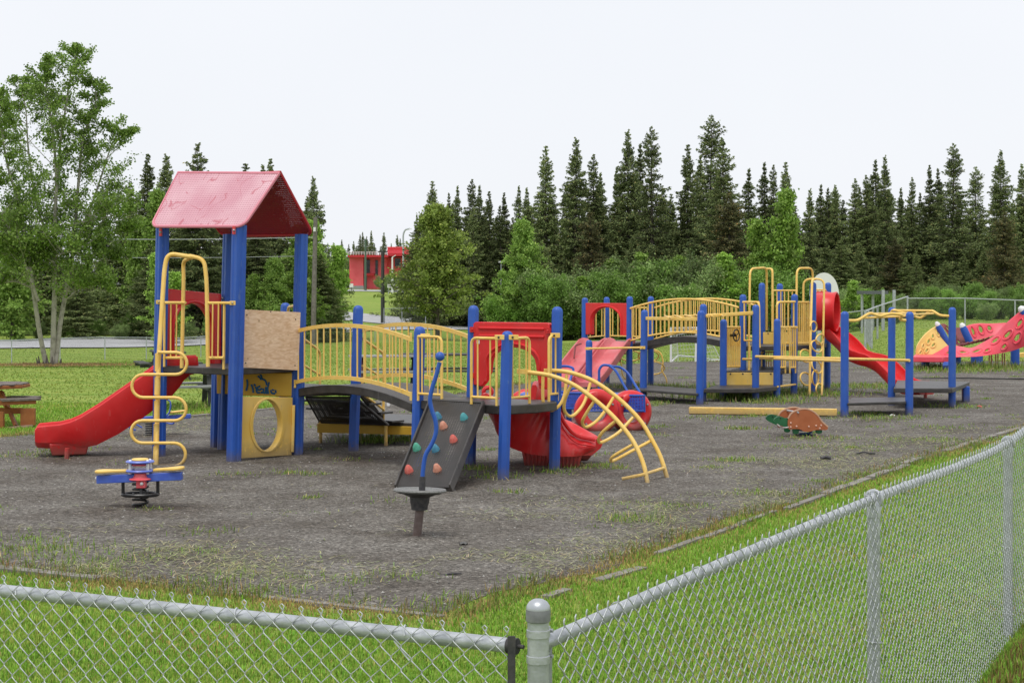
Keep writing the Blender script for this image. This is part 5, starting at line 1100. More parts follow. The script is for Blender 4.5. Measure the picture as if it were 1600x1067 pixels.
vt([(925, 285, 27.6), (925, 100, 27.6), (955, 60, 27.6), (1015, 62, 27.6), (1080, 110, 27.5), (1150, 240, 27.4), (1195, 315, 27.3)])
vt([(1015, 62, 27.6), (1060, 75, 27.9), (1120, 78, 28.0), (1190, 130, 27.9), (1255, 240, 27.8), (1305, 318, 27.6)])
vt([(575, 72, 28.6), (640, 72, 28.5), (685, 90, 28.4), (688, 110, 28.4), (655, 200, 28.3), (650, 280, 28.2)])
vt([(620, 450, 27.6), (625, 330, 27.7), (670, 280, 27.7), (760, 275, 27.6)], .018)
for px, Y_ in ((846, 28.3), (889, 27.9), (953, 27.6), (1000, 27.4)):
    mb = MB(); mb.beam(V(((px-CX)*Y_/F, Y_, -.02)), V(((px-CX)*Y_/F, Y_, .58)), .09, .09, up=(0, 1, 0)); mb.build('leg', BLUE, VC)
mb = MB(); mb.sphere(W(972, 620, 26.95), .028, 8, 6); mb.build('knob', RED, VC)
mb = MB(); mb.box(W(905, 611, 27.9), .30, .25, .05); mb.build('seat', REDF, VC, bevel=.01)
# ---------------------------------------------------------------- balance beam
BB = thing('balance_beam', 'long low yellow balance beam lying behind the turtle rider', 'balance beam', G(1190, 650))
a_, b_ = W(1077, 641, 30.8), W(1308, 644, 30.2); mb = MB(); mb.beam(a_, b_, .14, .125); mb.build('beam', YEL, BB, bevel=.012)
for px, Y_ in ((1092, 30.75), (1290, 30.25)): mb = MB(); mb.tube([V(((px-CX)*Y_/F, Y_, .1)), V(((px-CX)*Y_/F, Y_, -.03))], .03); mb.build('leg', YEL, BB)
# ---------------------------------------------------------------- turtle spring rider
TR = thing('turtle_rider', 'turtle shaped spring rider with terracotta shell sides and green heads', 'spring rider', G(1262, 684))
q5 = lambda x, y, Y: W(1060+x/5.333, 580+y/5.333, Y)
shell_o = [(917, 478), (915, 395), (945, 350), (1000, 322), (1065, 315), (1120, 335), (1165, 375), (1195, 420), (1245, 465), (1235, 488), (1190, 488), (1140, 490), (1095, 502), (1050, 502), (1010, 482), (960, 480)]
Yt_ = 26.1
for k, (ox, oy, Y_) in enumerate(((0, 0, Yt_), (-88, -12, Yt_+.42))):
    pts = spl([q5(x+ox, y+oy, Y_) for x, y in shell_o], 3, closed=True); mb = MB(); mb.extrude(pts, (0, .03, 0)); so = mb.build('shell_side', BROWNP, TR, ang=60)
    mb = MB(); mb.tube(spl([q5(x+ox, y+oy, Y_+.012) for x, y in shell_o[1:9]], 4), .017, 6); mb.build('edge_trim', mat('pale_shell_trim', (.45, .26, .16), .6), so)
    if k == 0:
        for x, y in ((937, 430), (936, 465), (985, 458), (1087, 460), (1148, 453), (1190, 450), (1179, 475), (1000, 342)):
            mb = MB(); mb.lathe([(.014, -.01), (.015, .0), (.008, .006)], q5(x, y, Y_-.004), 8, (0, -1, 0)); mb.build('bolt', mat('peach_bolt', (.7, .42, .32), .4) if not bpy.data.materials.get('peach_bolt') else bpy.data.materials['peach_bolt'], so)
hd = [(918, 395), (890, 390), (860, 378), (825, 380), (800, 398), (798, 415), (815, 432), (850, 450), (885, 465), (918, 470)]
hb_ = [(x-68, y-18) for x, y in hd]
for k, (pts, Y_) in enumerate(((hd, Yt_+.02), (hb_, Yt_+.40))):
    mb = MB(); mb.extrude(spl([q5(x, y, Y_) for x, y in pts], 3, closed=True), (0, .045, 0)); h_ = mb.build('head', GREENP, TR, ang=50); x, y = ((848, 390), (785, 376))[k]
    mb = MB(); mb.lathe([(.011, 0), (.011, .008), (.004, .01)], q5(x, y, Y_-.002), 8, (0, -1, 0)); mb.build('eye', BLACK, h_)
for (x0, x1, y0, y1, Y_) in ((950, 1007, 480, 526, Yt_+.03), (880, 935, 465, 512, Yt_+.40), (1143, 1200, 488, 522, Yt_+.03)):
    mb = MB(); mb.extrude([q5(x0, y0, Y_), q5(x0+3, y1-8, Y_), q5((x0+x1)/2, y1, Y_), q5(x1-3, y1-8, Y_), q5(x1, y0, Y_)], (0, .045, 0)); mb.build('foot', GREENP, TR, bevel=.008)
mb = MB(); mb.tube([q5(900, 325, Yt_+.46), q5(1000, 342, Yt_-.03)], .016, 8); mb.build('handle', mat('grey_handle', (.4, .4, .4), .4), TR)
mb = MB(); mb.tube(spl([q5(825, 440, Yt_+.3), q5(850, 462, Yt_+.1), q5(890, 470, Yt_), q5(918, 465, Yt_)], 4), .012, 6); mb.build('foot_rest', mat('grey_handle2', (.45, .40, .38), .4), TR)
mb = MB(); mb.box(q5(1060, 455, Yt_+.23), .38, .40, .04); mb.build('seat', BROWNP, TR, bevel=.01)
mb = MB(); c = q5(1062, 560, Yt_+.23); mb.tube([V((c.x+.095*math.cos(2*math.pi*k/12), c.y+.095*math.sin(2*math.pi*k/12), .02+k/12*.055)) for k in range(37)], .014, 6); mb.build('coil_spring', mat('blue_spring', (.03, .10, .25), .4), TR)
# ---------------------------------------------------------------- distant spring seesaw behind the tower
Yb = 26.4; RB2 = V(((236-CX)*Yb/F, Yb, 0)); R2_ = thing('spring_seesaw', 'blue spring seesaw with looped handles seen behind the tower post', 'spring rider', RB2)
mb = MB(); mb.beam(W(208, 655, Yb), W(298, 650, Yb), .10, .07); mb.build('beam', BLUE2, R2_, bevel=.01)
mb = MB(); mb.extrude([W(264, 646, Yb)+V((0, -.09, 0)), W(289, 643, Yb)+V((0, -.09, 0)), W(289, 643, Yb)+V((0, .09, 0)), W(264, 646, Yb)+V((0, .09, 0))], (0, 0, .03)); mb.build('seat', YEL, R2_, bevel=.01)
mb = MB(); mb.tube([V((RB2.x+.085*math.cos(2*math.pi*k/12), RB2.y+.085*math.sin(2*math.pi*k/12), .0+k/12*.036)) for k in range(85)], .013, 6); mb.build('coil_spring', BLACK, R2_)
for pts in (((255, 622), (266, 628), (264, 645), (254, 652)), ((214, 655), (204, 660), (203, 668), (212, 672)), ((252, 658), (270, 662), (272, 652)), ((196, 664), (206, 660), (222, 668))):
    mb = MB(); mb.tube(spl([W(x, y, Yb-.1) for x, y in pts], 5), .013, 6); mb.build('handle', BLUE2, R2_)
# small blue seesaw glimpsed under the bridge
Yc = 33; R3_ = thing('spring_seesaw', 'small grey and blue spring rider glimpsed under the near bridge', 'spring rider', V(((604-CX)*Yc/F, Yc, 0)))
mb = MB(); mb.beam(W(597, 640, Yc), W(612, 640, Yc), .2, .06); mb.build('beam', BLUE2, R3_)
mb = MB(); mb.tube([W(604, 640, Yc), W(604, 655, Yc)], .06); mb.build('stem', IRON, R3_)
mb = MB(); mb.tube([W(607, 641, Yc), W(607, 628, Yc)], .03); mb.build('handle', WHITE, R3_)
# ---------------------------------------------------------------- picnic tables
def picnic(name, label, px, Yc, ln, rz, m, mt, h=.76, grp=None, lean=0, benches=True):
    c = V(((px-CX)*Yc/F, Yc, ground((px-CX)*Yc/F, Yc))); t = thing(name, label, 'picnic table', c, grp); co, si = math.cos(rz), math.sin(rz)
    P = lambda x, y, z: c+V((x*co-y*si, x*si+y*co, z))
    for k in range(5):
        y = -.30+.15*k; mb = MB(); mb.beam(P(-ln/2, y, h), P(ln/2, y, h), .14, .04); mb.build('top_plank', mt, t, bevel=.004)
    for s_ in (-1, 1):
        mb = MB(); mb.beam(P(-ln/2, s_*.66, .44), P(ln/2, s_*.66, .44), .26, .04); mb.build('bench_plank', mt, t, bevel=.004)
    for x in (-ln*.34, ln*.34):
        for s_ in (-1, 1):
            mb = MB(); mb.beam(P(x, s_*.20, h-.02), P(x+.02*s_, s_*.52, -.02), .045, .10, up=(co, si, 0)); mb.build('leg', m, t)
        mb = MB(); mb.beam(P(x-.05, -.78, .39), P(x-.05, .78, .39), .045, .09); mb.build('cross_beam', m, t)
        mb = MB(); mb.beam(P(x-.05, -.34, h-.07), P(x-.05, .34, h-.07), .045, .08); mb.build('cross_beam', m, t)
    return t
picnic('picnic_table', 'dark picnic table with pale top seen between slide and tower post', 288, 33, 1.35, .35, WOODD, WOODG, .74)
picnic('picnic_table', 'dark green picnic table on the lawn left of the tower slide', 262, 43.5, 1.7, 1.9, WOODD, WOODD, .72)
picnic('picnic_table', 'picnic table with whitish worn top seen through the near bridge railing', 612, 39, 2.0, .12, mat('reddish_frame', (.08, .03, .02), .7), WOODG, .78)
picnic('picnic_table', 'long black picnic table behind the right end of the near bridge', 700, 39.5, 2.3, -.05, WOODD, WOODD, .80)
# round-corner orange table at the left edge
OT = thing('picnic_table', 'orange stained wooden picnic table with grey benches at the gravel edge', 'picnic table', W(20, 665, 28.4)*1)
OT.location = V(((20-CX)*28.4/F, 28.4, 0)); OFF[OT.name] = V(OT.location)
q7 = lambda x, y, Y=28.2: W(x/7.62, 580+y/7.62, Y)
def slab_(pts, y_, Yf, dep, t, m, name, par=OT):
    """horizontal slab: front edge pixels x0..x1 at height y_"""
    mb = MB(); P = [V((p.x, p.y, q7(0, y_, Yf).z)) for p in pts]; mb.extrude([p-V((0, 0, t)) for p in P], (0, 0, t)); return mb.build(name, m, par, bevel=.008)
z_t = q7(0, 165, 28.2).z
cx_, cy_ = q7(-95, 0, 28.5).x, 28.55
top8 = [V((cx_+.62*math.cos(t), cy_+.62*math.sin(t), 0)) for t in [math.pi/8+math.pi/4*k for k in range(8)]]
slab_(top8, 170, 28.2, 0, .055, WOODO, 'table_top'); 
top8b = [V((cx_+.60*math.cos(t), cy_+.60*math.sin(t), 0)) for t in [math.pi/8+math.pi/4*k for k in range(8)]]
mb = MB()
for k in range(7): y = -.5+k*.165; hw = .56 if abs(y) < .25 else .56-(abs(y)-.25)*1.0; mb.box(V((cx_, cy_+y, z_t+.006)), hw*2, .15, .018)
mb.build('top_planks', WOODW, OT)
for (xa, ya, Ya, xb, yb_, Yb_) in ((100, 370, 28.7, 455, 365, 28.6), (0, 440, 27.9, 465, 395, 28.25)):
    mb = MB(); a_, b_ = q7(xa, ya, Ya), q7(xb, yb_, Yb_); b_.z = a_.z = .475; mb.beam(a_, b_, .24, .04); mb.build('bench_plank', WOODW, OT, bevel=.005)
    mb = MB(); mb.beam(a_+V((0, -.09, -.045)), b_+V((-.03, -.09, -.045)), .04, .07); mb.build('bench_rail', WOODO, OT)
for pts, w_2 in ((((15, 240), (190, 650)), .09), (((10, 260), (80, 430)), .09)):
    mb = MB(); a_, b_ = q7(*pts[0], 28.35), q7(*pts[1], 28.1); mb.beam(a_, b_, .05, .10, up=(0, 1, 0)); mb.build('leg', WOODO, OT)
mb = MB(); mb.beam(q7(335, 440, 28.1), q7(335, 640, 28.1), .24, .09, up=(0, 1, 0)); mb.build('bench_leg', WOODO, OT, bevel=.005)
mb = MB(); mb.beam(q7(15, 480, 27.9), q7(15, 680, 27.9), .09, .09, up=(0, 1, 0)); mb.build('bench_leg', WOODO, OT, bevel=.005)
mb = MB(); mb.beam(q7(-60, 470, 28.0), q7(260, 470, 28.3), .05, .10); mb.build('cross_beam', WOODO, OT)
mb = MB(); mb.beam(q7(0, 690, 27.9), q7(385, 645, 28.1), .10, .04); mb.build('ground_skid', mat('pale_timber', (.42, .28, .20), .8, col2=(.3, .2, .14), ns=10), OT)
# ---------------------------------------------------------------- small things on the ground
def deb(name, lab, cat, px, py, pts, r, m):
    c = G(px, py); mb = MB(); mb.tube(spl([c+V(p) for p in pts], 4), r, 6); o = mb.build(name, m); solo(o, c); props(o, lab, cat)
deb('stick', 'dark crooked stick lying on the gravel near the turtle rider', 'stick', 1352, 712, [(-.12, 0, .03), (-.02, .02, .05), (.05, -.02, .04), (.14, .03, .03)], .014, IRON)
deb('clod', 'small dark clod of soil on the gravel by the turtle rider', 'clod', 1290, 720, [(-.06, 0, .03), (0, .01, .05), (.07, 0, .03)], .03, IRON)
deb('stick', 'short dark twig on the gravel in front of the spinner', 'stick', 703, 903, [(-.08, -.02, .02), (0, 0, .035), (.09, .04, .03)], .010, IRON)
deb('clod', 'black lump on the gravel beside the spinner stem', 'clod', 724, 856, [(-.03, 0, .03), (0, .01, .04), (.03, 0, .03)], .02, BLACK)
deb('hose', 'thin black hose lying across the far gravel', 'hose', 1560, 594, [(-2.4, .3, .03), (-1, .1, .05), (0, 0, .04), (1.2, -.1, .04), (3, .1, .03)], .018, BLACK)
for px, py, lab in ((1236, 652+25, None), (1394, 652, 'white scrap of paper on the gravel by the low black step plate'), (1530, 638, 'small pink scrap of litter on the gravel right of the blue posts')):
    if lab: deb('litter', lab, 'litter', px, py, [(-.04, 0, .03), (0, .01, .045), (.05, 0, .03)], .016, WHITE if 'white' in lab else PINK)
# ---------------------------------------------------------------- right-hand climbing sculpture
HOLEM = {}
SC_ = thing('climbing_sculpture', 'red and yellow climbing sculpture of curved panels with oval holes on blue posts', 'climber', (14, 50, 0))
q1 = lambda x, y, Y: W(1400+x/7.62, 460+y/7.62, Y)
def curved_panel(name, top, bot, m, holes, t=.07, n=28, rows=10, bulge=0, hm=None):
    """sheet lofted between two edge curves with real oval openings cut as rings"""
    T_ = spl(top, 8); B_ = spl(bot, 8)
    def samp(P, u): x = u*(len(P)-1); i = min(int(x), len(P)-2); return P[i].lerp(P[i+1], x-i)
    nx, ny = 96, 40; S = lambda u, v_: samp(B_, u).lerp(samp(T_, u), v_)+V((0, -bulge*math.sin(math.pi*v_), 0))
    mb = MB(); idx = {}; vs = []
    def vid(i, j, s_):
        if (i, j, s_) not in idx: idx[(i, j, s_)] = len(vs); p = S(i/nx, j/ny); vs.append(p+V((0, t if s_ else 0, t*.3 if s_ else 0)))
        return idx[(i, j, s_)]
    L0 = (samp(T_, .5)-samp(B_, .5)).length; W0 = (samp(T_, 1)-samp(T_, 0)).length
    def inside(i, j):
        u, v_ = (i+.5)/nx, (j+.5)/ny
        return any(((u-hu)/ru_)**2+((v_-hv)/rv_)**2 < 1 for hu, hv, ru_, rv_ in holes)
    cell = {(i, j) for i in range(nx) for j in range(ny) if not inside(i, j)}; fs = []
    for i, j in cell:
        for s_ in (0, 1):
            f = (vid(i, j, s_), vid(i+1, j, s_), vid(i+1, j+1, s_), vid(i, j+1, s_)); fs.append(f if not s_ else f[::-1])
        for di, dj, e in ((-1, 0, ((i, j), (i, j+1))), (1, 0, ((i+1, j), (i+1, j+1))), (0, -1, ((i, j), (i+1, j))), (0, 1, ((i, j+1), (i+1, j+1)))):
            if (i+di, j+dj) not in cell: (a_, b_), (c_, d_) = e; fs.append((vid(a_, b_, 0), vid(c_, d_, 0), vid(c_, d_, 1), vid(a_, b_, 1)))
    mb.add(vs, fs); o = mb.build(name, m, SC_, ang=50)
    for hu, hv, ru_, rv_ in holes:       # moulded rim round each hole
        mb = MB(); mb.tube([S(min(max(hu+ru_*1.45*math.cos(a_), 0), 1), min(max(hv+rv_*1.45*math.sin(a_), 0), 1))+V((0, -.01, 0)) for a_ in [2*math.pi*k/20 for k in range(20)]], .022, 6, closed=True); mb.build('hole_rim', m, o)
    return o
Ys_ = 50
curved_panel('yellow_panel', [q1(235, 690, 50), q1(255, 610, 50), q1(330, 500, 50.2), q1(420, 420, 50.4), (q1(500, 378, 50.5))], [q1(245, 745, 50), q1(290, 782, 50), q1(350, 768, 50), q1(480, 690, 50.1), q1(620, 615, 50.3)], mat('sculpture_yellow', (.78, .52, .14), .45, col2=(.82, .58, .2), ns=2),
    [(.32, .45, .06, .07), (.45, .62, .035, .08), (.62, .62, .035, .08), (.75, .7, .03, .08), (.55, .32, .04, .06), (.72, .35, .04, .06), (.9, .72, .02, .1)])
curved_panel('front_panel', [q1(370, 770, 49.5), q1(420, 735, 49.5), q1(520, 680, 49.6), q1(640, 612, 49.8), q1(760, 625, 50), q1(900, 645, 50), q1(1040, 580, 49.4), q1(1180, 495, 49), q1(1320, 350, 48.6), q1(1490, 205, 48.3), q1(1560, 150, 48.2), q1(1640, 120, 48.2)],
    [q1(345, 768, 49.5), q1(450, 765, 49.4), q1(550, 775, 49.4), q1(650, 760, 49.3), q1(760, 745, 49), q1(950, 740, 48.8), q1(1120, 720, 48.6), q1(1300, 690, 48.4), q1(1420, 660, 48.3), q1(1540, 615, 48.2), q1(1640, 560, 48.2)], PINKR,
    [(.27, .5, .035, .12), (.40, .5, .03, .12), (.49, .55, .03, .14), (.57, .35, .018, .10), (.63, .75, .024, .11), (.69, .25, .016, .09), (.72, .62, .026, .09), (.80, .33, .026, .10), (.81, .70, .022, .08), (.88, .55, .02, .10), (.90, .84, .018, .05), (.96, .4, .02, .09)], bulge=.12)
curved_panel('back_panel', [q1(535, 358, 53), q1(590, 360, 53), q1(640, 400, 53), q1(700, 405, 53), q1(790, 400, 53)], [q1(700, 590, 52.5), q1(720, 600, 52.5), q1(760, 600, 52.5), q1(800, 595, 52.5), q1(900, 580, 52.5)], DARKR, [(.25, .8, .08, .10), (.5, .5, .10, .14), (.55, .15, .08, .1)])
curved_panel('back_panel', [q1(825, 392, 53), q1(900, 365, 53), q1(1000, 352, 53), q1(1140, 355, 53), q1(1340, 345, 53)], [q1(900, 545, 52.8), q1(960, 540, 52.8), q1(1060, 520, 52.8), q1(1180, 480, 52.8), q1(1330, 400, 52.8)], PINKR, [(.22, .55, .05, .26), (.47, .6, .05, .24), (.68, .62, .04, .2)])
curved_panel('yellow_panel', [q1(1435, 730, 50), q1(1480, 705, 50), q1(1560, 695, 50), q1(1640, 690, 50)], [q1(1432, 742, 50), q1(1480, 748, 50), q1(1560, 750, 50), q1(1640, 750, 50)], YELP, [])
for (xa, ya, xb, yb_, Y_, r_) in ((500, 370, 625, 600, 50.4, .10), (795, 385, 885, 580, 52.4, .12), (1505, 185, 1530, 210, 48.3, .14)):
    mb = MB(); a_, b_ = q1(xb, yb_, Y_), q1(xa, ya, Y_); L_ = (b_-a_).length; mb.lathe([(r_, 0), (r_, L_-.1), (r_*.8, L_)], a_, 12, b_-a_); po = mb.build('leaning_post', BLUE, SC_)
    mb = MB(); mb.lathe([(r_*.82, L_), (r_*.8, L_+.05), (r_*.4, L_+.12), (0, L_+.13)], a_, 12, b_-a_); mb.build('post_cap', WHITE, po)
for px, ytop, Y_, w__ in ((1446, 561, 50, .14), (1495, 557, 49.5, .14), (1524, 556, 50.5, .16), (1530, 556, 51, .13), (1586, 545, 49.5, .15), (1480, 566, 51, .12)):
    mb = MB(); b_ = V(((px-CX)*Y_/F, Y_, -.05)); L_ = W(px, ytop, Y_).z+.05; mb.lathe([(w__*.9, 0), (w__*.9, L_)], b_, 10); mb.build('support_post', BLUE, SC_)
for k in range(9):
    x = 1110+k*26; Y_ = 50.5+random.uniform(-.5, .5)
    if k % 3 != 2: mb = MB(); mb.tube([q1(x, 700, Y_), V(((1400+x/7.62-CX)*Y_/F, Y_, 0))], .02, 5); mb.build('hanging_rope', DARKR, SC_)
mb = MB()
for k in range(7):
    x0 = 730+k*60; mb.tube(spl([q1(x0, 590-k*8, 51.5), q1(x0+60, 610-k*14, 51.2), q1(x0+140, 575-k*16, 51)], 4), .025, 5)
    mb.tube(spl([q1(x0, 620-k*14, 51), q1(x0+70, 585-k*12, 51.4)], 4), .025, 5)
mb.build('rope_net', DARKR, SC_)
pl_ = MB(); z_ = .24; Q = [V((q1(200, 0, 48.4).x, 48.4, z_)), V((q1(560, 0, 48.2).x, 48.2, z_)), V((q1(640, 0, 48.4).x, 48.4, z_)), V((q1(640, 0, 50.6).x, 50.6, z_)), V((q1(230, 0, 50.6).x, 50.6, z_))]
pl_.extrude(Q, (0, 0, .16)); pl_.build('low_platform', PINKR, SC_, bevel=.02)
mb = MB(); mb.tube([q1(575, 850, 48.2), q1(700, 850, 48.0)], .12, 8); mb.build('blue_foot', BLUE, SC_)
# ---------------------------------------------------------------- soccer goal
Yg = 53.5; GO = thing('soccer_goal', 'small white soccer goal with net on the far lawn', 'goal', GP(1090, Yg))
zz = lambda x, y, Y=Yg: W(880+x/4.447, 400+y/4.447, Y)
mb = MB(); f0, f1, g0, g1_ = zz(748, 705), zz(748, 500), zz(920, 700, Yg+.3), zz(925, 497, Yg+.3)
f0.z = g0.z = .02; b0, b1 = zz(800, 690, Yg+1.0), zz(1095, 690, Yg+1.6); b0.z = b1.z = .02
mb.tube([f0, f1, g1_, g0], .035, 6); mb.tube([f0, zz(800, 690, Yg+1.0), b1, g0], .03, 6); t0, t1 = zz(790, 545, Yg+.7), zz(985, 515, Yg+.9); mb.tube([f1, t0, b0], .022, 6); mb.tube([g1_, t1, b1], .022, 6); mb.tube([t0, t1], .02, 6)
mb.build('goal_frame', WHITE, GO)
mb = MB(); NT_ = 9
def net(A_, B_, C_, D_, n1, n2):
    for k in range(n1+1): mb.tube([A_.lerp(B_, k/n1), D_.lerp(C_, k/n1)], .007, 4)
    for k in range(n2+1): mb.tube([A_.lerp(D_, k/n2), B_.lerp(C_, k/n2)], .007, 4)
net(f0, b0, t0, f1, 6, 7); net(g0, b1, t1, g1_, 9, 7); net(b0, b1, t1, t0, 12, 7); net(f1, g1_, t1, t0, 12, 4)
mb.build('net', WHITE, GO)
# ---------------------------------------------------------------- basketball backboard on its pole
BKc = W(1288, 460, 64); BK = thing('basketball_hoop', 'white fan shaped basketball backboard behind the red tube slide', 'basketball hoop', V((BKc.x, 64, ground(BKc.x, 64))))
pts = [W(1288+23*math.cos(t), 461-35*math.sin(t)*(1 if math.sin(t) > 0 else .35), 64) for t in [2*math.pi*k/28 for k in range(28)]]
mb = MB(); mb.extrude(pts, (0, .06, 0)); mb.build('backboard', WHITE, BK)
mb = MB(); mb.tube([V((BKc.x-.2, 64.3, ground(BKc.x, 64))), W(1283, 470, 64.3)], .07); mb.build('pole', GALV, BK)
mb = MB(); mb.tube([W(1285+9*math.cos(t), 468, 63.6+.22*math.sin(t)) for t in [2*math.pi*k/16 for k in range(16)]], .012, 5, closed=True); mb.build('rim', mat('orange_rim', (.7, .2, .02), .4), BK)
# ---------------------------------------------------------------- far fences
def screen_mat(name, col, cover):
    m = mat(name, col, .6, .1); n = m.node_tree; L = n.links; p = n.nodes['Principled BSDF']; out = n.nodes['Material Output']
    t = n.nodes.new('ShaderNodeTexCoord'); sp = n.nodes.new('ShaderNodeSeparateXYZ'); L.new(t.outputs['UV'], sp.inputs[0]); sc2 = []
    def mt_(op, a_, b_):
        q = n.nodes.new('ShaderNodeMath'); q.operation = op
        for i, s_ in enumerate((a_, b_)):
            if s_ is None: continue
            if isinstance(s_, (int, float)): q.inputs[i].default_value = s_
            else: L.new(s_, q.inputs[i])
        return q.outputs[0]
    for op in ('ADD', 'SUBTRACT'):
        d = mt_('FRACT', mt_('MULTIPLY', mt_(op, sp.outputs[0], sp.outputs[1]), 12.0), None); sc2.append(mt_('LESS_THAN', d, cover))
    h = mt_('MAXIMUM', sc2[0], sc2[1]); tr = n.nodes.new('ShaderNodeBsdfTransparent'); ms = n.nodes.new('ShaderNodeMixShader')
    L.new(h, ms.inputs[0]); L.new(tr.outputs[0], ms.inputs[1]); L.new(p.outputs[0], ms.inputs[2]); L.new(ms.outputs[0], out.inputs['Surface']); return m
WIREM = screen_mat('woven_wire', (.16, .17, .165), .06)
def far_fence(pts, hgt, label, sp=3.0, name='chain_link_fence', rp_=.03, hs_=None, cover=WIREM, toprail=True, rr=.022):
    P = [V(p) for p in pts]; cen = P[0]; t = thing(name, label, 'fence', cen); pos = []; acc = 0
    d = [0]
    for i in range(1, len(P)): d.append(d[-1]+(P[i]-P[i-1]).length)
    n = int(d[-1]/sp)
    def smp(s):
        for i in range(len(P)-1):
            if s <= d[i+1]+1e-6: u = (s-d[i])/(d[i+1]-d[i]); q = P[i].lerp(P[i+1], u); return V((q.x, q.y, ground(q.x, q.y) if hs_ is None else q.z))
        return P[-1]
    ss_ = [d[-1]*k/n for k in range(n+1)]
    B_ = [smp(s) for s in ss_]
    for p in B_:
        mb = MB(); mb.tube([p-V((0, 0, .2)), p+V((0, 0, hgt+.04))], rp_, 6); mb.build('fence_post', GALV, t)
    if toprail: mb = MB(); mb.tube([p+V((0, 0, hgt)) for p in B_], rr, 6); mb.build('top_rail', GALV, t)
    me = bpy.data.meshes.new('fence_mesh'); vs = []; off = OFF[t.name]
    for p in B_: vs += [p-off, p+V((0, 0, hgt))-off]
    me.from_pydata([tuple(v_) for v_ in vs], [], [(2*i, 2*i+2, 2*i+3, 2*i+1) for i in range(n)])
    uv = me.uv_layers.new(name='UVMap')
    for lp in me.loops: i = lp.vertex_index; uv.data[lp.index].uv = (ss_[i//2], (i % 2)*hgt)
    me.materials.append(cover); o = link(bpy.data.objects.new('fence_mesh', me)); o.parent = t; return t
gp = lambda px, Y: GP(px, Y)
far_fence([gp(-60, 82), gp(5, 84), gp(133, 88), gp(240, 92), gp(300, 96), gp(480, 113), gp(640, 128)], 1.2, 'low chain link fence along the road on the left side', sp=2.9, rp_=.03)
far_fence([gp(640, 128), gp(760, 138), gp(900, 149), gp(1100, 146), gp(1315, 130)], 1.15, 'long dark chain link fence in front of the shrubs', sp=3.0, rr=.015)
far_fence([gp(600, 157), gp(636, 160), gp(665, 161)], 1.9, 'short fence stub at the road bend', sp=2.2, rp_=.045)
far_fence([gp(1312, 84), gp(1353, 82), gp(1362, 70)], 1.5, 'tall chain link backstop fence on the right', sp=2.8, rp_=.045, rr=.03)
far_fence([gp(1352, 70), gp(1384, 92), gp(1418, 92)], 1.6, 'tall chain link enclosure with rails below the spruces', sp=9, rp_=.05, rr=.035)
for px, y0, Y_, wd_ in ((1380, 453, 92, 'left'), (1397, 453, 92, 'right')):
    tp_ = thing('steel_pole', f'{wd_} one of the two tall steel poles at the enclosure', 'pole', gp(px, Y_), 'steel poles at the enclosure'); mb = MB(); mb.tube([gp(px, Y_), W(px, y0, Y_)], .09, 8); mb.build('shaft', GALV, tp_)
far_fence([gp(1418, 88), gp(1474, 88), gp(1560, 84), gp(1680, 80)], 1.6, 'chain link fence sloping down behind the climbing sculpture', sp=3.4, rp_=.035, rr=.03)
SHED = thing('flat_roof_shed', 'low dark flat roofed shelter beside the tall enclosure', 'shed', gp(1362, 100)); mb = MB(); mb.beam(W(1344, 457, 100), W(1382, 457, 100), 2, .2); mb.build('roof', mat('shed_roof', (.10, .11, .12), .6), SHED)
for px in (1347, 1364, 1379): mb = MB(); mb.tube([gp(px, 100), W(px, 458, 100)], .08, 6); mb.build('post', GALV, SHED)
# ---------------------------------------------------------------- utility poles, lamps, wires
def pole(px, yt, Y, r, label, name='utility_pole', m=POLEM, cat='pole', lean=0):
    b_ = gp(px, Y); t = thing(name, label, cat, b_); top_ = W(px+lean, yt, Y); mb = MB(); mb.tube([b_-V((0, 0, .3)), top_], [r*1.15, r*.85], 10); mb.build('shaft', m, t); return t, top_
u1, ut1 = pole(489, 340, 118, .17, 'grey wooden utility pole right of the tower roof', lean=4)
mb = MB(); mb.tube([ut1+V((-.05, -.15, -1.0)), ut1+V((-.05, -.15, -.7))], .09); mb.build('insulator', WHITE, u1)
u2, ut2 = pole(598, 392, 172, .19, 'dark utility pole on the grassy slope before the red building', m=WOODD)
mb = MB(); mb.beam(ut2+V((-.5, 0, -.1)), ut2+V((.5, 0, -.1)), .12, .12); mb.build('cross_arm', WOODD, u2)
u3, ut3 = pole(571, 374, 262, .17, 'thin greenish pole in front of the red building', m=mat('green_pole', (.08, .13, .08), .7))
u4, _ = pole(519.5, 394, 250, .14, 'white street lamp pole at the left of the red building', 'street_lamp', WHITE, 'street lamp'); mb = MB(); mb.beam(_+V((0, 0, 0)), _+V((.7, 0, .1)), .2, .1); mb.build('lamp_head', WHITE, u4)
u5, _ = pole(613, 402, 245, .13, 'slim pale lamp pole over the white sign', 'street_lamp', WHITE, 'street lamp'); mb = MB(); mb.beam(_+V((0, 0, 0)), _+V((.5, 0, .3)), .15, .1); mb.build('lamp_head', WHITE, u5)
u6 = thing('street_lamp', 'tall curved arm street lamp in front of the red building', 'street lamp', gp(630, 240))
mb = MB(); mb.tube(rnd_corner([gp(630, 240), W(630, 366, 240), W(633, 358.5, 240), W(641, 357.5, 240)], .7), .12, 8); mb.build('shaft', GALV, u6); mb = MB(); mb.beam(W(639, 358, 240), W(643.5, 358, 240), .25, .12); mb.build('lamp_head', WHITE, u6)
u7, _ = pole(783, 410, 146, .05, 'thin lamp post rising from the shrubs with a pale head', 'street_lamp', GALV, 'street lamp'); mb = MB(); mb.beam(W(779, 409.5, 146), W(788, 408.5, 146), .25, .12); mb.build('lamp_head', WHITE, u7)
u8, _ = pole(526.5, 419, 250, .1, 'short dark post at the far left of the red building', 'steel_pole', WOODG)
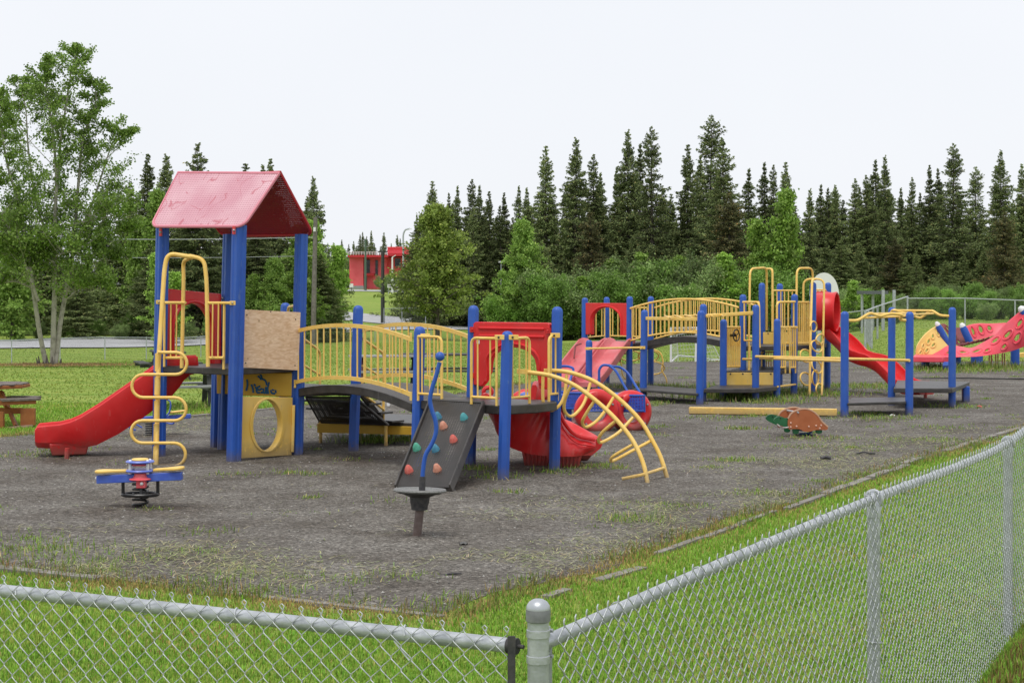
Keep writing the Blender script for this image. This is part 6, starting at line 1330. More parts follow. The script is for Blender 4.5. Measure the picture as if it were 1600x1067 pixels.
for k, (y0, y1, xe, Ye) in enumerate(((368, 373, -200, 112), (396, 400, -200, 112))):
    mb = MB(); a_, b_ = W(489, y1 if k else 371, 118), W(xe, y0-8, Ye); n = 24
    pts = [a_.lerp(b_, i/n)-V((0, 0, .35*math.sin(math.pi*i/n))) for i in range(n+1)]; mb.tube(pts, .022 if not k else .014, 5); o = mb.build('power_line', GALVD); solo(o, a_); props(o, ('upper power line strung left from the wooden utility pole', 'lower thin power line strung left from the wooden utility pole')[k], 'cable')
# ---------------------------------------------------------------- red building
RB_ = mat('red_cladding', (.85, .10, .13), .5, col2=(.90, .14, .17), ns=1.2); REDD = mat('red_soffit', (.50, .02, .03), .6); GLS = mat('dark_glass', (.03, .04, .05), .1)
Yb = 285; BU = thing('red_building', 'red modern building with flat roof and white roof railing on the rise', 'building', gp(585, Yb))
z0 = ground((585-CX)*Yb/F, Yb)-.3
def bblock(x0, x1, yt, yb_, Y0, dep, m, name, par=BU, zb=None):
    a_, b_ = W(x0, yt, Y0), W(x1, yt, Y0); z1_ = a_.z; zb_ = W(x0, yb_, Y0).z if zb is None else zb
    mb = MB(); mb.box(V(((a_.x+b_.x)/2, Y0+dep/2, (z1_+zb_)/2)), b_.x-a_.x, dep, z1_-zb_); return mb.build(name, m, par)
bblock(546, 567.5, 401, 449, 282, 12, RB_, 'wall', zb=z0); bblock(567.5, 604, 402, 452, 284, 10, RB_, 'wall', zb=z0); bblock(604, 660, 402, 452, 286, 10, RB_, 'wall', zb=z0)
bblock(543.5, 606, 398.5, 402, 280, 14, REDD, 'flat_roof'); bblock(606, 640, 395.5, 400, 281, 14, REDD, 'flat_roof')
ub = bblock(605.5, 655, 387, 397, 287, 9, RB_, 'upper_storey'); bblock(605, 656, 385.8, 387.2, 286.5, 10, mat('red_trim', (.75, .15, .16), .5), 'parapet', ub)
for x0, x1, y0, y1 in ((568.5, 578, 406, 430), (586.5, 590.5, 407, 430), (617, 626, 404, 416)):
    wn = bblock(x0, x1, y0, y1, 283.8, .3, GLS, 'window'); mb = MB(); a_ = W(x0, y0, 283.7); b_ = W(x1, y1, 283.7)
    for fz in (.0, .33, .66, 1): mb.beam(V((a_.x, 283.7, a_.z+(b_.z-a_.z)*fz)), V((b_.x, 283.7, a_.z+(b_.z-a_.z)*fz)), .08, .10)
    mb.build('frame', IRON, wn)
bblock(569, 573, 432, 450, 283.7, .4, GLS, 'door', zb=z0+.4); bblock(572, 584, 427, 431, 282, 2.2, REDD, 'door_canopy')
bblock(546, 568, 446.5, 451, 281.7, .4, mat('grey_plinth', (.30, .31, .33), .8), 'plinth', zb=z0)
mb = MB(); 
for x in np.arange(544, 605, 4.2): mb.tube([W(x, 399, 281), W(x, 393.5, 281)], .05, 4)
for y in (393.5, 396): mb.tube([W(544, y, 281), W(604, y, 281)], .04, 4)
mb.build('roof_railing', WHITE, BU)
# sign and small roadside things before it
SG = thing('sign_board', 'white sign board with dark lettering on the rise before the red building', 'sign', gp(613, 238))
a_, b_ = W(605.5, 450, 238), W(623.5, 444, 238); mb = MB(); mb.box(V(((a_.x+b_.x)/2, 238, (a_.z+b_.z)/2)), b_.x-a_.x, .12, b_.z-a_.z); mb.build('board', WHITE, SG)
mb = MB(); rnd_ = random.Random(4); x = a_.x+.15
while x < b_.x-.2:
    w2 = rnd_.choice((.05, .10, .13)); mb.box(V((x+w2/2, 237.92, (a_.z+b_.z)/2+rnd_.uniform(-.02, .02))), w2, .02, rnd_.choice((.14, .2, .25))); x += w2+rnd_.choice((.03, .04, .12))
mb.build('lettering', IRON, SG)
for px in (607, 622): mb = MB(); mb.tube([gp(px, 238), W(px, 449, 238)], .05, 6); mb.build('leg', GALV, SG)
for px0, px1, y0, y1, lab in ((546, 552, 443, 449, 'small square white sign at the corner of the red building'), (530, 541, 448.5, 450.5, 'low white barrier left of the red building')):
    t = thing('small_sign' if px0 > 540 else 'road_barrier', lab, 'sign' if px0 > 540 else 'barrier', gp((px0+px1)/2, 246)); a_, b_ = W(px0, y1, 246), W(px1, y0, 246); mb = MB(); mb.box(V(((a_.x+b_.x)/2, 246, (a_.z+b_.z)/2)), b_.x-a_.x, .1, b_.z-a_.z); mb.build('board', WHITE, t)
    mb = MB(); mb.tube([gp((px0+px1)/2, 246), W((px0+px1)/2, y1, 246)], .06, 6); mb.build('leg', IRON, t)
# ---------------------------------------------------------------- trees
def leaf_mat(name, c1, c2, c3=None, rough=.6, trans=.25, spec=.3):
    m = bpy.data.materials.new(name); m.use_nodes = True; n = m.node_tree; L = n.links; p = n.nodes['Principled BSDF']; out = n.nodes['Material Output']
    g = n.nodes.new('ShaderNodeNewGeometry'); r = n.nodes.new('ShaderNodeValToRGB'); r.color_ramp.elements[0].color = (*c1, 1); r.color_ramp.elements[1].color = (*c2, 1)
    if c3: e_ = r.color_ramp.elements.new(.93); e_.color = (*c2, 1); r.color_ramp.elements[-1].color = (*c3, 1)
    L.new(g.outputs['Random Per Island'], r.inputs['Fac'])
    oi = n.nodes.new('ShaderNodeObjectInfo'); mr = n.nodes.new('ShaderNodeMapRange'); mr.inputs['To Min'].default_value = .68; mr.inputs['To Max'].default_value = 1.4; L.new(oi.outputs['Random'], mr.inputs['Value'])
    t = n.nodes.new('ShaderNodeTexCoord'); z = n.nodes.new('ShaderNodeTexNoise'); z.inputs['Scale'].default_value = .9; z.inputs['Detail'].default_value = 2; L.new(t.outputs['Object'], z.inputs['Vector'])
    m2 = n.nodes.new('ShaderNodeMapRange'); m2.inputs['From Min'].default_value = .3; m2.inputs['From Max'].default_value = .7; m2.inputs['To Min'].default_value = .7; m2.inputs['To Max'].default_value = 1.3; L.new(z.outputs['Fac'], m2.inputs['Value'])
    mu = n.nodes.new('ShaderNodeMath'); mu.operation = 'MULTIPLY'; L.new(mr.outputs[0], mu.inputs[0]); L.new(m2.outputs[0], mu.inputs[1])
    vs = n.nodes.new('ShaderNodeVectorMath'); vs.operation = 'SCALE'; L.new(r.outputs['Color'], vs.inputs[0]); L.new(mu.outputs[0], vs.inputs['Scale'])
    L.new(vs.outputs[0], p.inputs['Base Color']); p.inputs['Roughness'].default_value = rough; p.inputs['Specular IOR Level'].default_value = spec
    tr = n.nodes.new('ShaderNodeBsdfTranslucent'); L.new(vs.outputs[0], tr.inputs['Color']); ms = n.nodes.new('ShaderNodeMixShader'); ms.inputs[0].default_value = trans; L.new(p.outputs[0], ms.inputs[1]); L.new(tr.outputs[0], ms.inputs[2]); L.new(ms.outputs[0], out.inputs['Surface'])
    return m
SPR = leaf_mat('spruce_needles', (.085, .120, .048), (.21, .26, .09), (.33, .29, .11), .7, .1, .2)
SPRB = leaf_mat('browning_spruce_needles', (.055, .065, .028), (.13, .125, .05), (.32, .19, .07), .7, .1, .2)
LGR = leaf_mat('larch_needles', (.13, .19, .035), (.24, .31, .06), (.35, .38, .09), .6, .25)
ASP = leaf_mat('aspen_leaves', (.15, .27, .045), (.29, .43, .08), (.40, .52, .16), .5, .3)
BIR = leaf_mat('birch_leaves', (.15, .26, .05), (.28, .42, .085), (.36, .46, .10), .55, .3)
WIL = leaf_mat('willow_leaves', (.12, .19, .06), (.24, .33, .11), (.34, .34, .17), .6, .25)
BRT = leaf_mat('bright_green_leaves', (.14, .26, .05), (.25, .40, .085), None, .55, .3)
BARK = mat('dark_bark', (.07, .055, .045), .9, col2=(.13, .11, .095), ns=6, bump=.4)
PALEB = mat('pale_aspen_bark', (.36, .34, .28), .8, col2=(.20, .19, .15), ns=7, lo=.45, hi=.7, bump=.3)
rg = np.random.default_rng(21)
def leaves(C_, size, dirs=None, asp=1.6, rgn=rg, flatz=0):
    """rhombic leaves at centres C_; dirs biases the long axis"""
    n = len(C_); a_ = rgn.normal(size=(n, 3)); 
    if dirs is not None: a_ = dirs+a_*.35
    a_ /= np.linalg.norm(a_, axis=1)[:, None]; b_ = rgn.normal(size=(n, 3)); 
    if flatz: b_[:, 2] *= .3
    b_ -= a_*(a_*b_).sum(1)[:, None]; b_ /= np.linalg.norm(b_, axis=1)[:, None]+1e-9
    s = (size*np.ones(n))[:, None]; v = np.stack([C_-a_*s*asp/2, C_+b_*s/2, C_+a_*s*asp/2, C_-b_*s/2], 1).reshape(-1, 3)
    return v, np.arange(n*4).reshape(-1, 4)
def spruce(seed, Hh=15., Wd=2.4, m=SPR, dens=1.0, bare=.0, pw=.85):
    r = np.random.default_rng(seed); z = .5+bare*Hh; cs, ds, sz = [], [], []; wob = r.uniform(0, 6, 4)
    mb = MB(); mb.tube([(0, 0, -.3), (.05, 0, Hh*.5), (0, 0, Hh*.985)], [Hh*.0125, Hh*.008, .012], 7)
    while z < Hh*.99:
        t = z/Hh; prof = (1-t)**pw*(1+.16*math.sin(z*1.7+wob[0])+.10*math.sin(z*4.1+wob[3]))*(.85 if t < .1 else 1)+.018
        nb = int(r.integers(5, 9)) if t < .9 else 4; az0 = r.uniform(0, 6.28)
        for b in range(nb):
            if r.random() < .10: continue
            az = az0+2*math.pi*b/nb+r.normal(0, .3); L_ = max(Wd*1.12*prof*r.uniform(.42, 1.15)*(1+.15*math.sin(az*2+wob[1]+z*.3)), .10)
            if r.random() < .07: L_ *= 1.3
            n = int((8+L_*42)*dens); s = r.uniform(.10, 1, n)**.7; up = r.uniform(.1, .35) if t > .8 else r.uniform(-.38, -.04)
            dr = np.array([math.cos(az), math.sin(az)]); x = dr[0]*s*L_; y = dr[1]*s*L_; zz_ = z+up*s*L_+.16*(s**3)*L_
            sp_ = (.03+.15*L_*(1-s*.7))[:, None]; side = r.normal(0, 1, (n, 1))*sp_; c = np.stack([x, y, zz_+r.uniform(-.16, .16)], -1); c[:, :2] += side*np.array([[-dr[1], dr[0]]]); c[:, 2] -= np.abs(r.normal(0, 1, n))*(.05+.06*L_)
            cs.append(c); ds.append(np.tile([dr[0]*.8, dr[1]*.8, -.35], (n, 1))+side*2*np.array([[-dr[1], dr[0], 0]])); sz.append(np.full(n, .062+.022*min(L_, 1.5))*r.uniform(.7, 1.3, n))
            if L_ > .7: mb.tube([(0, 0, z), (dr[0]*L_*.5, dr[1]*L_*.5, z+up*L_*.5), (dr[0]*L_*.85, dr[1]*L_*.85, z+up*L_*.85+.08*L_)], [.03, .02, .008], 3)
        z += r.uniform(.10, .28)*(1.15-.5*t)*Hh/15
    v, f = leaves(np.concatenate(cs), np.concatenate(sz), np.concatenate(ds), 2.3, r)
    root = thing('spruce_tree', 'x', 'tree', (0, 0, 0)); mb.build('trunk', BARK, root); npmesh('crown', v, f, m, parent=root); root['_h'] = Hh; return root
def broad(seed, Hh, Wd, m, bark, name, lf=.16, nl=9000, base=.12, shape=1.0, clumps=60, flat=.6, multi=1, topw=.25, trunk_r=None, peaky=0, spiky=0):
    """stems with side branches; leaves sit in small sprays along the branches so that the outline stays ragged"""
    r = np.random.default_rng(seed); cs = []; mb = MB(); tr_ = trunk_r or Hh*.014; stems = []
    for k in range(multi):
        a_ = r.uniform(0, 6.28); o = Wd*.12*(multi > 1); e_ = Wd*.8*(multi > 1)*r.uniform(.1, 1); hh = Hh*(1 if k == 0 else r.uniform(.55, .97))
        pts = [V((o*math.cos(a_), o*math.sin(a_), -.2)), V((o*math.cos(a_)+e_*.55*math.cos(a_), o*math.sin(a_)+e_*.55*math.sin(a_), hh*.5)), V((e_*math.cos(a_), e_*math.sin(a_), hh*.98))]
        P = spl(pts, 4); stems.append((P, hh)); mb.tube(P, [tr_*(1-.88*i/8) for i in range(9)], 7)
    per = max(nl//(clumps*4), 4)
    for c in range(clumps):
        P, hh = stems[c % multi]; t = base+(1-base)*r.random()**.85; u = (t-base)/(1-base)
        env = (math.sin(math.pi*min(u*.86+.12, 1))**.7*(1-.4*u*shape)) if not peaky else ((1-u)**.85*.95+.05)*(1 if u > .1 else .75)
        wd_ = Wd*(.55 if multi > 1 else 1); rad_ = wd_*env*(r.uniform(.22, 1.35) if peaky else r.uniform(.35, 1.08))*(1+.22*math.sin(3*t*6.28+clumps)); az = r.uniform(0, 6.28); x_ = t*8; i_ = min(int(x_), 7); st = P[i_].lerp(P[i_+1], x_-i_)
        up = r.uniform(.1, .75) if not peaky else r.uniform(-.05, .5)
        if spiky: up += r.uniform(.3, 1.0)
        tip = np.array([st.x+rad_*math.cos(az), st.y+rad_*math.sin(az), st.z+rad_*up]); s0 = np.array(tuple(st))
        for q in (.35, .6, .82, 1.0):
            ctr = s0+(tip-s0)*q+r.normal(0, .05*Wd, 3)*np.array([1, 1, .5]); cr_ = Wd*r.uniform(.045, .10)*(1.25-.5*q)
            cs.append(r.normal(0, 1, (per, 3))*cr_*np.array([[1, 1, flat+.25*spiky*2]])+ctr)
        if rad_ > .3: mb.tube([tuple(s0), tuple((s0+tip)/2-np.array([0, 0, .04*rad_])), tuple(tip)], [tr_*.3, tr_*.2, .008], 4)
    C_ = np.concatenate(cs); C_[:, 2] = np.maximum(C_[:, 2], .05); v, f = leaves(C_, lf*r.uniform(.7, 1.3, len(C_)), None, 1.5, r)
    root = thing(name, 'x', 'tree', (0, 0, 0)); mb.build('trunk', bark, root); npmesh('crown', v, f, m, parent=root); root['_h'] = Hh; return root
used = set()
ANC = [(-9999,'the left edge'),(60,'the pale aspen trunks'),(150,'the road left of the red slide'),(215,'the left tower post'),(290,'the tower entry arch'),(345,'the paired tower posts'),(400,'the plywood panel'),(450,'the post right of the plywood'),(500,'the wooden utility pole'),(530,'the red building left corner'),(598,'the red building door side'),(612,'the white sign board'),(640,'the larch'),(715,'the near bridge right end'),(760,'the red arch panel left half'),(800,'the red arch panel middle'),(850,'the arch panel right half'),(880,'the right post of the near deck'),(905,'the gap before the red hood'),(925,'the left half of the red hood'),(955,'the right half of the red hood'),(985,'the post beside the red hood'),(1005,'the start of the arched bridge'),(1040,'the left part of the arched bridge'),(1062,'the crown of the arched bridge'),(1085,'the front pair of blue posts'),(1108,'the right part of the arched bridge'),(1128,'the steering wheel panel'),(1160,'the bridge end post'),(1190,'the left yellow arches'),(1225,'the posts between the yellow arches'),(1250,'the right yellow arches'),(1280,'the red tube'),(1310,'the gap right of the tube slide'),(1338,'the zigzag ladder start'),(1365,'the enclosure left rail'),(1395,'the two steel poles'),(1420,'the enclosure right end'),(1445,'the zigzag ladder end'),(1468,'the yellow wing panel'),(1490,'the last blue post'),(1512,'the white capped leaning post'),(1535,'the back red panel'),(1560,'the rising red panel'),(1582,'the top of the red panel'),(1605,'the right edge')]
_lab = set()
ADJ = ('', 'thin ', 'low ', 'broad ', 'ragged ', 'dim ', 'small ', 'leaning ', 'pale ', 'dense ', 'crooked ', 'narrow ')
def lab_at(words_, px):
    w2 = [w_ for x_, w_ in ANC if px+6 >= x_][-1]
    for ad in ADJ:
        l = ad+words_+' '+w2
        if l not in _lab: break
    _lab.add(l); return l
def put(proto, px, ytop, Y, label, group=None, wf=1.0, rz=0, cat='tree', base=None, name=None):
    h0 = proto['_h']; b_ = GP(px, Y); top_ = W(px, ytop, Y).z; s = (top_-b_.z)/h0
    o = proto if proto.name not in used else copytree(proto); used.add(proto.name) if o is proto else None
    o.location = b_; o.scale = (s*wf, s*wf, s); o.rotation_euler = (random.uniform(-.015, .015), random.uniform(-.02, .02), rz or random.uniform(0, 6.28)); o['label'] = label; o['category'] = cat
    if group: o['group'] = group
    elif 'group' in o: del o['group']
    if '_h' in o and o is not proto: del o['_h']
    return o
random.seed(77)
SPS = [spruce(1, 15, 2.7, pw=.95), spruce(2, 15, 2.3, pw=.8), spruce(3, 15, 3.0), spruce(4, 15, 1.9, pw=.8), spruce(5, 15, 3.4, pw=.9), spruce(6, 15, 2.1, SPR, .75, .12, .6)]
SPBR = spruce(9, 15, 3.2, SPRB, pw=.7)
# (px, top y, distance, prototype, width factor, words)
SPL = [(674,280,165,0,1.0,'dark spruce rising behind the larch by the road bend'),(698,300,172,3,.9,'narrow spruce tip between the larch and the left spruce group'),(714,289,168,3,.9,'slim spruce with a ragged tip right of the larch'),(738,279,170,1,1.0,'spruce with a forked looking crown above the light birch'),(750,288,176,3,1,'spruce close behind the forked one above the birch'),(766,296,165,0,.9,'spruce standing right above the birch top'),
 (790,300,168,1,.9,'shorter spruce left of the big spruce group'),(809,289,172,3,.9,'thin spruce with a bare pointed tip before the big group'),(826,292,170,3,1,'spruce tight against the first tall spruce'),(853,224,160,0,1.0,'tall dark spruce with drooping side branches at the start of the big group'),
 (896,214,158,2,.95,'tall full spruce above the red hood panel'),(927,240,162,1,1.0,'spruce with two tips right above the red hood'),(940,268,166,3,1,'smaller spruce filling the gap above the arched bridge start'),(962,262,168,1,.9,'small pointed spruce left of the twin spires'),(984,202,160,2,.9,'tall thick spruce over the arched bridge'),(997,222,164,3,1,'narrow spruce leaning on the thick one over the bridge'),
 (1020,198,156,5,.85,'slender sparse spruce with bare lower trunk over the bridge'),(1046,300,165,0,1,'low spruce in the notch between the tall groups'),(1074,222,158,0,.95,'dark spruce with a long drooping limb above the bridge end'),(1090,240,165,3,1,'narrow spruce left of the tallest tree'),(1108,180,155,5,1.0,'tallest spruce of the whole treeline'),(1133,212,150,4,.9,'broad olive spruce just right of the tallest one'),
 (1167,262,160,3,1.1,'thin dark spruce left of the bright aspen'),(1193,252,163,3,1,'pale tipped spruce behind the bright aspen'),(1210,256,165,1,.8,'slim spruce directly above the yellow arches'),(1230,250,160,0,.9,'spruce with a bushy top above the yellow arches'),
 (1262,294,158,2,.85,'spruce left of the gap above the red tube slide'),(1280,287,164,3,1,'spare topped spruce above the red tube slide'),(1296,292,168,3,1,'small spruce tip right of the tube slide'),(1304,288,164,1,.9,'pointed spruce behind the backboard'),(1333,278,160,1,.95,'round topped spruce right of the backboard'),(1343,292,168,3,1,'low tipped spruce beside the round topped one'),
 (1357,272,160,1,.95,'spruce above the zigzag ladder start'),(1369,248,162,3,1.05,'spire shaped spruce above the tall enclosure'),(1384,242,158,2,.75,'dense high spruce above the tall enclosure'),(1407,292,165,3,1,'short spruce right of the enclosure'),(1424,276,162,1,.8,'spruce with a knobbly top over the zigzag ladder'),(1436,300,168,3,1,'low spruce between two higher ones over the ladder'),
 (1457,257,162,1,.9,'spruce left of the tall drooping one on the right'),(1468,262,165,3,1,'close companion of the tall right spruce'),(1488,224,156,5,1.1,'tall drooping spruce with pale bare trunk on the right'),(1524,260,160,5,1.0,'crooked topped spruce near the right edge'),(1563,234,156,2,.9,'full conical spruce near the right edge'),(1600,255,158,1,1,'spruce cut by the right edge of the view')]
for px, yt, Y_, k, wf, lab in SPL: put(SPS[k], px, yt, Y_, lab, 'spruces of the tree line behind the playground', wf)
put(SPBR, 1568, 330, 148, 'browning broad spruce at the far right', None, 1.25); put(SPBR, 925, 330, 152, 'olive brown spruce in the middle of the big group', None, 1.1); put(SPBR, 1140, 300, 147, 'broad olive spruce with layered boughs behind the far structure', None, 1.15)
put(SPBR, 1400, 372, 150, 'broad low dark spruce behind the enclosure', None, 1.3)
# second rows close the wood
k = 0
for px in range(655, 1660, 21):
    Y_ = random.uniform(172, 195); yt = random.uniform(318, 352) if px > 800 else random.uniform(330, 350)
    put(SPS[random.randrange(6)], px+random.uniform(-7, 7), yt, Y_, lab_at('dark back row spruce over', px), 'back row spruces of the wood', random.uniform(1.1, 1.5))
for px in range(840, 1660, 30):
    put(SPS[random.choice((0, 2, 4))], px+random.uniform(-9, 9), random.uniform(365, 410), random.uniform(147, 153), lab_at('young spruce low in the wood over', px), 'young spruces at the foot of the wood', random.uniform(1.4, 1.9))
for px in range(660, 1640, 17):
    put(SPS[random.choice((0, 1, 3, 5))], px+random.uniform(-6, 6), random.uniform(285, 345) if px > 820 else random.uniform(308, 345), random.uniform(164, 172), lab_at('middling spruce among taller spires over', px), 'middle row spruces of the wood', random.uniform(.95, 1.3))
# left wood
for px, yt, Y_, k, wf, lab in ((232,237,128,0,.9,'spruce tip left of the tower roof among aspen leaves'),(262,240,126,2,.9,'dark spruce left of the pink roof'),(309,221,122,4,.8,'dark spruce leaning slightly just over the pink roof'),(387,252,135,0,1,'spruce tip poking above the roof ridge'),(414,256,138,3,.9,'tiny spruce tip above the ridge end'),(428,247,134,1,.9,'darker spruce tip above the right ridge end'),(493,275,130,2,.7,'spruce right of the roof with stepped branches'),(478,306,132,1,.9,'small spruce right beside the roof edge'),
  (200,285,125,1,1.2,'dark spruce behind the aspen on the left'),(160,330,130,2,1,'dark spruce hidden behind the aspen crown'),(500,395,124,4,1.3,'low wide dark spruce by the utility pole'),(350,300,126,4,1.2,'broad dark spruce behind the tower'),(290,320,124,2,1.4,'broad spruce behind the tower left side'),(400,330,124,4,1.1,'broad spruce seen between the tower posts'),(450,340,128,2,1.1,'spruce behind the right tower post'),(120,400,118,2,1.5,'dark spruce behind the aspen trunks'),(30,380,126,4,1.4,'dark spruce at the far left edge'),(-20,330,126,2,1.3,'dark spruce cut by the left edge'),(70,350,130,0,1.4,'dark spruce behind the two aspen stems'),(235,380,118,4,1.3,'low spruce left of the tower post')):
    put(SPS[k], px, yt, Y_, lab, 'spruces of the left wood', wf*1.3)
for px in range(-60, 500, 28): put(SPS[random.choice((0, 2, 4))], px+random.uniform(-8, 8), random.uniform(370, 420), random.uniform(134, 150), lab_at('spruce deep in the wood over', px), 'deep spruces of the left wood', random.uniform(1.4, 1.8))
# tiny far spruces behind the red building
for i, (px, yt) in enumerate(((522,378),(533,374),(545,381),(552,376),(562,366),(567,362),(572,368),(579,360),(586,380),(600,362),(611,380),(626,372),(622,366),(643,375),(650,378),(514,385),(538,388),(594,385),(634,388),(556,384))):
    put(SPS[(0, 1, 3)[i % 3]], px, yt, 330+random.uniform(-8, 12), lab_at('distant skyline spruce above', px), 'distant spruces behind the red building', 1.0)
# broadleaf prototypes
LAR = broad(31, 9, 3.3, LGR, BARK, 'larch_tree', .12, 30000, .17, clumps=210, flat=.6, peaky=1, trunk_r=.17)
BI = [broad(32, 8, 2.6, BIR, BARK, 'birch_tree', .11, 34000, .04, clumps=260, peaky=1, flat=.8), broad(33, 8, 2.9, ASP, BARK, 'aspen_tree', .13, 26000, .05, clumps=190, multi=2, peaky=1)]
SH = [broad(41, 4, 2.8, WIL, BARK, 'willow_shrub', .085, 26000, .0, .4, clumps=210, multi=12, trunk_r=.03, spiky=1), broad(42, 4, 2.6, BRT, BARK, 'green_shrub', .085, 22000, .0, .4, clumps=180, multi=10, trunk_r=.03, spiky=1), broad(43, 4, 1.5, ASP, BARK, 'aspen_sapling', .10, 9000, .03, clumps=80, multi=2, trunk_r=.04, peaky=1)]
put(LAR, 684, 322, 134, 'olive green larch by the road bend with a bare short trunk', None, 1.0)
put(BI[0], 818, 347, 142, 'light green birch left of the red hood panel', None, .95); put(BI[1], 768, 362, 178, 'bright green aspen between the larch and the birch', None, 1.1); put(BI[0], 738, 400, 178, 'green birch close beside the larch', None, 1.3)
put(BI[1], 1199, 300, 141, 'tall bright aspen behind the yellow arches', None, .8); put(BI[1], 1222, 345, 144, 'lower bright aspen right of the yellow arches', None, .9)
put(BI[1], 512, 348, 126, 'bright green aspen right of the utility pole', None, .8); put(BI[1], 470, 352, 121, 'green aspen behind the right tower post', None, 1.0); put(BI[0], 430, 405, 119, 'green birch behind the plywood panel', None, 1.1); put(BI[1], 385, 430, 119, 'green aspen between the tower posts', None, 1.1)
put(BI[1], 222, 300, 121, 'thin aspen with light leaves beside the left spruces', None, .7); put(BI[1], 20, 330, 112, 'leafy aspen at the left edge', None, 1.1); put(BI[1], 262, 398, 112, 'low aspen left of the tower post', None, 1.0)
SHL = [(652,470,185,0),(715,440,180,1),(760,450,178,1),(800,462,141,1),(850,436,139,1),(880,428,141,0),(905,432,139,2),(925,430,141,0),(955,405,142,2),(962,432,139,1),(985,425,141,1),(1005,395,145,2),(1015,415,140,1),(1040,410,142,0),(1062,400,143,2),(1085,418,140,0),(1108,415,142,1),(1128,395,139,2),(1140,420,139,2),(1160,430,139,1),(1190,430,139,1),(1225,420,139,1),(1250,440,139,1),(1280,445,139,1),(1310,452,120,0),(1338,438,116,2),(1365,455,116,1),(1395,462,118,0),(1420,468,108,0),(1445,452,108,1),(1468,448,110,0),(1490,455,106,1),(1512,446,110,1),(1535,458,108,1),(1560,452,110,0),(1582,462,106,1),(1605,445,108,1),(1400,480,104,0),(1455,470,104,1),(1545,475,102,0),(865,470,138,1),(1140,460,138,1),(1055,450,138,1),
  (20,510,117,1),(60,505,118,0),(110,515,117,1),(150,500,118,1),(190,508,117,0),(215,490,118,1),(250,500,118,1),(290,505,118,0),(340,500,118,1),(400,505,120,1),(450,495,122,1),(490,480,124,0),(560,405,300,0),(600,432,262,0),(610,430,265,1),(602,441,250,0),(640,425,258,0),(530,420,300,0),(516,415,290,0),(505,405,280,1),(635,440,246,0)]
words = ('grey green willow shrub', 'bright green leafy shrub', 'young aspen sapling')
seen_l = set()
for px, yt, Y_, k in SHL:
    where = [w_ for x_, w_ in ANC if px+6 >= x_][-1]
    for ad in ('', 'low ', 'second ', 'small ', 'shaded '):
        lab = f'{ad}{words[k]} behind {where}'
        if lab not in seen_l: break
    seen_l.add(lab); row = 'shrubs along the back fence' if 640 < px < 1300 else ('shrubs on the right bank' if px >= 1300 else 'shrubs on the left and by the building')
    put(SH[k], px, yt, Y_, lab, row, random.uniform(.95, 1.25), cat='shrub')
# ---------------------------------------------------------------- near aspen clump on the left
AY = 52.0; AT = thing('aspen_tree', 'tall aspen clump with three pale trunks on the lawn at the left', 'tree', G(80, 572)+V((0, 0, 0)))
AT.location = V(((80-CX)*AY/F, AY, 0)); OFF[AT.name] = V(AT.location)
ra = random.Random(12); rga = np.random.default_rng(12); cen, wts = [], []
tr = [([(73, 574), (62, 520), (50, 440), (40, 380), (33, 330), (12, 260), (2, 195), (-4, 150)], -1.0, .085), ([(82, 574), (84, 500), (86, 420), (86, 340), (88, 280), (82, 200), (72, 140), (78, 100)], 0, .09), ([(86, 574), (95, 500), (110, 420), (116, 370), (124, 270), (130, 215), (148, 170), (150, 135)], .8, .085), ([(88, 300), (95, 220), (104, 160), (112, 110), (120, 84)], .3, .05), ([(60, 470), (38, 410), (20, 370), (-10, 310), (-30, 240)], -1.5, .05), ([(116, 380), (140, 330), (160, 270), (178, 220), (196, 210)], 1.4, .045), ([(86, 390), (60, 330), (45, 240), (40, 170), (30, 130)], .9, .05)]
tr += [([(45, 420), (15, 400), (-20, 395)], -1.2, .03), ([(50, 450), (20, 440), (-15, 450)], 0, .03), ([(108, 430), (150, 410), (200, 405)], 1, .03), ([(112, 400), (160, 370), (215, 362)], .5, .03), ([(85, 410), (60, 400), (30, 425)], -.8, .025), ([(118, 350), (165, 340), (215, 330)], -.5, .03), ([(86, 400), (120, 395), (150, 430)], -1, .025), ([(100, 470), (130, 450), (165, 455)], -.6, .02)]
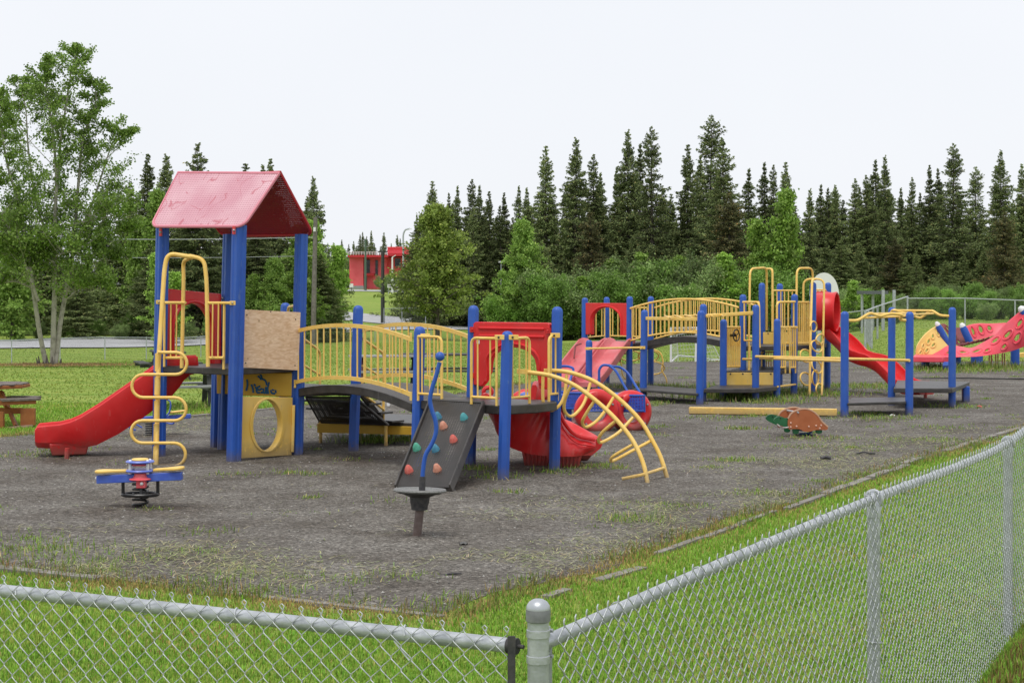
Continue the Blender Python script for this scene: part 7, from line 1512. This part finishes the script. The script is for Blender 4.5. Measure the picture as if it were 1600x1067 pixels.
for pts, dy, r0 in tr:
    P = spl([W(x, y, AY+dy*(574-y)/500*1.6) for x, y in pts], 5); n = len(P)
    if pts[0][1] > 570: P[0].z = -.05
    mb = MB(); mb.tube(P, [r0*(1-.82*i/(n-1)) for i in range(n)], 8); mb.build('trunk', PALEB, AT)
    mbb = MB()
    for i in range(int(n*(.32 if pts[0][1] > 570 else .1)), n):
        f = i/(n-1)
        for q in range(2):
            az = ra.uniform(0, 6.28); L_ = (1.5*(1-f)+.42)*ra.uniform(.35, 1.0); up = ra.uniform(.35, 1.25); e_ = P[i]+V((math.cos(az)*L_, math.sin(az)*L_, up*L_))
            md = P[i].lerp(e_, .5)+V((0, 0, -.05*L_)); mbb.tube([P[i], md, e_], [.014, .010, .003], 4)
            for s_ in (.35, .55, .75, .9, 1.0): cen.append(P[i].lerp(e_, s_)); wts.append(.07+.09*(1-f))
            for w_i in range(2):
                a2 = az+ra.choice((-.9, .9)); q0 = P[i].lerp(e_, ra.uniform(.4, .8)); q1_ = q0+V((math.cos(a2)*L_*.45, math.sin(a2)*L_*.45, .15*L_)); mbb.tube([q0, q1_], [.006, .002], 3)
                for s_ in (.5, 1.0): cen.append(q0.lerp(q1_, s_)); wts.append(.07+.06*(1-f))
    mbb.build('branches', PALEB, AT)
cc = np.array([tuple(c) for c in cen])-np.array(tuple(OFF[AT.name])); ww = np.array(wts); per = 15
pp = np.repeat(cc, per, 0)+rga.normal(0, 1, (len(cc)*per, 3))*np.repeat(ww, per)[:, None]*np.array([[.8, .8, .7]]); keep = pp[:, 2] > 1.0; pp = pp[keep]
v, f = leaves(pp, .066*rga.uniform(.7, 1.25, len(pp)), None, 1.15, rga); npmesh('crown', v, f, ASP, parent=AT)
for k in range(16):
    mb = MB(); a_ = ra.uniform(0, 6.28); r = ra.uniform(.05, .5); c = V((AT.location.x+r*math.cos(a_), AY+r*math.sin(a_)*.7, 0)); mb.tube([c, c+V((ra.uniform(-.06, .06), ra.uniform(-.05, .05), ra.uniform(.08, .32)))], [.04, .015], 5); mb.build('root_shoot', BARK, AT)
nn_ = 5000; X = rng.normal(AT.location.x+.1, 1.1, nn_); Y = rng.normal(AY-.1, .45, nn_); blades('dead_grass', X, Y, 0*X, rng.uniform(.03, .08, nn_), .02+0*X, gcol(nn_, (.36, .24, .11)), 1.0, label='straw brown dead grass round the aspen trunks', cat='grass')
for o in list(bpy.data.objects):
    if '_h' in o: del o['_h']
